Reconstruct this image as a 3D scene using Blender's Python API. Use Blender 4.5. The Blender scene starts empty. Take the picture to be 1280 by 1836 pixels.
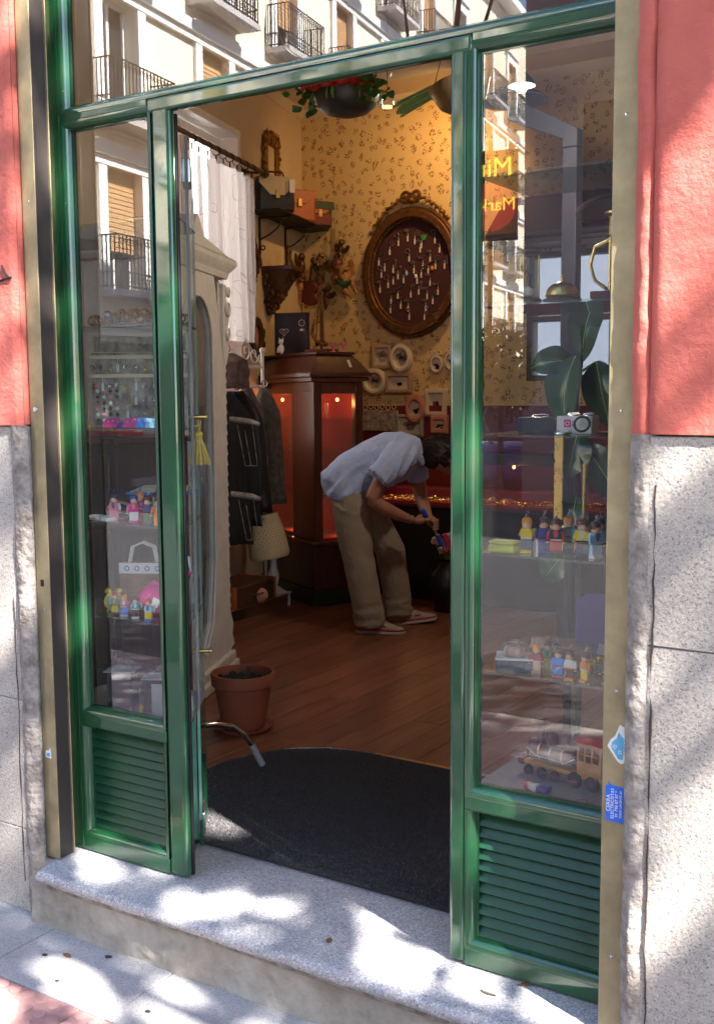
import bpy, math, random
from mathutils import Matrix, Vector, noise as mnoise
R = math.radians
rnd = random.Random(7)
scene = bpy.context.scene
COL = scene.collection

# ------------------------------------------------------------------ camera, sky, sun, exposure
cam_d = bpy.data.cameras.new('camera')
cam = bpy.data.objects.new('camera', cam_d); COL.objects.link(cam)
cam_d.sensor_fit = 'VERTICAL'; cam_d.sensor_height = 24.0
cam_d.lens = 24.0 * 1975.7 / 1836.0
cam_d.clip_start = 0.05; cam_d.clip_end = 900
YAW, PIT, ROL = R(32.72), R(6.136), R(-0.409)
fw = Vector((-math.sin(YAW)*math.cos(PIT), math.cos(YAW)*math.cos(PIT), -math.sin(PIT)))
rt = Vector((math.cos(YAW), math.sin(YAW), 0)); up = rt.cross(fw)
r2 = rt*math.cos(ROL) + up*math.sin(ROL); u2 = up*math.cos(ROL) - rt*math.sin(ROL)
cm = Matrix((r2, u2, -fw)).transposed().to_4x4(); cm.translation = (1.25, -2.3626, 1.42)
cam.matrix_world = cm
scene.camera = cam

SUN_AZ_FRONT, SUN_EL = R(21), R(48)          # sun stands to the right, a little in front of the facade
SUN = Vector((math.cos(SUN_AZ_FRONT)*math.cos(SUN_EL), -math.sin(SUN_AZ_FRONT)*math.cos(SUN_EL), math.sin(SUN_EL)))
world = bpy.data.worlds.new('World'); scene.world = world; world.use_nodes = True
wn = world.node_tree.nodes; wl = world.node_tree.links
sky = wn.new('ShaderNodeTexSky'); sky.sky_type = 'NISHITA'; sky.sun_disc = False
sky.sun_elevation = SUN_EL; sky.sun_rotation = math.atan2(SUN.x, SUN.y); sky.altitude = 650
wl.new(sky.outputs[0], wn['Background'].inputs[0]); wn['Background'].inputs[1].default_value = 0.085
sl = bpy.data.lights.new('sun', 'SUN'); sl.energy = 5.0; sl.angle = R(0.5); sl.color = (1, 0.95, 0.88)
so = bpy.data.objects.new('sun', sl); COL.objects.link(so)
so.rotation_euler = (-SUN).to_track_quat('-Z', 'Y').to_euler(); so.location = (8, -4, 12)
scene.view_settings.view_transform = 'Standard'; scene.view_settings.look = 'None'
scene.view_settings.gamma = 1.0; scene.view_settings.use_curve_mapping = False
scene.view_settings.exposure = 3.2
scene.render.engine = 'CYCLES'
cy = scene.cycles
cy.use_denoising = True
try: cy.denoiser = 'OPENIMAGEDENOISE'
except Exception: pass
cy.max_bounces = 9; cy.diffuse_bounces = 4; cy.glossy_bounces = 5; cy.transmission_bounces = 6; cy.transparent_max_bounces = 24
cy.caustics_reflective = False; cy.caustics_refractive = False; cy.sample_clamp_indirect = 4.0

# ------------------------------------------------------------------ materials
MAT = {}
def mat(name, col, rough=0.6, metal=0.0, var=0.0, vs=6.0, bump=0.0, bs=40.0, coat=0.0, spec=0.5, sheen=0.0, col2=None, trans=0.0, emit=None, es=0.0, dist=0.004):
    m = bpy.data.materials.new(name); m.use_nodes = True; MAT[name] = m
    nt = m.node_tree; n = nt.nodes; l = nt.links; b = n['Principled BSDF']
    b.inputs['Base Color'].default_value = (*col, 1); b.inputs['Roughness'].default_value = rough
    b.inputs['Metallic'].default_value = metal; b.inputs['Specular IOR Level'].default_value = spec
    b.inputs['Coat Weight'].default_value = coat; b.inputs['Coat Roughness'].default_value = 0.08
    b.inputs['Sheen Weight'].default_value = sheen
    b.inputs['Transmission Weight'].default_value = trans
    if emit: b.inputs['Emission Color'].default_value = (*emit, 1); b.inputs['Emission Strength'].default_value = es
    if var or bump or col2:
        g = n.new('ShaderNodeNewGeometry')
    if var or col2:
        t = n.new('ShaderNodeTexNoise'); t.inputs['Scale'].default_value = vs; t.inputs['Detail'].default_value = 7; t.inputs['Roughness'].default_value = 0.62
        l.new(g.outputs['Position'], t.inputs['Vector'])
        r = n.new('ShaderNodeValToRGB'); r.color_ramp.elements[0].position = 0.32; r.color_ramp.elements[1].position = 0.68
        c2 = col2 or tuple(min(1, c*(1+var)) for c in col)
        c1 = col if col2 else tuple(c*(1-var) for c in col)
        r.color_ramp.elements[0].color = (*c1, 1); r.color_ramp.elements[1].color = (*c2, 1)
        l.new(t.outputs['Fac'], r.inputs['Fac']); l.new(r.outputs['Color'], b.inputs['Base Color'])
        if rough > 0.15:
            mr = n.new('ShaderNodeMapRange'); mr.inputs['To Min'].default_value = rough*0.8; mr.inputs['To Max'].default_value = min(1, rough*1.25)
            l.new(t.outputs['Fac'], mr.inputs['Value']); l.new(mr.outputs[0], b.inputs['Roughness'])
    if bump:
        t2 = n.new('ShaderNodeTexNoise'); t2.inputs['Scale'].default_value = bs; t2.inputs['Detail'].default_value = 6
        l.new(g.outputs['Position'], t2.inputs['Vector'])
        bp = n.new('ShaderNodeBump'); bp.inputs['Strength'].default_value = bump; bp.inputs['Distance'].default_value = dist
        l.new(t2.outputs['Fac'], bp.inputs['Height']); l.new(bp.outputs['Normal'], b.inputs['Normal'])
    return m

def glass_mat(name, tint=(1, 1, 1), ior=1.5, gain=2.0, haze=0.0):
    """thin pane: Fresnel reflection on the outward faces, clear (tinted) transmission"""
    m = bpy.data.materials.new(name); m.use_nodes = True; MAT[name] = m
    nt = m.node_tree; n = nt.nodes; l = nt.links; n.remove(n['Principled BSDF'])
    out = n['Material Output']
    tr = n.new('ShaderNodeBsdfTransparent'); tr.inputs[0].default_value = (*tint, 1)
    gl = n.new('ShaderNodeBsdfGlossy'); gl.inputs['Roughness'].default_value = 0.0
    fr = n.new('ShaderNodeFresnel'); fr.inputs['IOR'].default_value = ior
    mu = n.new('ShaderNodeMath'); mu.operation = 'MULTIPLY'; mu.use_clamp = True; mu.inputs[1].default_value = gain
    l.new(fr.outputs[0], mu.inputs[0])
    geo = n.new('ShaderNodeNewGeometry')
    inv = n.new('ShaderNodeMath'); inv.operation = 'SUBTRACT'; inv.inputs[0].default_value = 1.0
    l.new(geo.outputs['Backfacing'], inv.inputs[1])
    m2 = n.new('ShaderNodeMath'); m2.operation = 'MULTIPLY'
    l.new(mu.outputs[0], m2.inputs[0]); l.new(inv.outputs[0], m2.inputs[1])
    mx = n.new('ShaderNodeMixShader'); l.new(m2.outputs[0], mx.inputs[0])
    if haze:
        df = n.new('ShaderNodeBsdfDiffuse'); df.inputs[0].default_value = (0.75, 0.73, 0.7, 1)
        mh = n.new('ShaderNodeMixShader'); mh.inputs[0].default_value = haze
        l.new(tr.outputs[0], mh.inputs[1]); l.new(df.outputs[0], mh.inputs[2]); l.new(mh.outputs[0], mx.inputs[1])
    else:
        l.new(tr.outputs[0], mx.inputs[1])
    l.new(gl.outputs[0], mx.inputs[2]); l.new(mx.outputs[0], out.inputs[0])
    return m

def granite_mat(name, base, dark, light, scale=220, bump=0.35, rough=0.75, stain=0.3):
    m = mat(name, base, rough); nt = m.node_tree; n = nt.nodes; l = nt.links; b = n['Principled BSDF']
    g = n.new('ShaderNodeNewGeometry')
    v = n.new('ShaderNodeTexVoronoi'); v.inputs['Scale'].default_value = scale; l.new(g.outputs['Position'], v.inputs['Vector'])
    sep = n.new('ShaderNodeSeparateColor'); l.new(v.outputs['Color'], sep.inputs[0])
    r = n.new('ShaderNodeValToRGB'); cr = r.color_ramp
    cr.elements[0].position = 0.0; cr.elements[0].color = (*dark, 1)
    cr.elements[1].position = 0.22; cr.elements[1].color = (*base, 1)
    e = cr.elements.new(0.7); e.color = (*base, 1)
    e = cr.elements.new(0.95); e.color = (*light, 1)
    l.new(sep.outputs[0], r.inputs[0])
    t = n.new('ShaderNodeTexNoise'); t.inputs['Scale'].default_value = 3.2; t.inputs['Detail'].default_value = 8; l.new(g.outputs['Position'], t.inputs['Vector'])
    mr = n.new('ShaderNodeMapRange'); mr.inputs['From Min'].default_value = 0.3; mr.inputs['From Max'].default_value = 0.7
    mr.inputs['To Min'].default_value = 1-stain; mr.inputs['To Max'].default_value = 1.0
    l.new(t.outputs['Fac'], mr.inputs['Value'])
    mix = n.new('ShaderNodeMix'); mix.data_type = 'RGBA'; mix.blend_type = 'MULTIPLY'; mix.inputs[0].default_value = 1.0
    l.new(r.outputs[0], mix.inputs[6]); l.new(mr.outputs[0], mix.inputs[7]); l.new(mix.outputs[2], b.inputs['Base Color'])
    t2 = n.new('ShaderNodeTexNoise'); t2.inputs['Scale'].default_value = 110; t2.inputs['Detail'].default_value = 5; l.new(g.outputs['Position'], t2.inputs['Vector'])
    bp = n.new('ShaderNodeBump'); bp.inputs['Strength'].default_value = bump; bp.inputs['Distance'].default_value = 0.006
    l.new(t2.outputs['Fac'], bp.inputs['Height']); l.new(bp.outputs[0], b.inputs['Normal'])
    return m

def wallpaper_mat(name):
    m = mat(name, (0.62, 0.47, 0.24), 0.75); nt = m.node_tree; n = nt.nodes; l = nt.links; b = n['Principled BSDF']
    g = n.new('ShaderNodeNewGeometry'); sx = n.new('ShaderNodeSeparateXYZ'); l.new(g.outputs['Position'], sx.inputs[0])
    cx = n.new('ShaderNodeCombineXYZ'); l.new(sx.outputs['X'], cx.inputs['X']); l.new(sx.outputs['Z'], cx.inputs['Y'])
    w = n.new('ShaderNodeTexNoise'); w.inputs['Scale'].default_value = 11; l.new(cx.outputs[0], w.inputs['Vector'])
    dm = n.new('ShaderNodeMix'); dm.data_type = 'VECTOR'; dm.inputs[0].default_value = 0.06
    l.new(cx.outputs[0], dm.inputs[4]); l.new(w.outputs['Color'], dm.inputs[5])
    v1 = n.new('ShaderNodeTexVoronoi'); v1.voronoi_dimensions = '2D'; v1.inputs['Scale'].default_value = 14.0; v1.inputs['Randomness'].default_value = 0.8; l.new(dm.outputs[1], v1.inputs['Vector'])
    v2 = n.new('ShaderNodeTexVoronoi'); v2.voronoi_dimensions = '2D'; v2.inputs['Scale'].default_value = 92; l.new(dm.outputs[1], v2.inputs['Vector'])
    c1 = n.new('ShaderNodeMath'); c1.operation = 'LESS_THAN'; c1.inputs[1].default_value = 0.30; l.new(v1.outputs['Distance'], c1.inputs[0])
    c2 = n.new('ShaderNodeMath'); c2.operation = 'LESS_THAN'; c2.inputs[1].default_value = 0.46; l.new(v2.outputs['Distance'], c2.inputs[0])
    sp = n.new('ShaderNodeSeparateColor'); l.new(v2.outputs['Color'], sp.inputs[0])
    c3 = n.new('ShaderNodeMath'); c3.operation = 'GREATER_THAN'; c3.inputs[1].default_value = 0.28; l.new(sp.outputs[1], c3.inputs[0])
    ma = n.new('ShaderNodeMath'); ma.operation = 'MULTIPLY'; l.new(c1.outputs[0], ma.inputs[0]); l.new(c2.outputs[0], ma.inputs[1])
    mb = n.new('ShaderNodeMath'); mb.operation = 'MULTIPLY'; l.new(ma.outputs[0], mb.inputs[0]); l.new(c3.outputs[0], mb.inputs[1])
    r = n.new('ShaderNodeValToRGB'); r.color_ramp.interpolation = 'CONSTANT'
    r.color_ramp.elements[0].color = (0.20, 0.075, 0.03, 1); r.color_ramp.elements[1].position = 0.45; r.color_ramp.elements[1].color = (0.20, 0.14, 0.05, 1)
    e = r.color_ramp.elements.new(0.78); e.color = (0.33, 0.17, 0.08, 1)
    l.new(sp.outputs[0], r.inputs[0])
    mx = n.new('ShaderNodeMix'); mx.data_type = 'RGBA'; mx.inputs[6].default_value = (0.64, 0.47, 0.22, 1)
    l.new(mb.outputs[0], mx.inputs[0]); l.new(r.outputs[0], mx.inputs[7]); l.new(mx.outputs[2], b.inputs['Base Color'])
    return m

def stucco_mat(name):
    m = mat(name, (0.5, 0.09, 0.07), 0.8); nt = m.node_tree; n = nt.nodes; l = nt.links; b = n['Principled BSDF']
    g = n.new('ShaderNodeNewGeometry')
    def noise(sc, det=6, rgh=0.6):
        t = n.new('ShaderNodeTexNoise'); t.inputs['Scale'].default_value = sc; t.inputs['Detail'].default_value = det; t.inputs['Roughness'].default_value = rgh; l.new(g.outputs['Position'], t.inputs['Vector']); return t
    def ramp(src, p0, c0, p1, c1):
        r = n.new('ShaderNodeValToRGB'); r.color_ramp.elements[0].position = p0; r.color_ramp.elements[0].color = (*c0, 1); r.color_ramp.elements[1].position = p1; r.color_ramp.elements[1].color = (*c1, 1); l.new(src, r.inputs[0]); return r
    base = ramp(noise(2.2, 9, 0.7).outputs['Fac'], 0.30, (0.42, 0.078, 0.060), 0.70, (0.62, 0.165, 0.125))
    chip = ramp(noise(26, 8, 0.75).outputs['Fac'], 0.70, (0, 0, 0), 0.73, (1, 1, 1)); dirt = ramp(noise(1.1, 8, 0.75).outputs['Fac'], 0.56, (0, 0, 0), 0.75, (0.55, 0.55, 0.55))
    mx = n.new('ShaderNodeMix'); mx.data_type = 'RGBA'; l.new(chip.outputs[0], mx.inputs[0]); l.new(base.outputs[0], mx.inputs[6]); mx.inputs[7].default_value = (0.62, 0.30, 0.25, 1)
    m2 = n.new('ShaderNodeMix'); m2.data_type = 'RGBA'; l.new(dirt.outputs[0], m2.inputs[0]); l.new(mx.outputs[2], m2.inputs[6]); m2.inputs[7].default_value = (0.30, 0.055, 0.045, 1)
    l.new(m2.outputs[2], b.inputs['Base Color'])
    h1 = noise(34, 7, 0.7); h2 = noise(9, 3, 0.5); ad = n.new('ShaderNodeMath'); l.new(h1.outputs['Fac'], ad.inputs[0]); l.new(h2.outputs['Fac'], ad.inputs[1])
    bp = n.new('ShaderNodeBump'); bp.inputs['Strength'].default_value = 0.75; bp.inputs['Distance'].default_value = 0.008; l.new(ad.outputs[0], bp.inputs['Height']); l.new(bp.outputs[0], b.inputs['Normal'])
    return m

def wood_mat(name, a, c, rough=0.4, axis='Y', s=3.0, coat=0.0):
    m = mat(name, a, rough, coat=coat); nt = m.node_tree; n = nt.nodes; l = nt.links; b = n['Principled BSDF']
    g = n.new('ShaderNodeNewGeometry'); oi = n.new('ShaderNodeObjectInfo')
    mp = n.new('ShaderNodeMapping'); sc = {'X': (s, s*12, s*12), 'Y': (s*12, s, s*12), 'Z': (s*12, s*12, s)}[axis]
    mp.inputs['Scale'].default_value = sc; l.new(g.outputs['Position'], mp.inputs['Vector'])
    ad = n.new('ShaderNodeVectorMath'); ad.operation = 'ADD'
    ml = n.new('ShaderNodeMath'); ml.operation = 'MULTIPLY'; ml.inputs[1].default_value = 37.0; l.new(oi.outputs['Random'], ml.inputs[0])
    l.new(mp.outputs[0], ad.inputs[0]); l.new(ml.outputs[0], ad.inputs[1])
    t = n.new('ShaderNodeTexNoise'); t.inputs['Scale'].default_value = 1.2; t.inputs['Detail'].default_value = 8; t.inputs['Distortion'].default_value = 0.6
    l.new(ad.outputs[0], t.inputs['Vector'])
    r = n.new('ShaderNodeValToRGB'); r.color_ramp.elements[0].position = 0.3; r.color_ramp.elements[1].position = 0.7
    r.color_ramp.elements[0].color = (*a, 1); r.color_ramp.elements[1].color = (*c, 1); l.new(t.outputs['Fac'], r.inputs[0])
    mr = n.new('ShaderNodeMapRange'); mr.inputs['To Min'].default_value = 0.78; mr.inputs['To Max'].default_value = 1.2; l.new(oi.outputs['Random'], mr.inputs['Value'])
    mx = n.new('ShaderNodeMix'); mx.data_type = 'RGBA'; mx.blend_type = 'MULTIPLY'; mx.inputs[0].default_value = 1.0
    l.new(r.outputs[0], mx.inputs[6]); l.new(mr.outputs[0], mx.inputs[7]); l.new(mx.outputs[2], b.inputs['Base Color'])
    bp = n.new('ShaderNodeBump'); bp.inputs['Strength'].default_value = 0.15; bp.inputs['Distance'].default_value = 0.002
    l.new(t.outputs['Fac'], bp.inputs['Height']); l.new(bp.outputs[0], b.inputs['Normal'])
    return m

mat('green', (0.006, 0.066, 0.022), 0.5, coat=1.0, spec=0.25, bump=0.03, bs=22)
MAT['green'].node_tree.nodes['Principled BSDF'].inputs['Coat IOR'].default_value = 1.65
def paint_wear(m, chip=(0.35, 0.36, 0.33), grime=(0.035, 0.045, 0.025)):
    nt = m.node_tree; n = nt.nodes; l = nt.links; b = n['Principled BSDF']; g = n.new('ShaderNodeNewGeometry'); base = tuple(b.inputs['Base Color'].default_value)
    def ns(sc, det, p0, p1):
        t = n.new('ShaderNodeTexNoise'); t.inputs['Scale'].default_value = sc; t.inputs['Detail'].default_value = det; t.inputs['Roughness'].default_value = 0.7; l.new(g.outputs['Position'], t.inputs['Vector'])
        r = n.new('ShaderNodeMapRange'); r.inputs['From Min'].default_value = p0; r.inputs['From Max'].default_value = p1; l.new(t.outputs['Fac'], r.inputs['Value']); return r.outputs[0]
    c_ = ns(85, 3, 0.735, 0.75); d_ = ns(7, 9, 0.5, 0.85)
    m1 = n.new('ShaderNodeMix'); m1.data_type = 'RGBA'; m1.inputs[6].default_value = base; m1.inputs[7].default_value = (*grime, 1); l.new(d_, m1.inputs[0])
    m2 = n.new('ShaderNodeMix'); m2.data_type = 'RGBA'; m2.inputs[7].default_value = (*chip, 1); l.new(m1.outputs[2], m2.inputs[6]); l.new(c_, m2.inputs[0]); l.new(m2.outputs[2], b.inputs['Base Color'])
    r2 = n.new('ShaderNodeMapRange'); r2.inputs['To Min'].default_value = 0.04; r2.inputs['To Max'].default_value = 0.28; l.new(d_, r2.inputs['Value']); l.new(r2.outputs[0], b.inputs['Coat Roughness'])
paint_wear(MAT['green'])
mat('green_slat', (0.006, 0.052, 0.022), 0.42, coat=0.3, spec=0.3)
mat('green_dark', (0.005, 0.034, 0.018), 0.35, coat=0.4)
mat('bronze', (0.33, 0.27, 0.155), 0.48, metal=0.35, var=0.28, vs=9, bump=0.12, bs=120)
mat('slot_dark', (0.03, 0.022, 0.02), 0.6)
granite_mat('granite', (0.45, 0.405, 0.365), (0.22, 0.19, 0.18), (0.55, 0.50, 0.45), 310, 0.35, 0.8, 0.30)
granite_mat('sill_granite', (0.40, 0.385, 0.40), (0.20, 0.19, 0.21), (0.62, 0.60, 0.62), 260, 0.15, 0.6, 0.25)
granite_mat('pavement', (0.42, 0.40, 0.40), (0.28, 0.27, 0.27), (0.52, 0.50, 0.50), 300, 0.2, 0.8, 0.3)
mat('riser', (0.23, 0.195, 0.155), 0.9, col2=(0.42, 0.385, 0.34), vs=7, bump=0.9, bs=28, dist=0.012)
mat('mortar', (0.13, 0.105, 0.09), 0.95, col2=(0.36, 0.32, 0.29), vs=22, bump=1.0, bs=45, dist=0.012)
stucco_mat('stucco')
mat('tactile', (0.44, 0.24, 0.22), 0.85, var=0.15, bump=0.3, bs=120)
mat('asphalt', (0.055, 0.055, 0.06), 0.85, var=0.25, vs=3, bump=0.4, bs=80)
mat('kerb', (0.36, 0.34, 0.32), 0.8, var=0.15, bump=0.3)
mat('sett', (0.16, 0.15, 0.15), 0.7, var=0.3, vs=5, bump=0.3)
mat('mat_black', (0.022, 0.020, 0.023), 0.95, col2=(0.06, 0.055, 0.06), vs=260, bump=1.0, bs=330, dist=0.01)
mat('mat_fibre', (0.035, 0.032, 0.036), 0.95, col2=(0.14, 0.13, 0.135), vs=200)
mat('steel', (0.55, 0.55, 0.55), 0.25, metal=1.0, var=0.05)
mat('chrome', (0.6, 0.6, 0.6), 0.15, metal=1.0)
mat('brass', (0.62, 0.42, 0.13), 0.28, metal=1.0, var=0.12, vs=30)
mat('brass_dull', (0.45, 0.30, 0.12), 0.45, metal=0.9, var=0.2, vs=30)
mat('gilt', (0.30, 0.15, 0.045), 0.38, metal=0.75, col2=(0.12, 0.05, 0.02), vs=35, bump=0.8, bs=90)
mat('gilt_mid', (0.20, 0.095, 0.03), 0.4, metal=0.6, col2=(0.09, 0.035, 0.015), vs=35, bump=0.8, bs=90)
mat('gilt_dark', (0.13, 0.06, 0.022), 0.4, metal=0.5, col2=(0.06, 0.025, 0.012), vs=30, bump=0.8, bs=80)
wood_mat('floor_wood', (0.15, 0.050, 0.026), (0.27, 0.105, 0.055), 0.36, 'Y', 2.2)
wood_mat('mahogany', (0.055, 0.012, 0.007), (0.115, 0.028, 0.014), 0.32, 'Z', 3, coat=0.3)
wood_mat('walnut', (0.05, 0.022, 0.012), (0.10, 0.045, 0.02), 0.45, 'Z', 4)
wood_mat('toy_wood', (0.52, 0.21, 0.035), (0.68, 0.33, 0.08), 0.4, 'X', 5)
wood_mat('box_wood', (0.20, 0.08, 0.035), (0.30, 0.14, 0.07), 0.4, 'X', 5)
wallpaper_mat('wallpaper')
mat('cream', (0.60, 0.47, 0.30), 0.8, var=0.05, bump=0.1, bs=30)
mat('cream_trim', (0.68, 0.58, 0.42), 0.7, var=0.04)
mat('purple', (0.12, 0.012, 0.035), 0.7, var=0.1)
mat('dado_red', (0.16, 0.012, 0.03), 0.6, var=0.15)
mat('red_velvet', (0.42, 0.006, 0.010), 0.85, sheen=0.1, var=0.2, vs=20)
mat('wine_velvet', (0.045, 0.004, 0.010), 0.9, sheen=0.3, var=0.2, vs=30)
mat('white_old', (0.74, 0.70, 0.61), 0.55, col2=(0.62, 0.58, 0.50), vs=12, bump=0.4, bs=50)
mat('white_paint', (0.78, 0.75, 0.70), 0.5, var=0.05)
mat('pink_wood', (0.36, 0.17, 0.10), 0.55, var=0.15)
mat('iron', (0.018, 0.015, 0.014), 0.5, metal=0.4, var=0.2)
mat('black', (0.012, 0.011, 0.012), 0.5, var=0.2)
mat('coat_dark', (0.014, 0.012, 0.014), 0.9, var=0.3, vs=12, bump=0.6, bs=50)
mat('scarf_a', (0.09, 0.03, 0.035), 0.9, col2=(0.16, 0.12, 0.10), vs=22, bump=0.7, bs=70)
mat('scarf_b', (0.12, 0.10, 0.075), 0.9, col2=(0.05, 0.035, 0.03), vs=26, bump=0.7, bs=70)
mat('leather_black', (0.012, 0.010, 0.012), 0.35, bump=0.2, bs=90, var=0.2)
mat('leather_cream', (0.55, 0.42, 0.24), 0.4, bump=0.1, bs=90, var=0.1)
mat('leather_orange', (0.36, 0.085, 0.02), 0.45, bump=0.15, bs=90, var=0.15)
mat('leather_green', (0.02, 0.035, 0.02), 0.5, var=0.2)
mat('terracotta', (0.30, 0.075, 0.035), 0.7, var=0.12, vs=8, bump=0.1)
mat('soil', (0.03, 0.022, 0.016), 0.95, var=0.4, bump=1, bs=60)
mat('navy', (0.008, 0.008, 0.02), 0.5, sheen=0.2, var=0.2)
mat('skin', (0.42, 0.20, 0.13), 0.55, var=0.08, vs=12)
mat('hair', (0.012, 0.007, 0.006), 0.5, var=0.3, vs=60, bump=0.6, bs=90)
mat('shirt', (0.46, 0.58, 0.90), 0.85, var=0.05, vs=9, sheen=0.1, bump=0.5, bs=34, dist=0.012)
mat('trousers', (0.33, 0.28, 0.205), 0.85, var=0.08, vs=9, bump=0.5, bs=26, dist=0.012)
mat('shoe', (0.40, 0.34, 0.27), 0.75, var=0.06, bump=0.2, bs=200)
mat('shoe_red', (0.42, 0.03, 0.05), 0.5)
mat('sole', (0.52, 0.47, 0.41), 0.6)
mat('blue_plastic', (0.02, 0.09, 0.55), 0.3)
mat('grey_plastic', (0.22, 0.21, 0.22), 0.5)
mat('white', (0.80, 0.79, 0.77), 0.5)
mat('dull_card', (0.34, 0.33, 0.33), 0.7)
mat('card', (0.72, 0.70, 0.68), 0.7)
mat('paper', (0.62, 0.55, 0.42), 0.8, var=0.08, vs=50)
mat('sketch', (0.50, 0.46, 0.38), 0.8, col2=(0.12, 0.10, 0.09), vs=28)
mat('mintframe', (0.36, 0.42, 0.30), 0.6, var=0.12)
mat('pinkframe', (0.55, 0.24, 0.17), 0.6, var=0.1)
mat('tanframe', (0.42, 0.30, 0.18), 0.5, var=0.15)
mat('creamframe', (0.66, 0.57, 0.43), 0.55, var=0.06)
mat('wicker', (0.62, 0.50, 0.30), 0.7, var=0.1)
mat('hole', (0.10, 0.07, 0.04), 0.9)
mat('tassel', (0.70, 0.54, 0.12), 0.6, var=0.15, vs=90)
mat('leaf', (0.07, 0.20, 0.03), 0.45, var=0.3, vs=14)
mat('leaf_light', (0.20, 0.34, 0.05), 0.5, var=0.25, vs=20)
mat('leaf_dark', (0.028, 0.078, 0.030), 0.22, var=0.2, vs=10)
mat('leaf_plum', (0.035, 0.008, 0.010), 0.4, var=0.3, vs=14)
mat('stalk', (0.34, 0.50, 0.15), 0.5, var=0.2, vs=30)
mat('tree_leaf', (0.05, 0.11, 0.02), 0.55, var=0.3, vs=3)
mat('bark', (0.09, 0.065, 0.045), 0.9, var=0.3, vs=9, bump=0.9, bs=20, dist=0.02)
mat('rose', (0.62, 0.035, 0.012), 0.55, var=0.25, vs=40)
mat('pot_metal', (0.10, 0.09, 0.075), 0.45, metal=0.6, var=0.25, vs=14)
mat('olive_pot', (0.20, 0.17, 0.05), 0.45, var=0.1)
mat('lilac', (0.14, 0.08, 0.42), 0.5, var=0.08)
mat('hot_pink', (0.70, 0.03, 0.24), 0.45)
mat('yellow', (0.80, 0.58, 0.03), 0.4)
mat('lime', (0.62, 0.62, 0.04), 0.35)
mat('orange', (0.80, 0.27, 0.02), 0.4)
mat('redp', (0.55, 0.02, 0.025), 0.4)
mat('dkred', (0.13, 0.018, 0.02), 0.4, var=0.2)
mat('greenp', (0.05, 0.42, 0.06), 0.4)
mat('tealp', (0.05, 0.38, 0.42), 0.4)
mat('bluep', (0.06, 0.22, 0.70), 0.4)
mat('skyp', (0.30, 0.58, 0.82), 0.4)
mat('indigo', (0.05, 0.045, 0.28), 0.4)
mat('pinkp', (0.78, 0.22, 0.30), 0.4)
mat('brownp', (0.11, 0.03, 0.018), 0.4)
mat('greyp', (0.10, 0.10, 0.13), 0.4)
mat('olivep', (0.10, 0.16, 0.05), 0.4)
mat('toy_skin', (0.80, 0.46, 0.30), 0.4)
mat('gold_bead', (0.75, 0.45, 0.05), 0.22, metal=1.0)
mat('silver', (0.65, 0.65, 0.66), 0.22, metal=1.0)
mat('sticker_blue', (0.02, 0.14, 0.72), 0.4)
mat('sticker_cyan', (0.10, 0.42, 0.66), 0.4)
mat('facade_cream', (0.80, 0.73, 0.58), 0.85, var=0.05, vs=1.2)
mat('facade_white', (0.86, 0.85, 0.83), 0.8, var=0.04, vs=1.2)
mat('storey_shade', (0.07, 0.055, 0.045), 0.6, var=0.3, vs=1.5)
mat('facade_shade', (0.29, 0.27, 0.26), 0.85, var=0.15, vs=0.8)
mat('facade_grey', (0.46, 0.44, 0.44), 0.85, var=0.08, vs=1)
mat('shutter', (0.56, 0.34, 0.16), 0.6, var=0.1, vs=3)
mat('window_dark', (0.02, 0.022, 0.028), 0.08)
mat('bulb', (1, 0.8, 0.5), 0.3, emit=(1, 0.62, 0.25), es=1.2)
mat('fairy', (1, 0.7, 0.3), 0.3, emit=(1, 0.50, 0.14), es=0.5)
mat('sign_yellow', (0.8, 0.6, 0.03), 0.4, emit=(1, 0.72, 0.05), es=0.9)
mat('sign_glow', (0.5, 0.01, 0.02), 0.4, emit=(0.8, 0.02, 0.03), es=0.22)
mat('car_blue', (0.02, 0.06, 0.30), 0.2, coat=1.0)
mat('rubber', (0.015, 0.015, 0.015), 0.8)
mat('hood', (0.045, 0.012, 0.012), 0.5, var=0.3)
mat('duct', (0.035, 0.04, 0.07), 0.45, var=0.15)
mat('sign_brown', (0.055, 0.018, 0.02), 0.5)
mat('sign_red', (0.50, 0.012, 0.02), 0.5)
glass_mat('pane', (0.97, 0.985, 0.975), 1.52, 2.9, 0.010)
glass_mat('pane_transom', (0.90, 0.92, 0.91), 1.52, 3.6, 0.01)
glass_mat('shelf_glass', (0.86, 0.93, 0.90), 1.5, 1.6, 0.06)
glass_mat('side_clear', (0.90, 0.93, 0.92), 1.45, 0.45, 0.01)
mat('dry_leaf', (0.16, 0.07, 0.025), 0.7, var=0.2)
glass_mat('clear', (0.95, 0.96, 0.96), 1.45, 1.8, 0.05)
glass_mat('milk', (0.42, 0.47, 0.55), 1.45, 1.0, 0.30)
mat('glass_edge', (0.12, 0.32, 0.24), 0.15, var=0.1)

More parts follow.
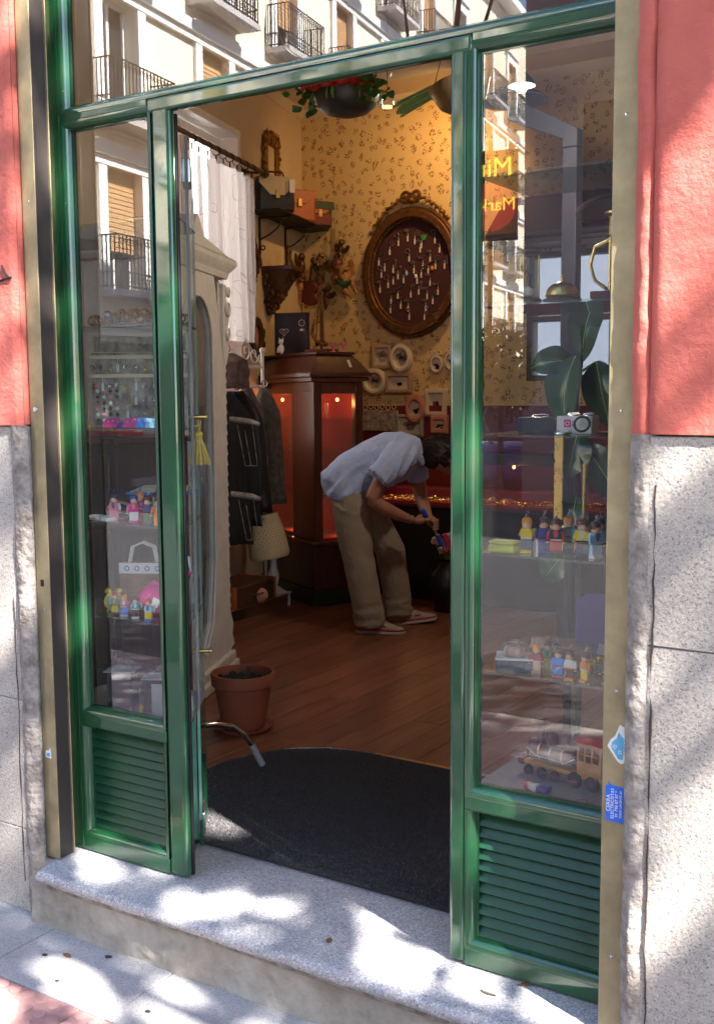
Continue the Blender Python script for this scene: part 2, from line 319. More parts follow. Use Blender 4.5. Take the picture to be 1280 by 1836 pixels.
def curtain_mat():
    m = bpy.data.materials.new('curtain'); m.use_nodes = True; MAT['curtain'] = m
    n = m.node_tree.nodes; l = m.node_tree.links; n.remove(n['Principled BSDF'])
    d = n.new('ShaderNodeBsdfDiffuse'); d.inputs[0].default_value = (0.66, 0.61, 0.59, 1)
    t = n.new('ShaderNodeBsdfTranslucent'); t.inputs[0].default_value = (0.62, 0.57, 0.55, 1)
    g = n.new('ShaderNodeNewGeometry'); w = n.new('ShaderNodeTexNoise'); w.inputs['Scale'].default_value = 3.2; w.inputs['Detail'].default_value = 1.0; w.inputs['Distortion'].default_value = 1.6
    l.new(g.outputs['Position'], w.inputs['Vector'])
    ab = n.new('ShaderNodeMath'); ab.operation = 'SUBTRACT'; ab.inputs[1].default_value = 0.5; l.new(w.outputs[0], ab.inputs[0])
    ac = n.new('ShaderNodeMath'); ac.operation = 'ABSOLUTE'; l.new(ab.outputs[0], ac.inputs[0])
    c = n.new('ShaderNodeMath'); c.operation = 'LESS_THAN'; c.inputs[1].default_value = 0.006; l.new(ac.outputs[0], c.inputs[0])
    mx = n.new('ShaderNodeMix'); mx.data_type = 'RGBA'; mx.inputs[6].default_value = (0.66, 0.61, 0.59, 1); mx.inputs[7].default_value = (0.42, 0.37, 0.35, 1)
    l.new(c.outputs[0], mx.inputs[0]); l.new(mx.outputs[2], d.inputs[0]); l.new(mx.outputs[2], t.inputs[0])
    s = n.new('ShaderNodeMixShader'); s.inputs[0].default_value = 0.6
    l.new(d.outputs[0], s.inputs[1]); l.new(t.outputs[0], s.inputs[2])
    tp = n.new('ShaderNodeBsdfTransparent'); s2 = n.new('ShaderNodeMixShader'); s2.inputs[0].default_value = 0.14; l.new(s.outputs[0], s2.inputs[1]); l.new(tp.outputs[0], s2.inputs[2]); l.new(s2.outputs[0], n['Material Output'].inputs[0])
curtain_mat()

# ------------------------------------------------------------------ mesh helpers
class MB:
    def __init__(s): s.v = []; s.f = []; s.m = Matrix.Identity(4)
    def at(s, loc=(0, 0, 0), rot=(0, 0, 0), sc=(1, 1, 1)):
        from mathutils import Euler
        s.m = Matrix.Translation(loc) @ Euler(rot).to_matrix().to_4x4() @ Matrix.Diagonal((*sc, 1)); return s
    def add(s, vs, fs):
        o = len(s.v); s.v += [tuple(s.m @ Vector(p)) for p in vs]; s.f += [tuple(i+o for i in f) for f in fs]; return s
    def box(s, x0, x1, y0, y1, z0, z1):
        return s.add([(x, y, z) for z in (z0, z1) for y in (y0, y1) for x in (x0, x1)],
                     [(0, 2, 3, 1), (4, 5, 7, 6), (0, 1, 5, 4), (2, 6, 7, 3), (0, 4, 6, 2), (1, 3, 7, 5)])
    def tube(s, pts, r, n=8, cap=True, flat=None):
        pts = [Vector(p) for p in pts]; k = len(pts); vs = []; fs = []
        rs = r if isinstance(r, (list, tuple)) else [r]*k
        prev = None
        for i, p in enumerate(pts):
            d = (pts[min(i+1, k-1)] - pts[max(i-1, 0)]).normalized()
            a = Vector((0, 0, 1)) if abs(d.z) < 0.9 else Vector((1, 0, 0))
            if prev is None: e1 = d.cross(a).normalized()
            else:
                e1 = prev - d*prev.dot(d)
                e1 = e1.normalized() if e1.length > 1e-6 else d.cross(a).normalized()
            e2 = d.cross(e1); prev = e1
            rr = rs[i]; ra, rb = rr if isinstance(rr, tuple) else (rr, rr)
            for j in range(n):
                t = 2*math.pi*j/n; vs.append(tuple(p + e1*ra*math.cos(t) + e2*rb*math.sin(t)))
        for i in range(k-1):
            for j in range(n):
                a, b = i*n+j, i*n+(j+1) % n; fs.append((a, b, b+n, a+n))
        if cap: fs.append(tuple(range(n-1, -1, -1))); fs.append(tuple(range((k-1)*n, k*n)))
        return s.add(vs, fs)
    def lathe(s, prof, n=20, c=(0, 0, 0), sx=1, sy=1):
        vs = []; fs = []; k = len(prof)
        for r, z in prof:
            for j in range(n):
                t = 2*math.pi*j/n; vs.append((c[0]+r*sx*math.cos(t), c[1]+r*sy*math.sin(t), c[2]+z))
        for i in range(k-1):
            for j in range(n):
                a, b = i*n+j, i*n+(j+1) % n; fs.append((a, b, b+n, a+n))
        if prof[0][0] > 1e-5: fs.append(tuple(range(n-1, -1, -1)))
        if prof[-1][0] > 1e-5: fs.append(tuple(range((k-1)*n, k*n)))
        return s.add(vs, fs)
    def ball(s, c, r, n=12, k=8):
        r = r if isinstance(r, tuple) else (r, r, r); vs = [(c[0], c[1], c[2]-r[2])]; fs = []
        for i in range(1, k):
            p = math.pi*i/k
            for j in range(n):
                t = 2*math.pi*j/n; vs.append((c[0]+r[0]*math.sin(p)*math.cos(t), c[1]+r[1]*math.sin(p)*math.sin(t), c[2]-r[2]*math.cos(p)))
        vs.append((c[0], c[1], c[2]+r[2])); L = len(vs)-1
        for j in range(n):
            fs.append((0, 1+(j+1) % n, 1+j)); fs.append((L, L-n+j, L-n+(j+1) % n))
        for i in range(k-2):
            for j in range(n):
                a = 1+i*n+j; b = 1+i*n+(j+1) % n; fs.append((a, b, b+n, a+n))
        return s.add(vs, fs)
    def prism(s, poly, h0, h1, plane='xy'):
        def P(a, b, h): return {'xy': (a, b, h), 'xz': (a, h, b), 'yz': (h, a, b)}[plane]
        k = len(poly); vs = [P(a, b, h0) for a, b in poly] + [P(a, b, h1) for a, b in poly]
        fs = [tuple(range(k-1, -1, -1)), tuple(range(k, 2*k))] + [(i, (i+1) % k, (i+1) % k+k, i+k) for i in range(k)]
        return s.add(vs, fs)
    def ring(s, outer, inner, h0, h1, plane='xz'):
        """flat frame between two closed outlines with the same point count"""
        def P(a, b, h): return {'xy': (a, b, h), 'xz': (a, h, b), 'yz': (h, a, b)}[plane]
        k = len(outer); vs = [P(a, b, h0) for a, b in outer]+[P(a, b, h0) for a, b in inner]+[P(a, b, h1) for a, b in outer]+[P(a, b, h1) for a, b in inner]
        fs = []
        for i in range(k):
            j = (i+1) % k
            fs += [(i, j, j+k, i+k), (i+2*k, i+3*k, j+3*k, j+2*k), (i, i+2*k, j+2*k, j), (i+k, j+k, j+3*k, i+3*k)]
        return s.add(vs, fs)
    def torus(s, c, R_, r, n=24, k=8, sx=1, sz=1, plane='xz'):
        vs = []; fs = []
        for i in range(n):
            t = 2*math.pi*i/n
            for j in range(k):
                p = 2*math.pi*j/k; a = (R_+r*math.cos(p)); h = r*math.sin(p)
                A, B = a*math.cos(t)*sx, a*math.sin(t)*sz
                q = {'xz': (A, h, B), 'xy': (A, B, h), 'yz': (h, A, B)}[plane]
                vs.append((c[0]+q[0], c[1]+q[1], c[2]+q[2]))
        for i in range(n):
            for j in range(k):
                a = i*k+j; b = i*k+(j+1) % k; a2 = ((i+1) % n)*k+j; b2 = ((i+1) % n)*k+(j+1) % k
                fs.append((a, b, b2, a2))
        return s.add(vs, fs)
    def grid(s, fn, nu, nv):
        vs = [fn(i/(nu-1), j/(nv-1)) for j in range(nv) for i in range(nu)]
        fs = [(j*nu+i, j*nu+i+1, (j+1)*nu+i+1, (j+1)*nu+i) for j in range(nv-1) for i in range(nu-1)]
        return s.add(vs, fs)
    def mesh(s, name, m, smooth=True, ang=38):
        me = bpy.data.meshes.new(name); me.from_pydata(s.v, [], s.f); me.validate(); me.update()
        import bmesh
        b = bmesh.new(); b.from_mesh(me); bmesh.ops.recalc_face_normals(b, faces=b.faces); b.to_mesh(me); b.free()
        me.materials.append(MAT[m] if isinstance(m, str) else m)
        if smooth:
            me.polygons.foreach_set('use_smooth', [True]*len(me.polygons)); me.set_sharp_from_angle(angle=R(ang))
        return me
    def build(s, name, m, parent=None, bevel=0.0, smooth=True, ang=38, seg=2):
        o = bpy.data.objects.new(name, s.mesh(name, m, smooth, ang)); COL.objects.link(o)
        if parent: o.parent = parent
        if bevel:
            b = o.modifiers.new('bevel', 'BEVEL'); b.width = bevel; b.segments = seg; b.limit_method = 'ANGLE'; b.angle_limit = R(40)
        return o
def thing(name, label, cat, loc=(0, 0, 0), rotz=0.0, group=None, rot=None):
    o = bpy.data.objects.new(name, None); COL.objects.link(o); o.empty_display_size = 0.05
    o.location = loc; o.rotation_euler = rot or (0, 0, rotz); o['label'] = label; o['category'] = cat
    if group: o['group'] = group
    return o
def tag(o, label, cat, group=None, loc=None, rot=None):
    o['label'] = label; o['category'] = cat
    if group: o['group'] = group
    if loc: o.location = loc
    if rot: o.rotation_euler = rot
    return o
def struct(o): o['kind'] = 'structure'; return o
def part(name, mesh, parent, loc=(0, 0, 0), rot=(0, 0, 0), sc=(1, 1, 1)):
    o = bpy.data.objects.new(name, mesh); COL.objects.link(o); o.parent = parent; o.location = loc; o.rotation_euler = rot; o.scale = sc; return o
def lamp(name, parent, loc, watts, col, size=0.03):
    L = bpy.data.lights.new(name, 'POINT'); L.energy = watts; L.color = col; L.shadow_soft_size = size
    o = bpy.data.objects.new(name, L); COL.objects.link(o); o.location = loc; o.parent = parent; return o
def text(body, size, m, parent, loc, rot, name='lettering', ext=0.0004, align='CENTER'):
    c = bpy.data.curves.new(name, 'FONT'); c.body = body; c.size = size; c.align_x = align; c.align_y = 'CENTER'; c.extrude = ext; c.resolution_u = 3
    t = bpy.data.objects.new('tmp', c); COL.objects.link(t)
    me = bpy.data.meshes.new_from_object(t.evaluated_get(bpy.context.evaluated_depsgraph_get())); bpy.data.objects.remove(t)
    me.materials.clear(); me.materials.append(MAT[m])
    o = bpy.data.objects.new(name, me); COL.objects.link(o); o.parent = parent; o.location = loc; o.rotation_euler = rot; return o
def ell(cx, cz, rx, rz, n=40): return [(cx+rx*math.cos(2*math.pi*i/n), cz+rz*math.sin(2*math.pi*i/n)) for i in range(n)]
def rect(cx, cz, hx, hz): return [(cx-hx, cz-hz), (cx+hx, cz-hz), (cx+hx, cz+hz), (cx-hx, cz+hz)]
def remesh(mb, vox, smooth_it=3, disp=None):
    me = bpy.data.meshes.new('tmp'); me.from_pydata(mb.v, [], mb.f); me.update()
    import bmesh
    b = bmesh.new(); b.from_mesh(me); bmesh.ops.recalc_face_normals(b, faces=b.faces); b.to_mesh(me); b.free()
    o = bpy.data.objects.new('tmp', me); COL.objects.link(o)
    r = o.modifiers.new('r', 'REMESH'); r.mode = 'VOXEL'; r.voxel_size = vox
    s = o.modifiers.new('s', 'SMOOTH'); s.factor = 0.5; s.iterations = smooth_it
    dg = bpy.context.evaluated_depsgraph_get(); out = bpy.data.meshes.new_from_object(o.evaluated_get(dg))
    bpy.data.objects.remove(o); bpy.data.meshes.remove(me)
    if disp:
        out.update(); ns = [v.normal.copy() for v in out.vertices]
        for v, n_ in zip(out.vertices, ns): v.co += n_*disp(v.co)
    out.polygons.foreach_set('use_smooth', [True]*len(out.polygons))
    return out
def mobj(name, me, m, parent):
    me.materials.clear(); me.materials.append(MAT[m]); me.name = name
    o = bpy.data.objects.new(name, me); COL.objects.link(o); o.parent = parent; return o
#@@STRUCTURE
# ------------------------------------------------------------------ ground, pavement, street
PAVE = -0.19
struct(MB().box(-300, 300, -400, 200, -1.0, -0.36).build('ground', 'asphalt', smooth=False))
struct(MB().box(-60, 60, -13.2, -2.6, -0.36, -0.33).build('road', 'asphalt', smooth=False))
pv = struct(MB().box(-25, 25, -2.45, 0.0, -0.36, PAVE-0.012).build('pavement', 'mortar', smooth=False))
k = struct(MB().box(-25, 25, -2.6, -2.45, -0.36, PAVE).build('kerb', 'kerb', bevel=0.02))
def slab(x0, x1, y0, y1, m='pavement', nm='paving_slab'):
    o = MB().box(x0+0.002, x1-0.002, y0+0.002, y1-0.002, PAVE-0.03, PAVE-rnd.random()*0.002).build(nm, m, pv, bevel=0.003); return o
for i in range(-6, 8):
    slab(-1.26+0.485*i, -1.26+0.485*(i+1), -0.445, -0.13)
    for j, (ya, yb) in enumerate(((-1.25, -0.85), (-1.65, -1.25), (-2.05, -1.65), (-2.45, -2.05))):
        slab(-1.26+0.485*i+0.2*(j % 2), -1.26+0.485*(i+1)+0.2*(j % 2), ya, yb)
dome = MB()
for a in range(4):
    for b in range(4): dome.lathe([(0.0185, 0), (0.017, 0.0035), (0.012, 0.005), (0, 0.0056)], 12, ((a-1.5)*0.05, (b-1.5)*0.05, 0))
dome_me = dome.mesh('tactile_dome', 'tactile')
for i in range(-8, 14):
    for jj in range(2):
        x0 = -1.26+0.2*i; y0 = -0.845+0.2*jj
        t = slab(x0, x0+0.2, y0, y0+0.2, 'tactile', 'tactile_tile')
        d = part('tactile_dome', dome_me, t, (x0+0.1, y0+0.1, PAVE-0.001)); d['kind'] = 'stuff'
# far side of the street and the side street: pavement with setts
farp = struct(MB().box(-40, -13.9, -90, -13.2, -0.36, -0.2).build('pavement_far', 'pavement', smooth=False))
st = MB()
for i in range(34):
    for j in range(26):
        x = -13.7+0.36*i*0.62; y = -14-0.36*j+0.1*(i % 2)
        st.box(x+0.01, x+0.21, y+0.01, y+0.34, -0.33, -0.305-rnd.random()*0.008)
setts = st.build('sett_paving', 'sett', smooth=False); setts['kind'] = 'stuff'; setts['label'] = 'grey stone setts paving the side street'

# ------------------------------------------------------------------ the shop's own facade
def pier(name, label, x0, x1, edge, zs, flip):
    t = thing(name, label, 'wall', (edge, -0.14, PAVE))
    ox, oy, oz = edge, -0.14, PAVE
    MB().box(x0-ox, x1-ox, 0.012, 0.185, -0.1, 1.52).build('core', 'mortar', t, smooth=False)
    for a, b in zip(zs[:-1], zs[1:]):
        xs = [x0, (x0*0.55+x1*0.45), x1] if b-a < 0.6 else [x0, (x0*0.4+x1*0.6), x1]
        for p, q in zip(xs[:-1], xs[1:]):
            MB().box(p-ox+0.002, q-ox-0.002, rnd.uniform(-0.003, 0.001), 0.17, a-oz+0.0008, b-oz-0.0008).build('granite_block', 'granite', t, bevel=0.0025, seg=2)
    def fn(u, v):
        x = x0+(x1-x0)*u; z = 1.333+6.2*v
        n1 = mnoise.noise(Vector((x*9, z*9, 3)))*0.0022+mnoise.noise(Vector((x*28, z*28, 9)))*0.0014
        e = x1-x if flip else x-x0
        return (x-ox, -0.010+n1+(0.012*max(0, 1-e/0.014)**2), z-oz)
    g = MB(); g.grid(fn, 150, 260); g.build('render_coat', 'stucco', t, ang=180)
    MB().box(x0-ox, x1-ox, 0.004, 0.19, 1.335-oz, 7.5-oz).build('masonry', 'stucco', t, smooth=False)
    return t
pl = pier('facade_pier', 'red rendered wall over granite base left of the shop entrance', -3.6, -1.347, -1.347, (PAVE, 0.08, 0.49, 1.33), True)
pr = pier('facade_pier', 'salmon red rendered wall over speckled granite right of the shop window', 0.532, 2.6, 0.532, (PAVE, 0.893, 1.33), False)
wl_ = MB().box(-9, -3.6, -0.14, 0.28, -0.36, 7.5).build('facade_wing', 'stucco', smooth=False); tag(wl_, 'long red rendered facade continuing left of the shop', 'wall')
wr_ = MB().box(2.6, 9, -0.14, 0.28, -0.36, 7.5).build('facade_wing', 'stucco', smooth=False); tag(wr_, 'long red rendered facade continuing right of the shop', 'wall')
hd = MB().box(-1.347, 0.532, -0.14, 0.28, 3.05, 7.5).build('lintel_wall', 'stucco', smooth=False); tag(hd, 'red rendered wall above the shop front', 'wall')
def fillet(x0, x1, z0, z1, y0, seed, m, parent, nm='mortar_fillet'):
    def fn(u, v):
        z = z0+(z1-z0)*v; j = mnoise.noise(Vector((seed, z*7, 0)))*0.006+mnoise.noise(Vector((seed, z*25, 4)))*0.003
        x = x0+(x1-x0)*u + (j if u > 0.01 and u < 0.99 else j*0.6)
        w = math.sin(math.pi*u)
        y = y0-0.004*w+mnoise.noise(Vector((x*40, z*22, seed)))*0.004*w+mnoise.noise(Vector((x*90, z*60, seed)))*0.002+0.012*(1-w)
        return (x, y, z)
    g = MB(); g.grid(fn, 14, 260); o = g.build(nm, m, None, ang=180); o.parent = parent; o.matrix_parent_inverse = Matrix.Translation(-parent.location); return o
fillet(-1.412, -1.335, PAVE, 1.333, -0.148, 1.0, 'mortar', pl)
fillet(0.492, 0.545, PAVE, 1.333, -0.146, 5.0, 'mortar', pr)
fillet(0.492, 0.538, 1.333, 3.1, -0.142, 8.0, 'stucco', pr, 'render_edge')
# crack line along the right fillet, an open joint in the stone
cr = MB(); pts = [(0.549+mnoise.noise(Vector((9, z*0.11, 0)))*0.009+mnoise.noise(Vector((9, z*0.6, 2)))*0.004, -0.1425, PAVE+z*0.02) for z in range(72)]
cr.tube(pts, [max(0.0004, 0.0018+0.0026*mnoise.noise(Vector((4, i_*0.21, 1)))) for i_ in range(len(pts))], 5); o = cr.build('open_joint', 'slot_dark', pr); o.matrix_parent_inverse = Matrix.Translation(-pr.location)
cr = MB(); pts = [(-1.42+mnoise.noise(Vector((3, z*0.09, 0)))*0.010+mnoise.noise(Vector((3, z*0.5, 2)))*0.004, -0.1425, PAVE+0.1+z*0.02) for z in range(46)]
cr.tube(pts, [max(0.0004, 0.0016+0.0026*mnoise.noise(Vector((7, i_*0.21, 1)))) for i_ in range(len(pts))], 5); o = cr.build('open_joint', 'slot_dark', pl); o.matrix_parent_inverse = Matrix.Translation(-pl.location)
# spray scribble on the left wall
sp = MB(); sp.tube([(-1.40, -0.1535, 1.80), (-1.385, -0.1535, 1.775), (-1.372, -0.1535, 1.765), (-1.362, -0.1530, 1.764)], 0.0035, 6)
sp.tube([(-1.42, -0.1535, 1.755), (-1.39, -0.1535, 1.762), (-1.362, -0.1530, 1.764)], 0.003, 6)
o = sp.build('spray_mark', 'black', pl); o.matrix_parent_inverse = Matrix.Translation(-pl.location)

# step
stp = thing('door_step', 'worn grey granite sill on a rough rendered step below the shop front', 'step', (-0.43, -0.17, PAVE))
def rel(mb, name, m, parent, **k):
    o = mb.build(name, m, parent, **k); o.matrix_parent_inverse = Matrix.Translation(-parent.location); return o
def silltop(u, v):
    x = -1.36+1.93*u
    return x
s = MB(); N = 90
prof = [(0.21, -0.002), (-0.198, -0.001), (-0.208, -0.004), (-0.214, -0.011), (-0.216, -0.022), (-0.212, -0.034), (-0.20, -0.040), (-0.15, -0.042)]
def sf(u, v):
    i = int(round(v*(len(prof)-1))); y, z = prof[i]
    x0 = -1.285 if y < -0.14 else -1.37
    x = x0+(0.53-x0)*u
    if i: y += mnoise.noise(Vector((x*14, i*0.3, 0)))*0.004+mnoise.noise(Vector((x*50, i*0.7, 5)))*0.002; z += mnoise.noise(Vector((x*20, i*0.4, 8)))*0.0022*(1 if i > 1 else 0.2)
    return (x, y, z)
s.grid(sf, N, len(prof)); rel(s, 'sill', 'sill_granite', stp, ang=50)
rel(MB().box(-1.37, 0.53, -0.155, 0.21, -0.35, -0.006), 'bed', 'riser', stp, smooth=False)
def rf(u, v):
    x = -1.352+1.93*u; z = PAVE-0.01+(-0.030-PAVE+0.01)*v
    return (x, -0.178+mnoise.noise(Vector((x*5, z*9, 1)))*0.012+mnoise.noise(Vector((x*22, z*26, 3)))*0.006+0.008*v, z)
rel(MB().grid(rf, 160, 18), 'riser', 'riser', stp, ang=180)
rel(MB().box(-1.28, 0.53, -0.19, -0.15, -0.062, -0.040), 'bedding_mortar', 'mortar', stp, bevel=0.006)

# ------------------------------------------------------------------ room shell
C0 = Vector((-3.98, 5.0, 0)); T16 = R(16)
nL = Vector((math.cos(T16), math.sin(T16), 0)); tL = Vector((math.sin(T16), -math.cos(T16), 0))
def LW(s_, off=0.0, z=0.0): p = C0+tL*s_+nL*off; return (p.x, p.y, z)
LWROT = math.atan2(tL.y, tL.x)        # local x runs along the wall towards the street, local y points out of the room
lwm = Matrix.Translation(C0) @ Matrix.Rotation(LWROT, 4, 'Z')
H = 3.63
fl = struct(MB().box(-4.4, 2.4, 0.2, 5.3, -0.36, -0.014).build('floor', 'walnut', smooth=False))
plank_y = [0.21, 1.42, 2.63, 3.84, 5.02]
pm = {}
for i in range(-30, 12):
    x0 = i*0.135; off = (i*0.47) % 1.0
    ys = [0.21] + [0.21+1.21*(j+off) for j in range(4)] + [5.02]
    for a, b in zip(ys[:-1], ys[1:]):
        if b-a < 0.05 or b > 5.03: b = min(b, 5.02)
        if x0 < -4.3: continue
        MB().box(x0+0.0008, x0+0.1342, a+0.001, b-0.001, -0.014, 0.0).build('floor_plank', 'floor_wood', fl, bevel=0.0012, seg=1)
wb = struct(MB().box(-4.2, -2.03, 5.0, 5.2, -0.3, H).box(-2.03, -1.38, 5.0, 5.2, -0.3, 1.50).box(-2.03, -1.38, 5.0, 5.2, 2.40, H).box(-1.38, 2.4, 5.0, 5.2, -0.3, H).build('wall_back', 'wallpaper', smooth=False))
MB().box(-3.95, 2.3, 4.985, 5.003, 0.0, 1.325).build('dado_panel', 'dado_red', wb, smooth=False)
# left wall with a window opening, built along its own line
lw = MB(); lw.m = lwm
def wallseg(a, b, z0, z1): lw.box(a, b, -0.2, 0.0, z0, z1)
wallseg(-0.1, 1.33, -0.3, H); wallseg(2.45, 5.3, -0.3, H); wallseg(1.33, 2.45, -0.3, 1.05); wallseg(1.33, 2.45, 3.17, H)
lw.m = lwm
wleft = struct(lw.build('wall_left', 'cream', smooth=False))
struct(MB().box(2.2, 2.4, 0.2, 5.2, -0.3, H).build('wall_right', 'cream', smooth=False))
struct(MB().box(-4.4, 2.4, 0.2, 5.2, H+0.07, H+0.3).build('ceiling', 'purple', smooth=False))
# cream border of the ceiling along the back and left walls
cb = MB(); cb.box(-4.2, 2.3, 4.60, 5.0, H, H+0.068); cb.m = lwm; cb.box(0.0, 5.2, 0.0, 0.30, H+0.003, H+0.067)
struct(cb.build('ceiling_border', 'cream_trim', smooth=False))
cn = MB(); cn.prism([(5.0, H), (5.0, H-0.06), (4.985, H-0.055), (4.95, H-0.012), (4.94, H)], -4.1, 2.3, 'yz'); cn.m = lwm
cn.prism([(0.0, H), (0.0, H-0.06), (0.015, H-0.055), (0.05, H-0.012), (0.06, H)], 0.0, 5.2, 'yz')
struct(cn.build('crown_moulding', 'cream_trim'))
# bounce wall added behind the left wall, yard behind the back wall (what lies beyond the two inner windows)
yard = MB().box(-9, -7, 0.3, 9, -0.36, 5.0).build('white_wall', 'facade_white', smooth=False); tag(yard, 'white wall added behind the lace curtain to bounce light', 'wall')
yard2 = MB().box(-5, 4, 9, 9.3, -0.36, 4.0).build('white_wall', 'facade_white', smooth=False); tag(yard2, 'white wall beyond the small back windows', 'wall')

# entrance mat with metal edging
mo = [(-1.035, 0.205), (0.50, 0.195), (0.50, 1.205), (-0.645, 1.207), (-0.98, 1.212), (-1.09, 1.2), (-1.19, 1.168), (-1.30, 1.09), (-1.38, 0.97), (-1.42, 0.84), (-1.425, 0.715), (-1.36, 0.56), (-1.23, 0.38), (-1.12, 0.27)]
em = thing('entrance_mat', 'black coir entrance mat with a curved inner edge behind the sill', 'mat', (-0.45, 0.7, 0.0))
def mtop(u, v): return (0, 0, 0)
rel(MB().prism(mo, 0.002, 0.010, 'xy'), 'pile', 'mat_black', em, smooth=False)
fz = MB()
def inside(x, y):
    c = False; n = len(mo); j = n-1
    for i in range(n):
        if (mo[i][1] > y) != (mo[j][1] > y) and x < (mo[j][0]-mo[i][0])*(y-mo[i][1])/(mo[j][1]-mo[i][1])+mo[i][0]: c = not c
        j = i
    return c
cnt = 0
while cnt < 60000:
    x, y = rnd.uniform(-1.43, 0.1), 0.2+1.0*rnd.random()**1.4
    if not inside(x, y): continue
    cnt += 1; a = rnd.random()*6.283; w = rnd.uniform(0.0012, 0.0028)
    dx, dy = math.cos(a), math.sin(a); tx, ty = rnd.uniform(-1, 1)*0.004, rnd.uniform(-1, 1)*0.004; z0, z1 = 0.009, 0.011+rnd.random()*0.006
    fz.add([(x-dx*w, y-dy*w, z0), (x+dx*w, y+dy*w, z0), (x+tx, y+ty, z1)], [(0, 1, 2)])
o = rel(fz, 'fibres', 'mat_fibre', em, smooth=False); o['kind'] = 'stuff'
es = MB(); arc = [Vector((x, y, 0.006)) for x, y in mo[4:12]]
sm = []
for i in range(len(arc)-1):
    for t in range(5): sm.append(arc[i].lerp(arc[i+1], t/5))
sm.append(arc[-1]); es.tube(sm, (0.006), 6); rel(es, 'edge_strip', 'steel', em)
bs_ = MB().box(-0.98, 0.5, 1.208, 1.236, 0.0, 0.008).build('threshold_strip', 'brass', bevel=0.002); tag(bs_, 'flat brass trim strip between the black mat and the wooden floor', 'trim strip')

# ------------------------------------------------------------------ left wall window and curtain
wnd = thing('side_window', 'tall white framed window behind the lace curtain on the left wall', 'window'); wnd.matrix_world = lwm @ Matrix.Translation((1.89, 0, 1.05))
w = MB(); w.ring(rect(0, 1.06, 0.60, 1.10), rect(0, 1.06, 0.55, 1.05), -0.20, 0.015, 'xz'); w.build('frame', 'white_paint', wnd, bevel=0.004)
for sx in (-1, 1):
    c = MB().ring(rect(sx*0.272, 1.06, 0.270, 1.04), rect(sx*0.272, 1.06, 0.225, 0.99), -0.15, -0.105, 'xz').build('casement', 'white_paint', wnd, bevel=0.004)
    MB().box(sx*0.272-0.225, sx*0.272+0.225, -0.13, -0.124, 0.07, 2.05).build('pane', 'clear', c, smooth=False)
MB().box(-0.62, 0.62, -0.02, 0.06, -0.02, 0.02).build('window_sill', 'white_paint', wnd, bevel=0.004)
ct = thing('lace_curtain', 'white embroidered lace curtain hanging from dark rings', 'curtain'); ct.matrix_world = lwm @ Matrix.Translation((1.80, 0.12, 2.90))
def cf(u, v):
    x = -0.44+1.0*u; sw = 1+0.16*v
    y = 0.030*math.sin(u*44+0.5*math.sin(v*3))*(0.45+0.75*v)+0.012*math.sin(u*101+v*2)
    return (x*(1-0.10*v*(1 if x < 0 else 0.3)), y, -0.03-1.10*v-0.012*math.cos(u*44)*(1-v))
MB().grid(cf, 160, 24).build('cloth', 'curtain', ct, ang=180)
rd = thing('curtain_rod', 'dark wooden curtain rod with bracket and knob end above lace curtain', 'curtain rod'); rd.matrix_world = lwm @ Matrix.Translation((1.80, 0.12, 2.955))
r_ = MB(); r_.tube([(-0.66, 0, 0), (0.75, 0, 0)], 0.017, 12); r_.build('pole', 'walnut', rd)
MB().ball((-0.69, 0, 0), (0.035, 0.03, 0.03)).tube([(-0.67, 0, 0), (-0.645, 0, 0)], 0.026, 12).build('finial', 'walnut', rd)
MB().tube([(-0.56, -0.12, 0.0), (-0.56, -0.06, -0.012), (-0.56, 0, -0.018)], 0.009, 8).lathe([(0.03, 0), (0.03, 0.01)], 12, (-0.56, -0.115, -0.0)).build('bracket', 'iron', rd)
for i in range(9):
    x = -0.43+i*0.118+rnd.uniform(-0.015, 0.015)
    g = MB().torus((x, 0, -0.014), 0.028, 0.0035, 16, 6, plane='yz'); g.tube([(x, 0, -0.042), (x+0.004, 0, -0.075)], 0.006, 6); g.build('ring', 'iron', rd)

# ------------------------------------------------------------------ green shop front
sf_ = thing('shop_front', 'glossy green metal shop front with side windows, transom and louvred base panels', 'shop front', (0, 0, 0))
def flat(x0, x1, z0, z1, name, bv=0.0025, y0=-0.024, y1=0.004):
    return MB().box(x0, x1, y0, y1, z0, z1).build(name, 'green', sf_, bevel=bv, seg=3)
def moulding(x0, x1, z0, z1, wl, wr, wb, wt, name='moulding', yin=-0.001, yout=-0.0243):
    """mitred curved moulding round one opening"""
    steps = [(0.0, 0.0), (0.16, 0.0), (0.20, 0.22)]+[(0.20+0.80*(1-math.cos(t*math.pi/16)), 0.22+0.78*math.sin(t*math.pi/16)) for t in range(1, 9)]
    m_ = MB(); vs = []; fs = []
    for o_, h_ in steps:
        y = yin+(yout-yin)*h_; vs += [(x0-wl*o_, y, z0-wb*o_), (x1+wr*o_, y, z0-wb*o_), (x1+wr*o_, y, z1+wt*o_), (x0-wl*o_, y, z1+wt*o_)]
    for k_ in range(len(steps)-1):
        for j in range(4): a = k_*4+j; b = k_*4+(j+1) % 4; fs.append((a, b, b+4, a+4))
    m_.add(vs, fs); o = m_.build(name, 'green', sf_, ang=32)
    MB().ring([(x0-0.02, z0-0.02), (x1+0.02, z0-0.02), (x1+0.02, z1+0.02), (x0-0.02, z1+0.02)], [(x0, z0), (x1, z0), (x1, z1), (x0, z1)], 0.0005, 0.014, 'xz').build('rebate', 'green_dark', o, smooth=False)
    return o
ZT0, ZT1 = 2.193, 2.262
flat(-1.351, -1.2802, 0.004, 3.05, 'post'); flat(-0.9218, -0.853, 0.004, 2.2155, 'post', 0.012); flat(0.010, 0.0548, 0.004, 2.2155, 'post', 0.011); flat(0.4242, 0.50, 0.004, 3.05, 'post')
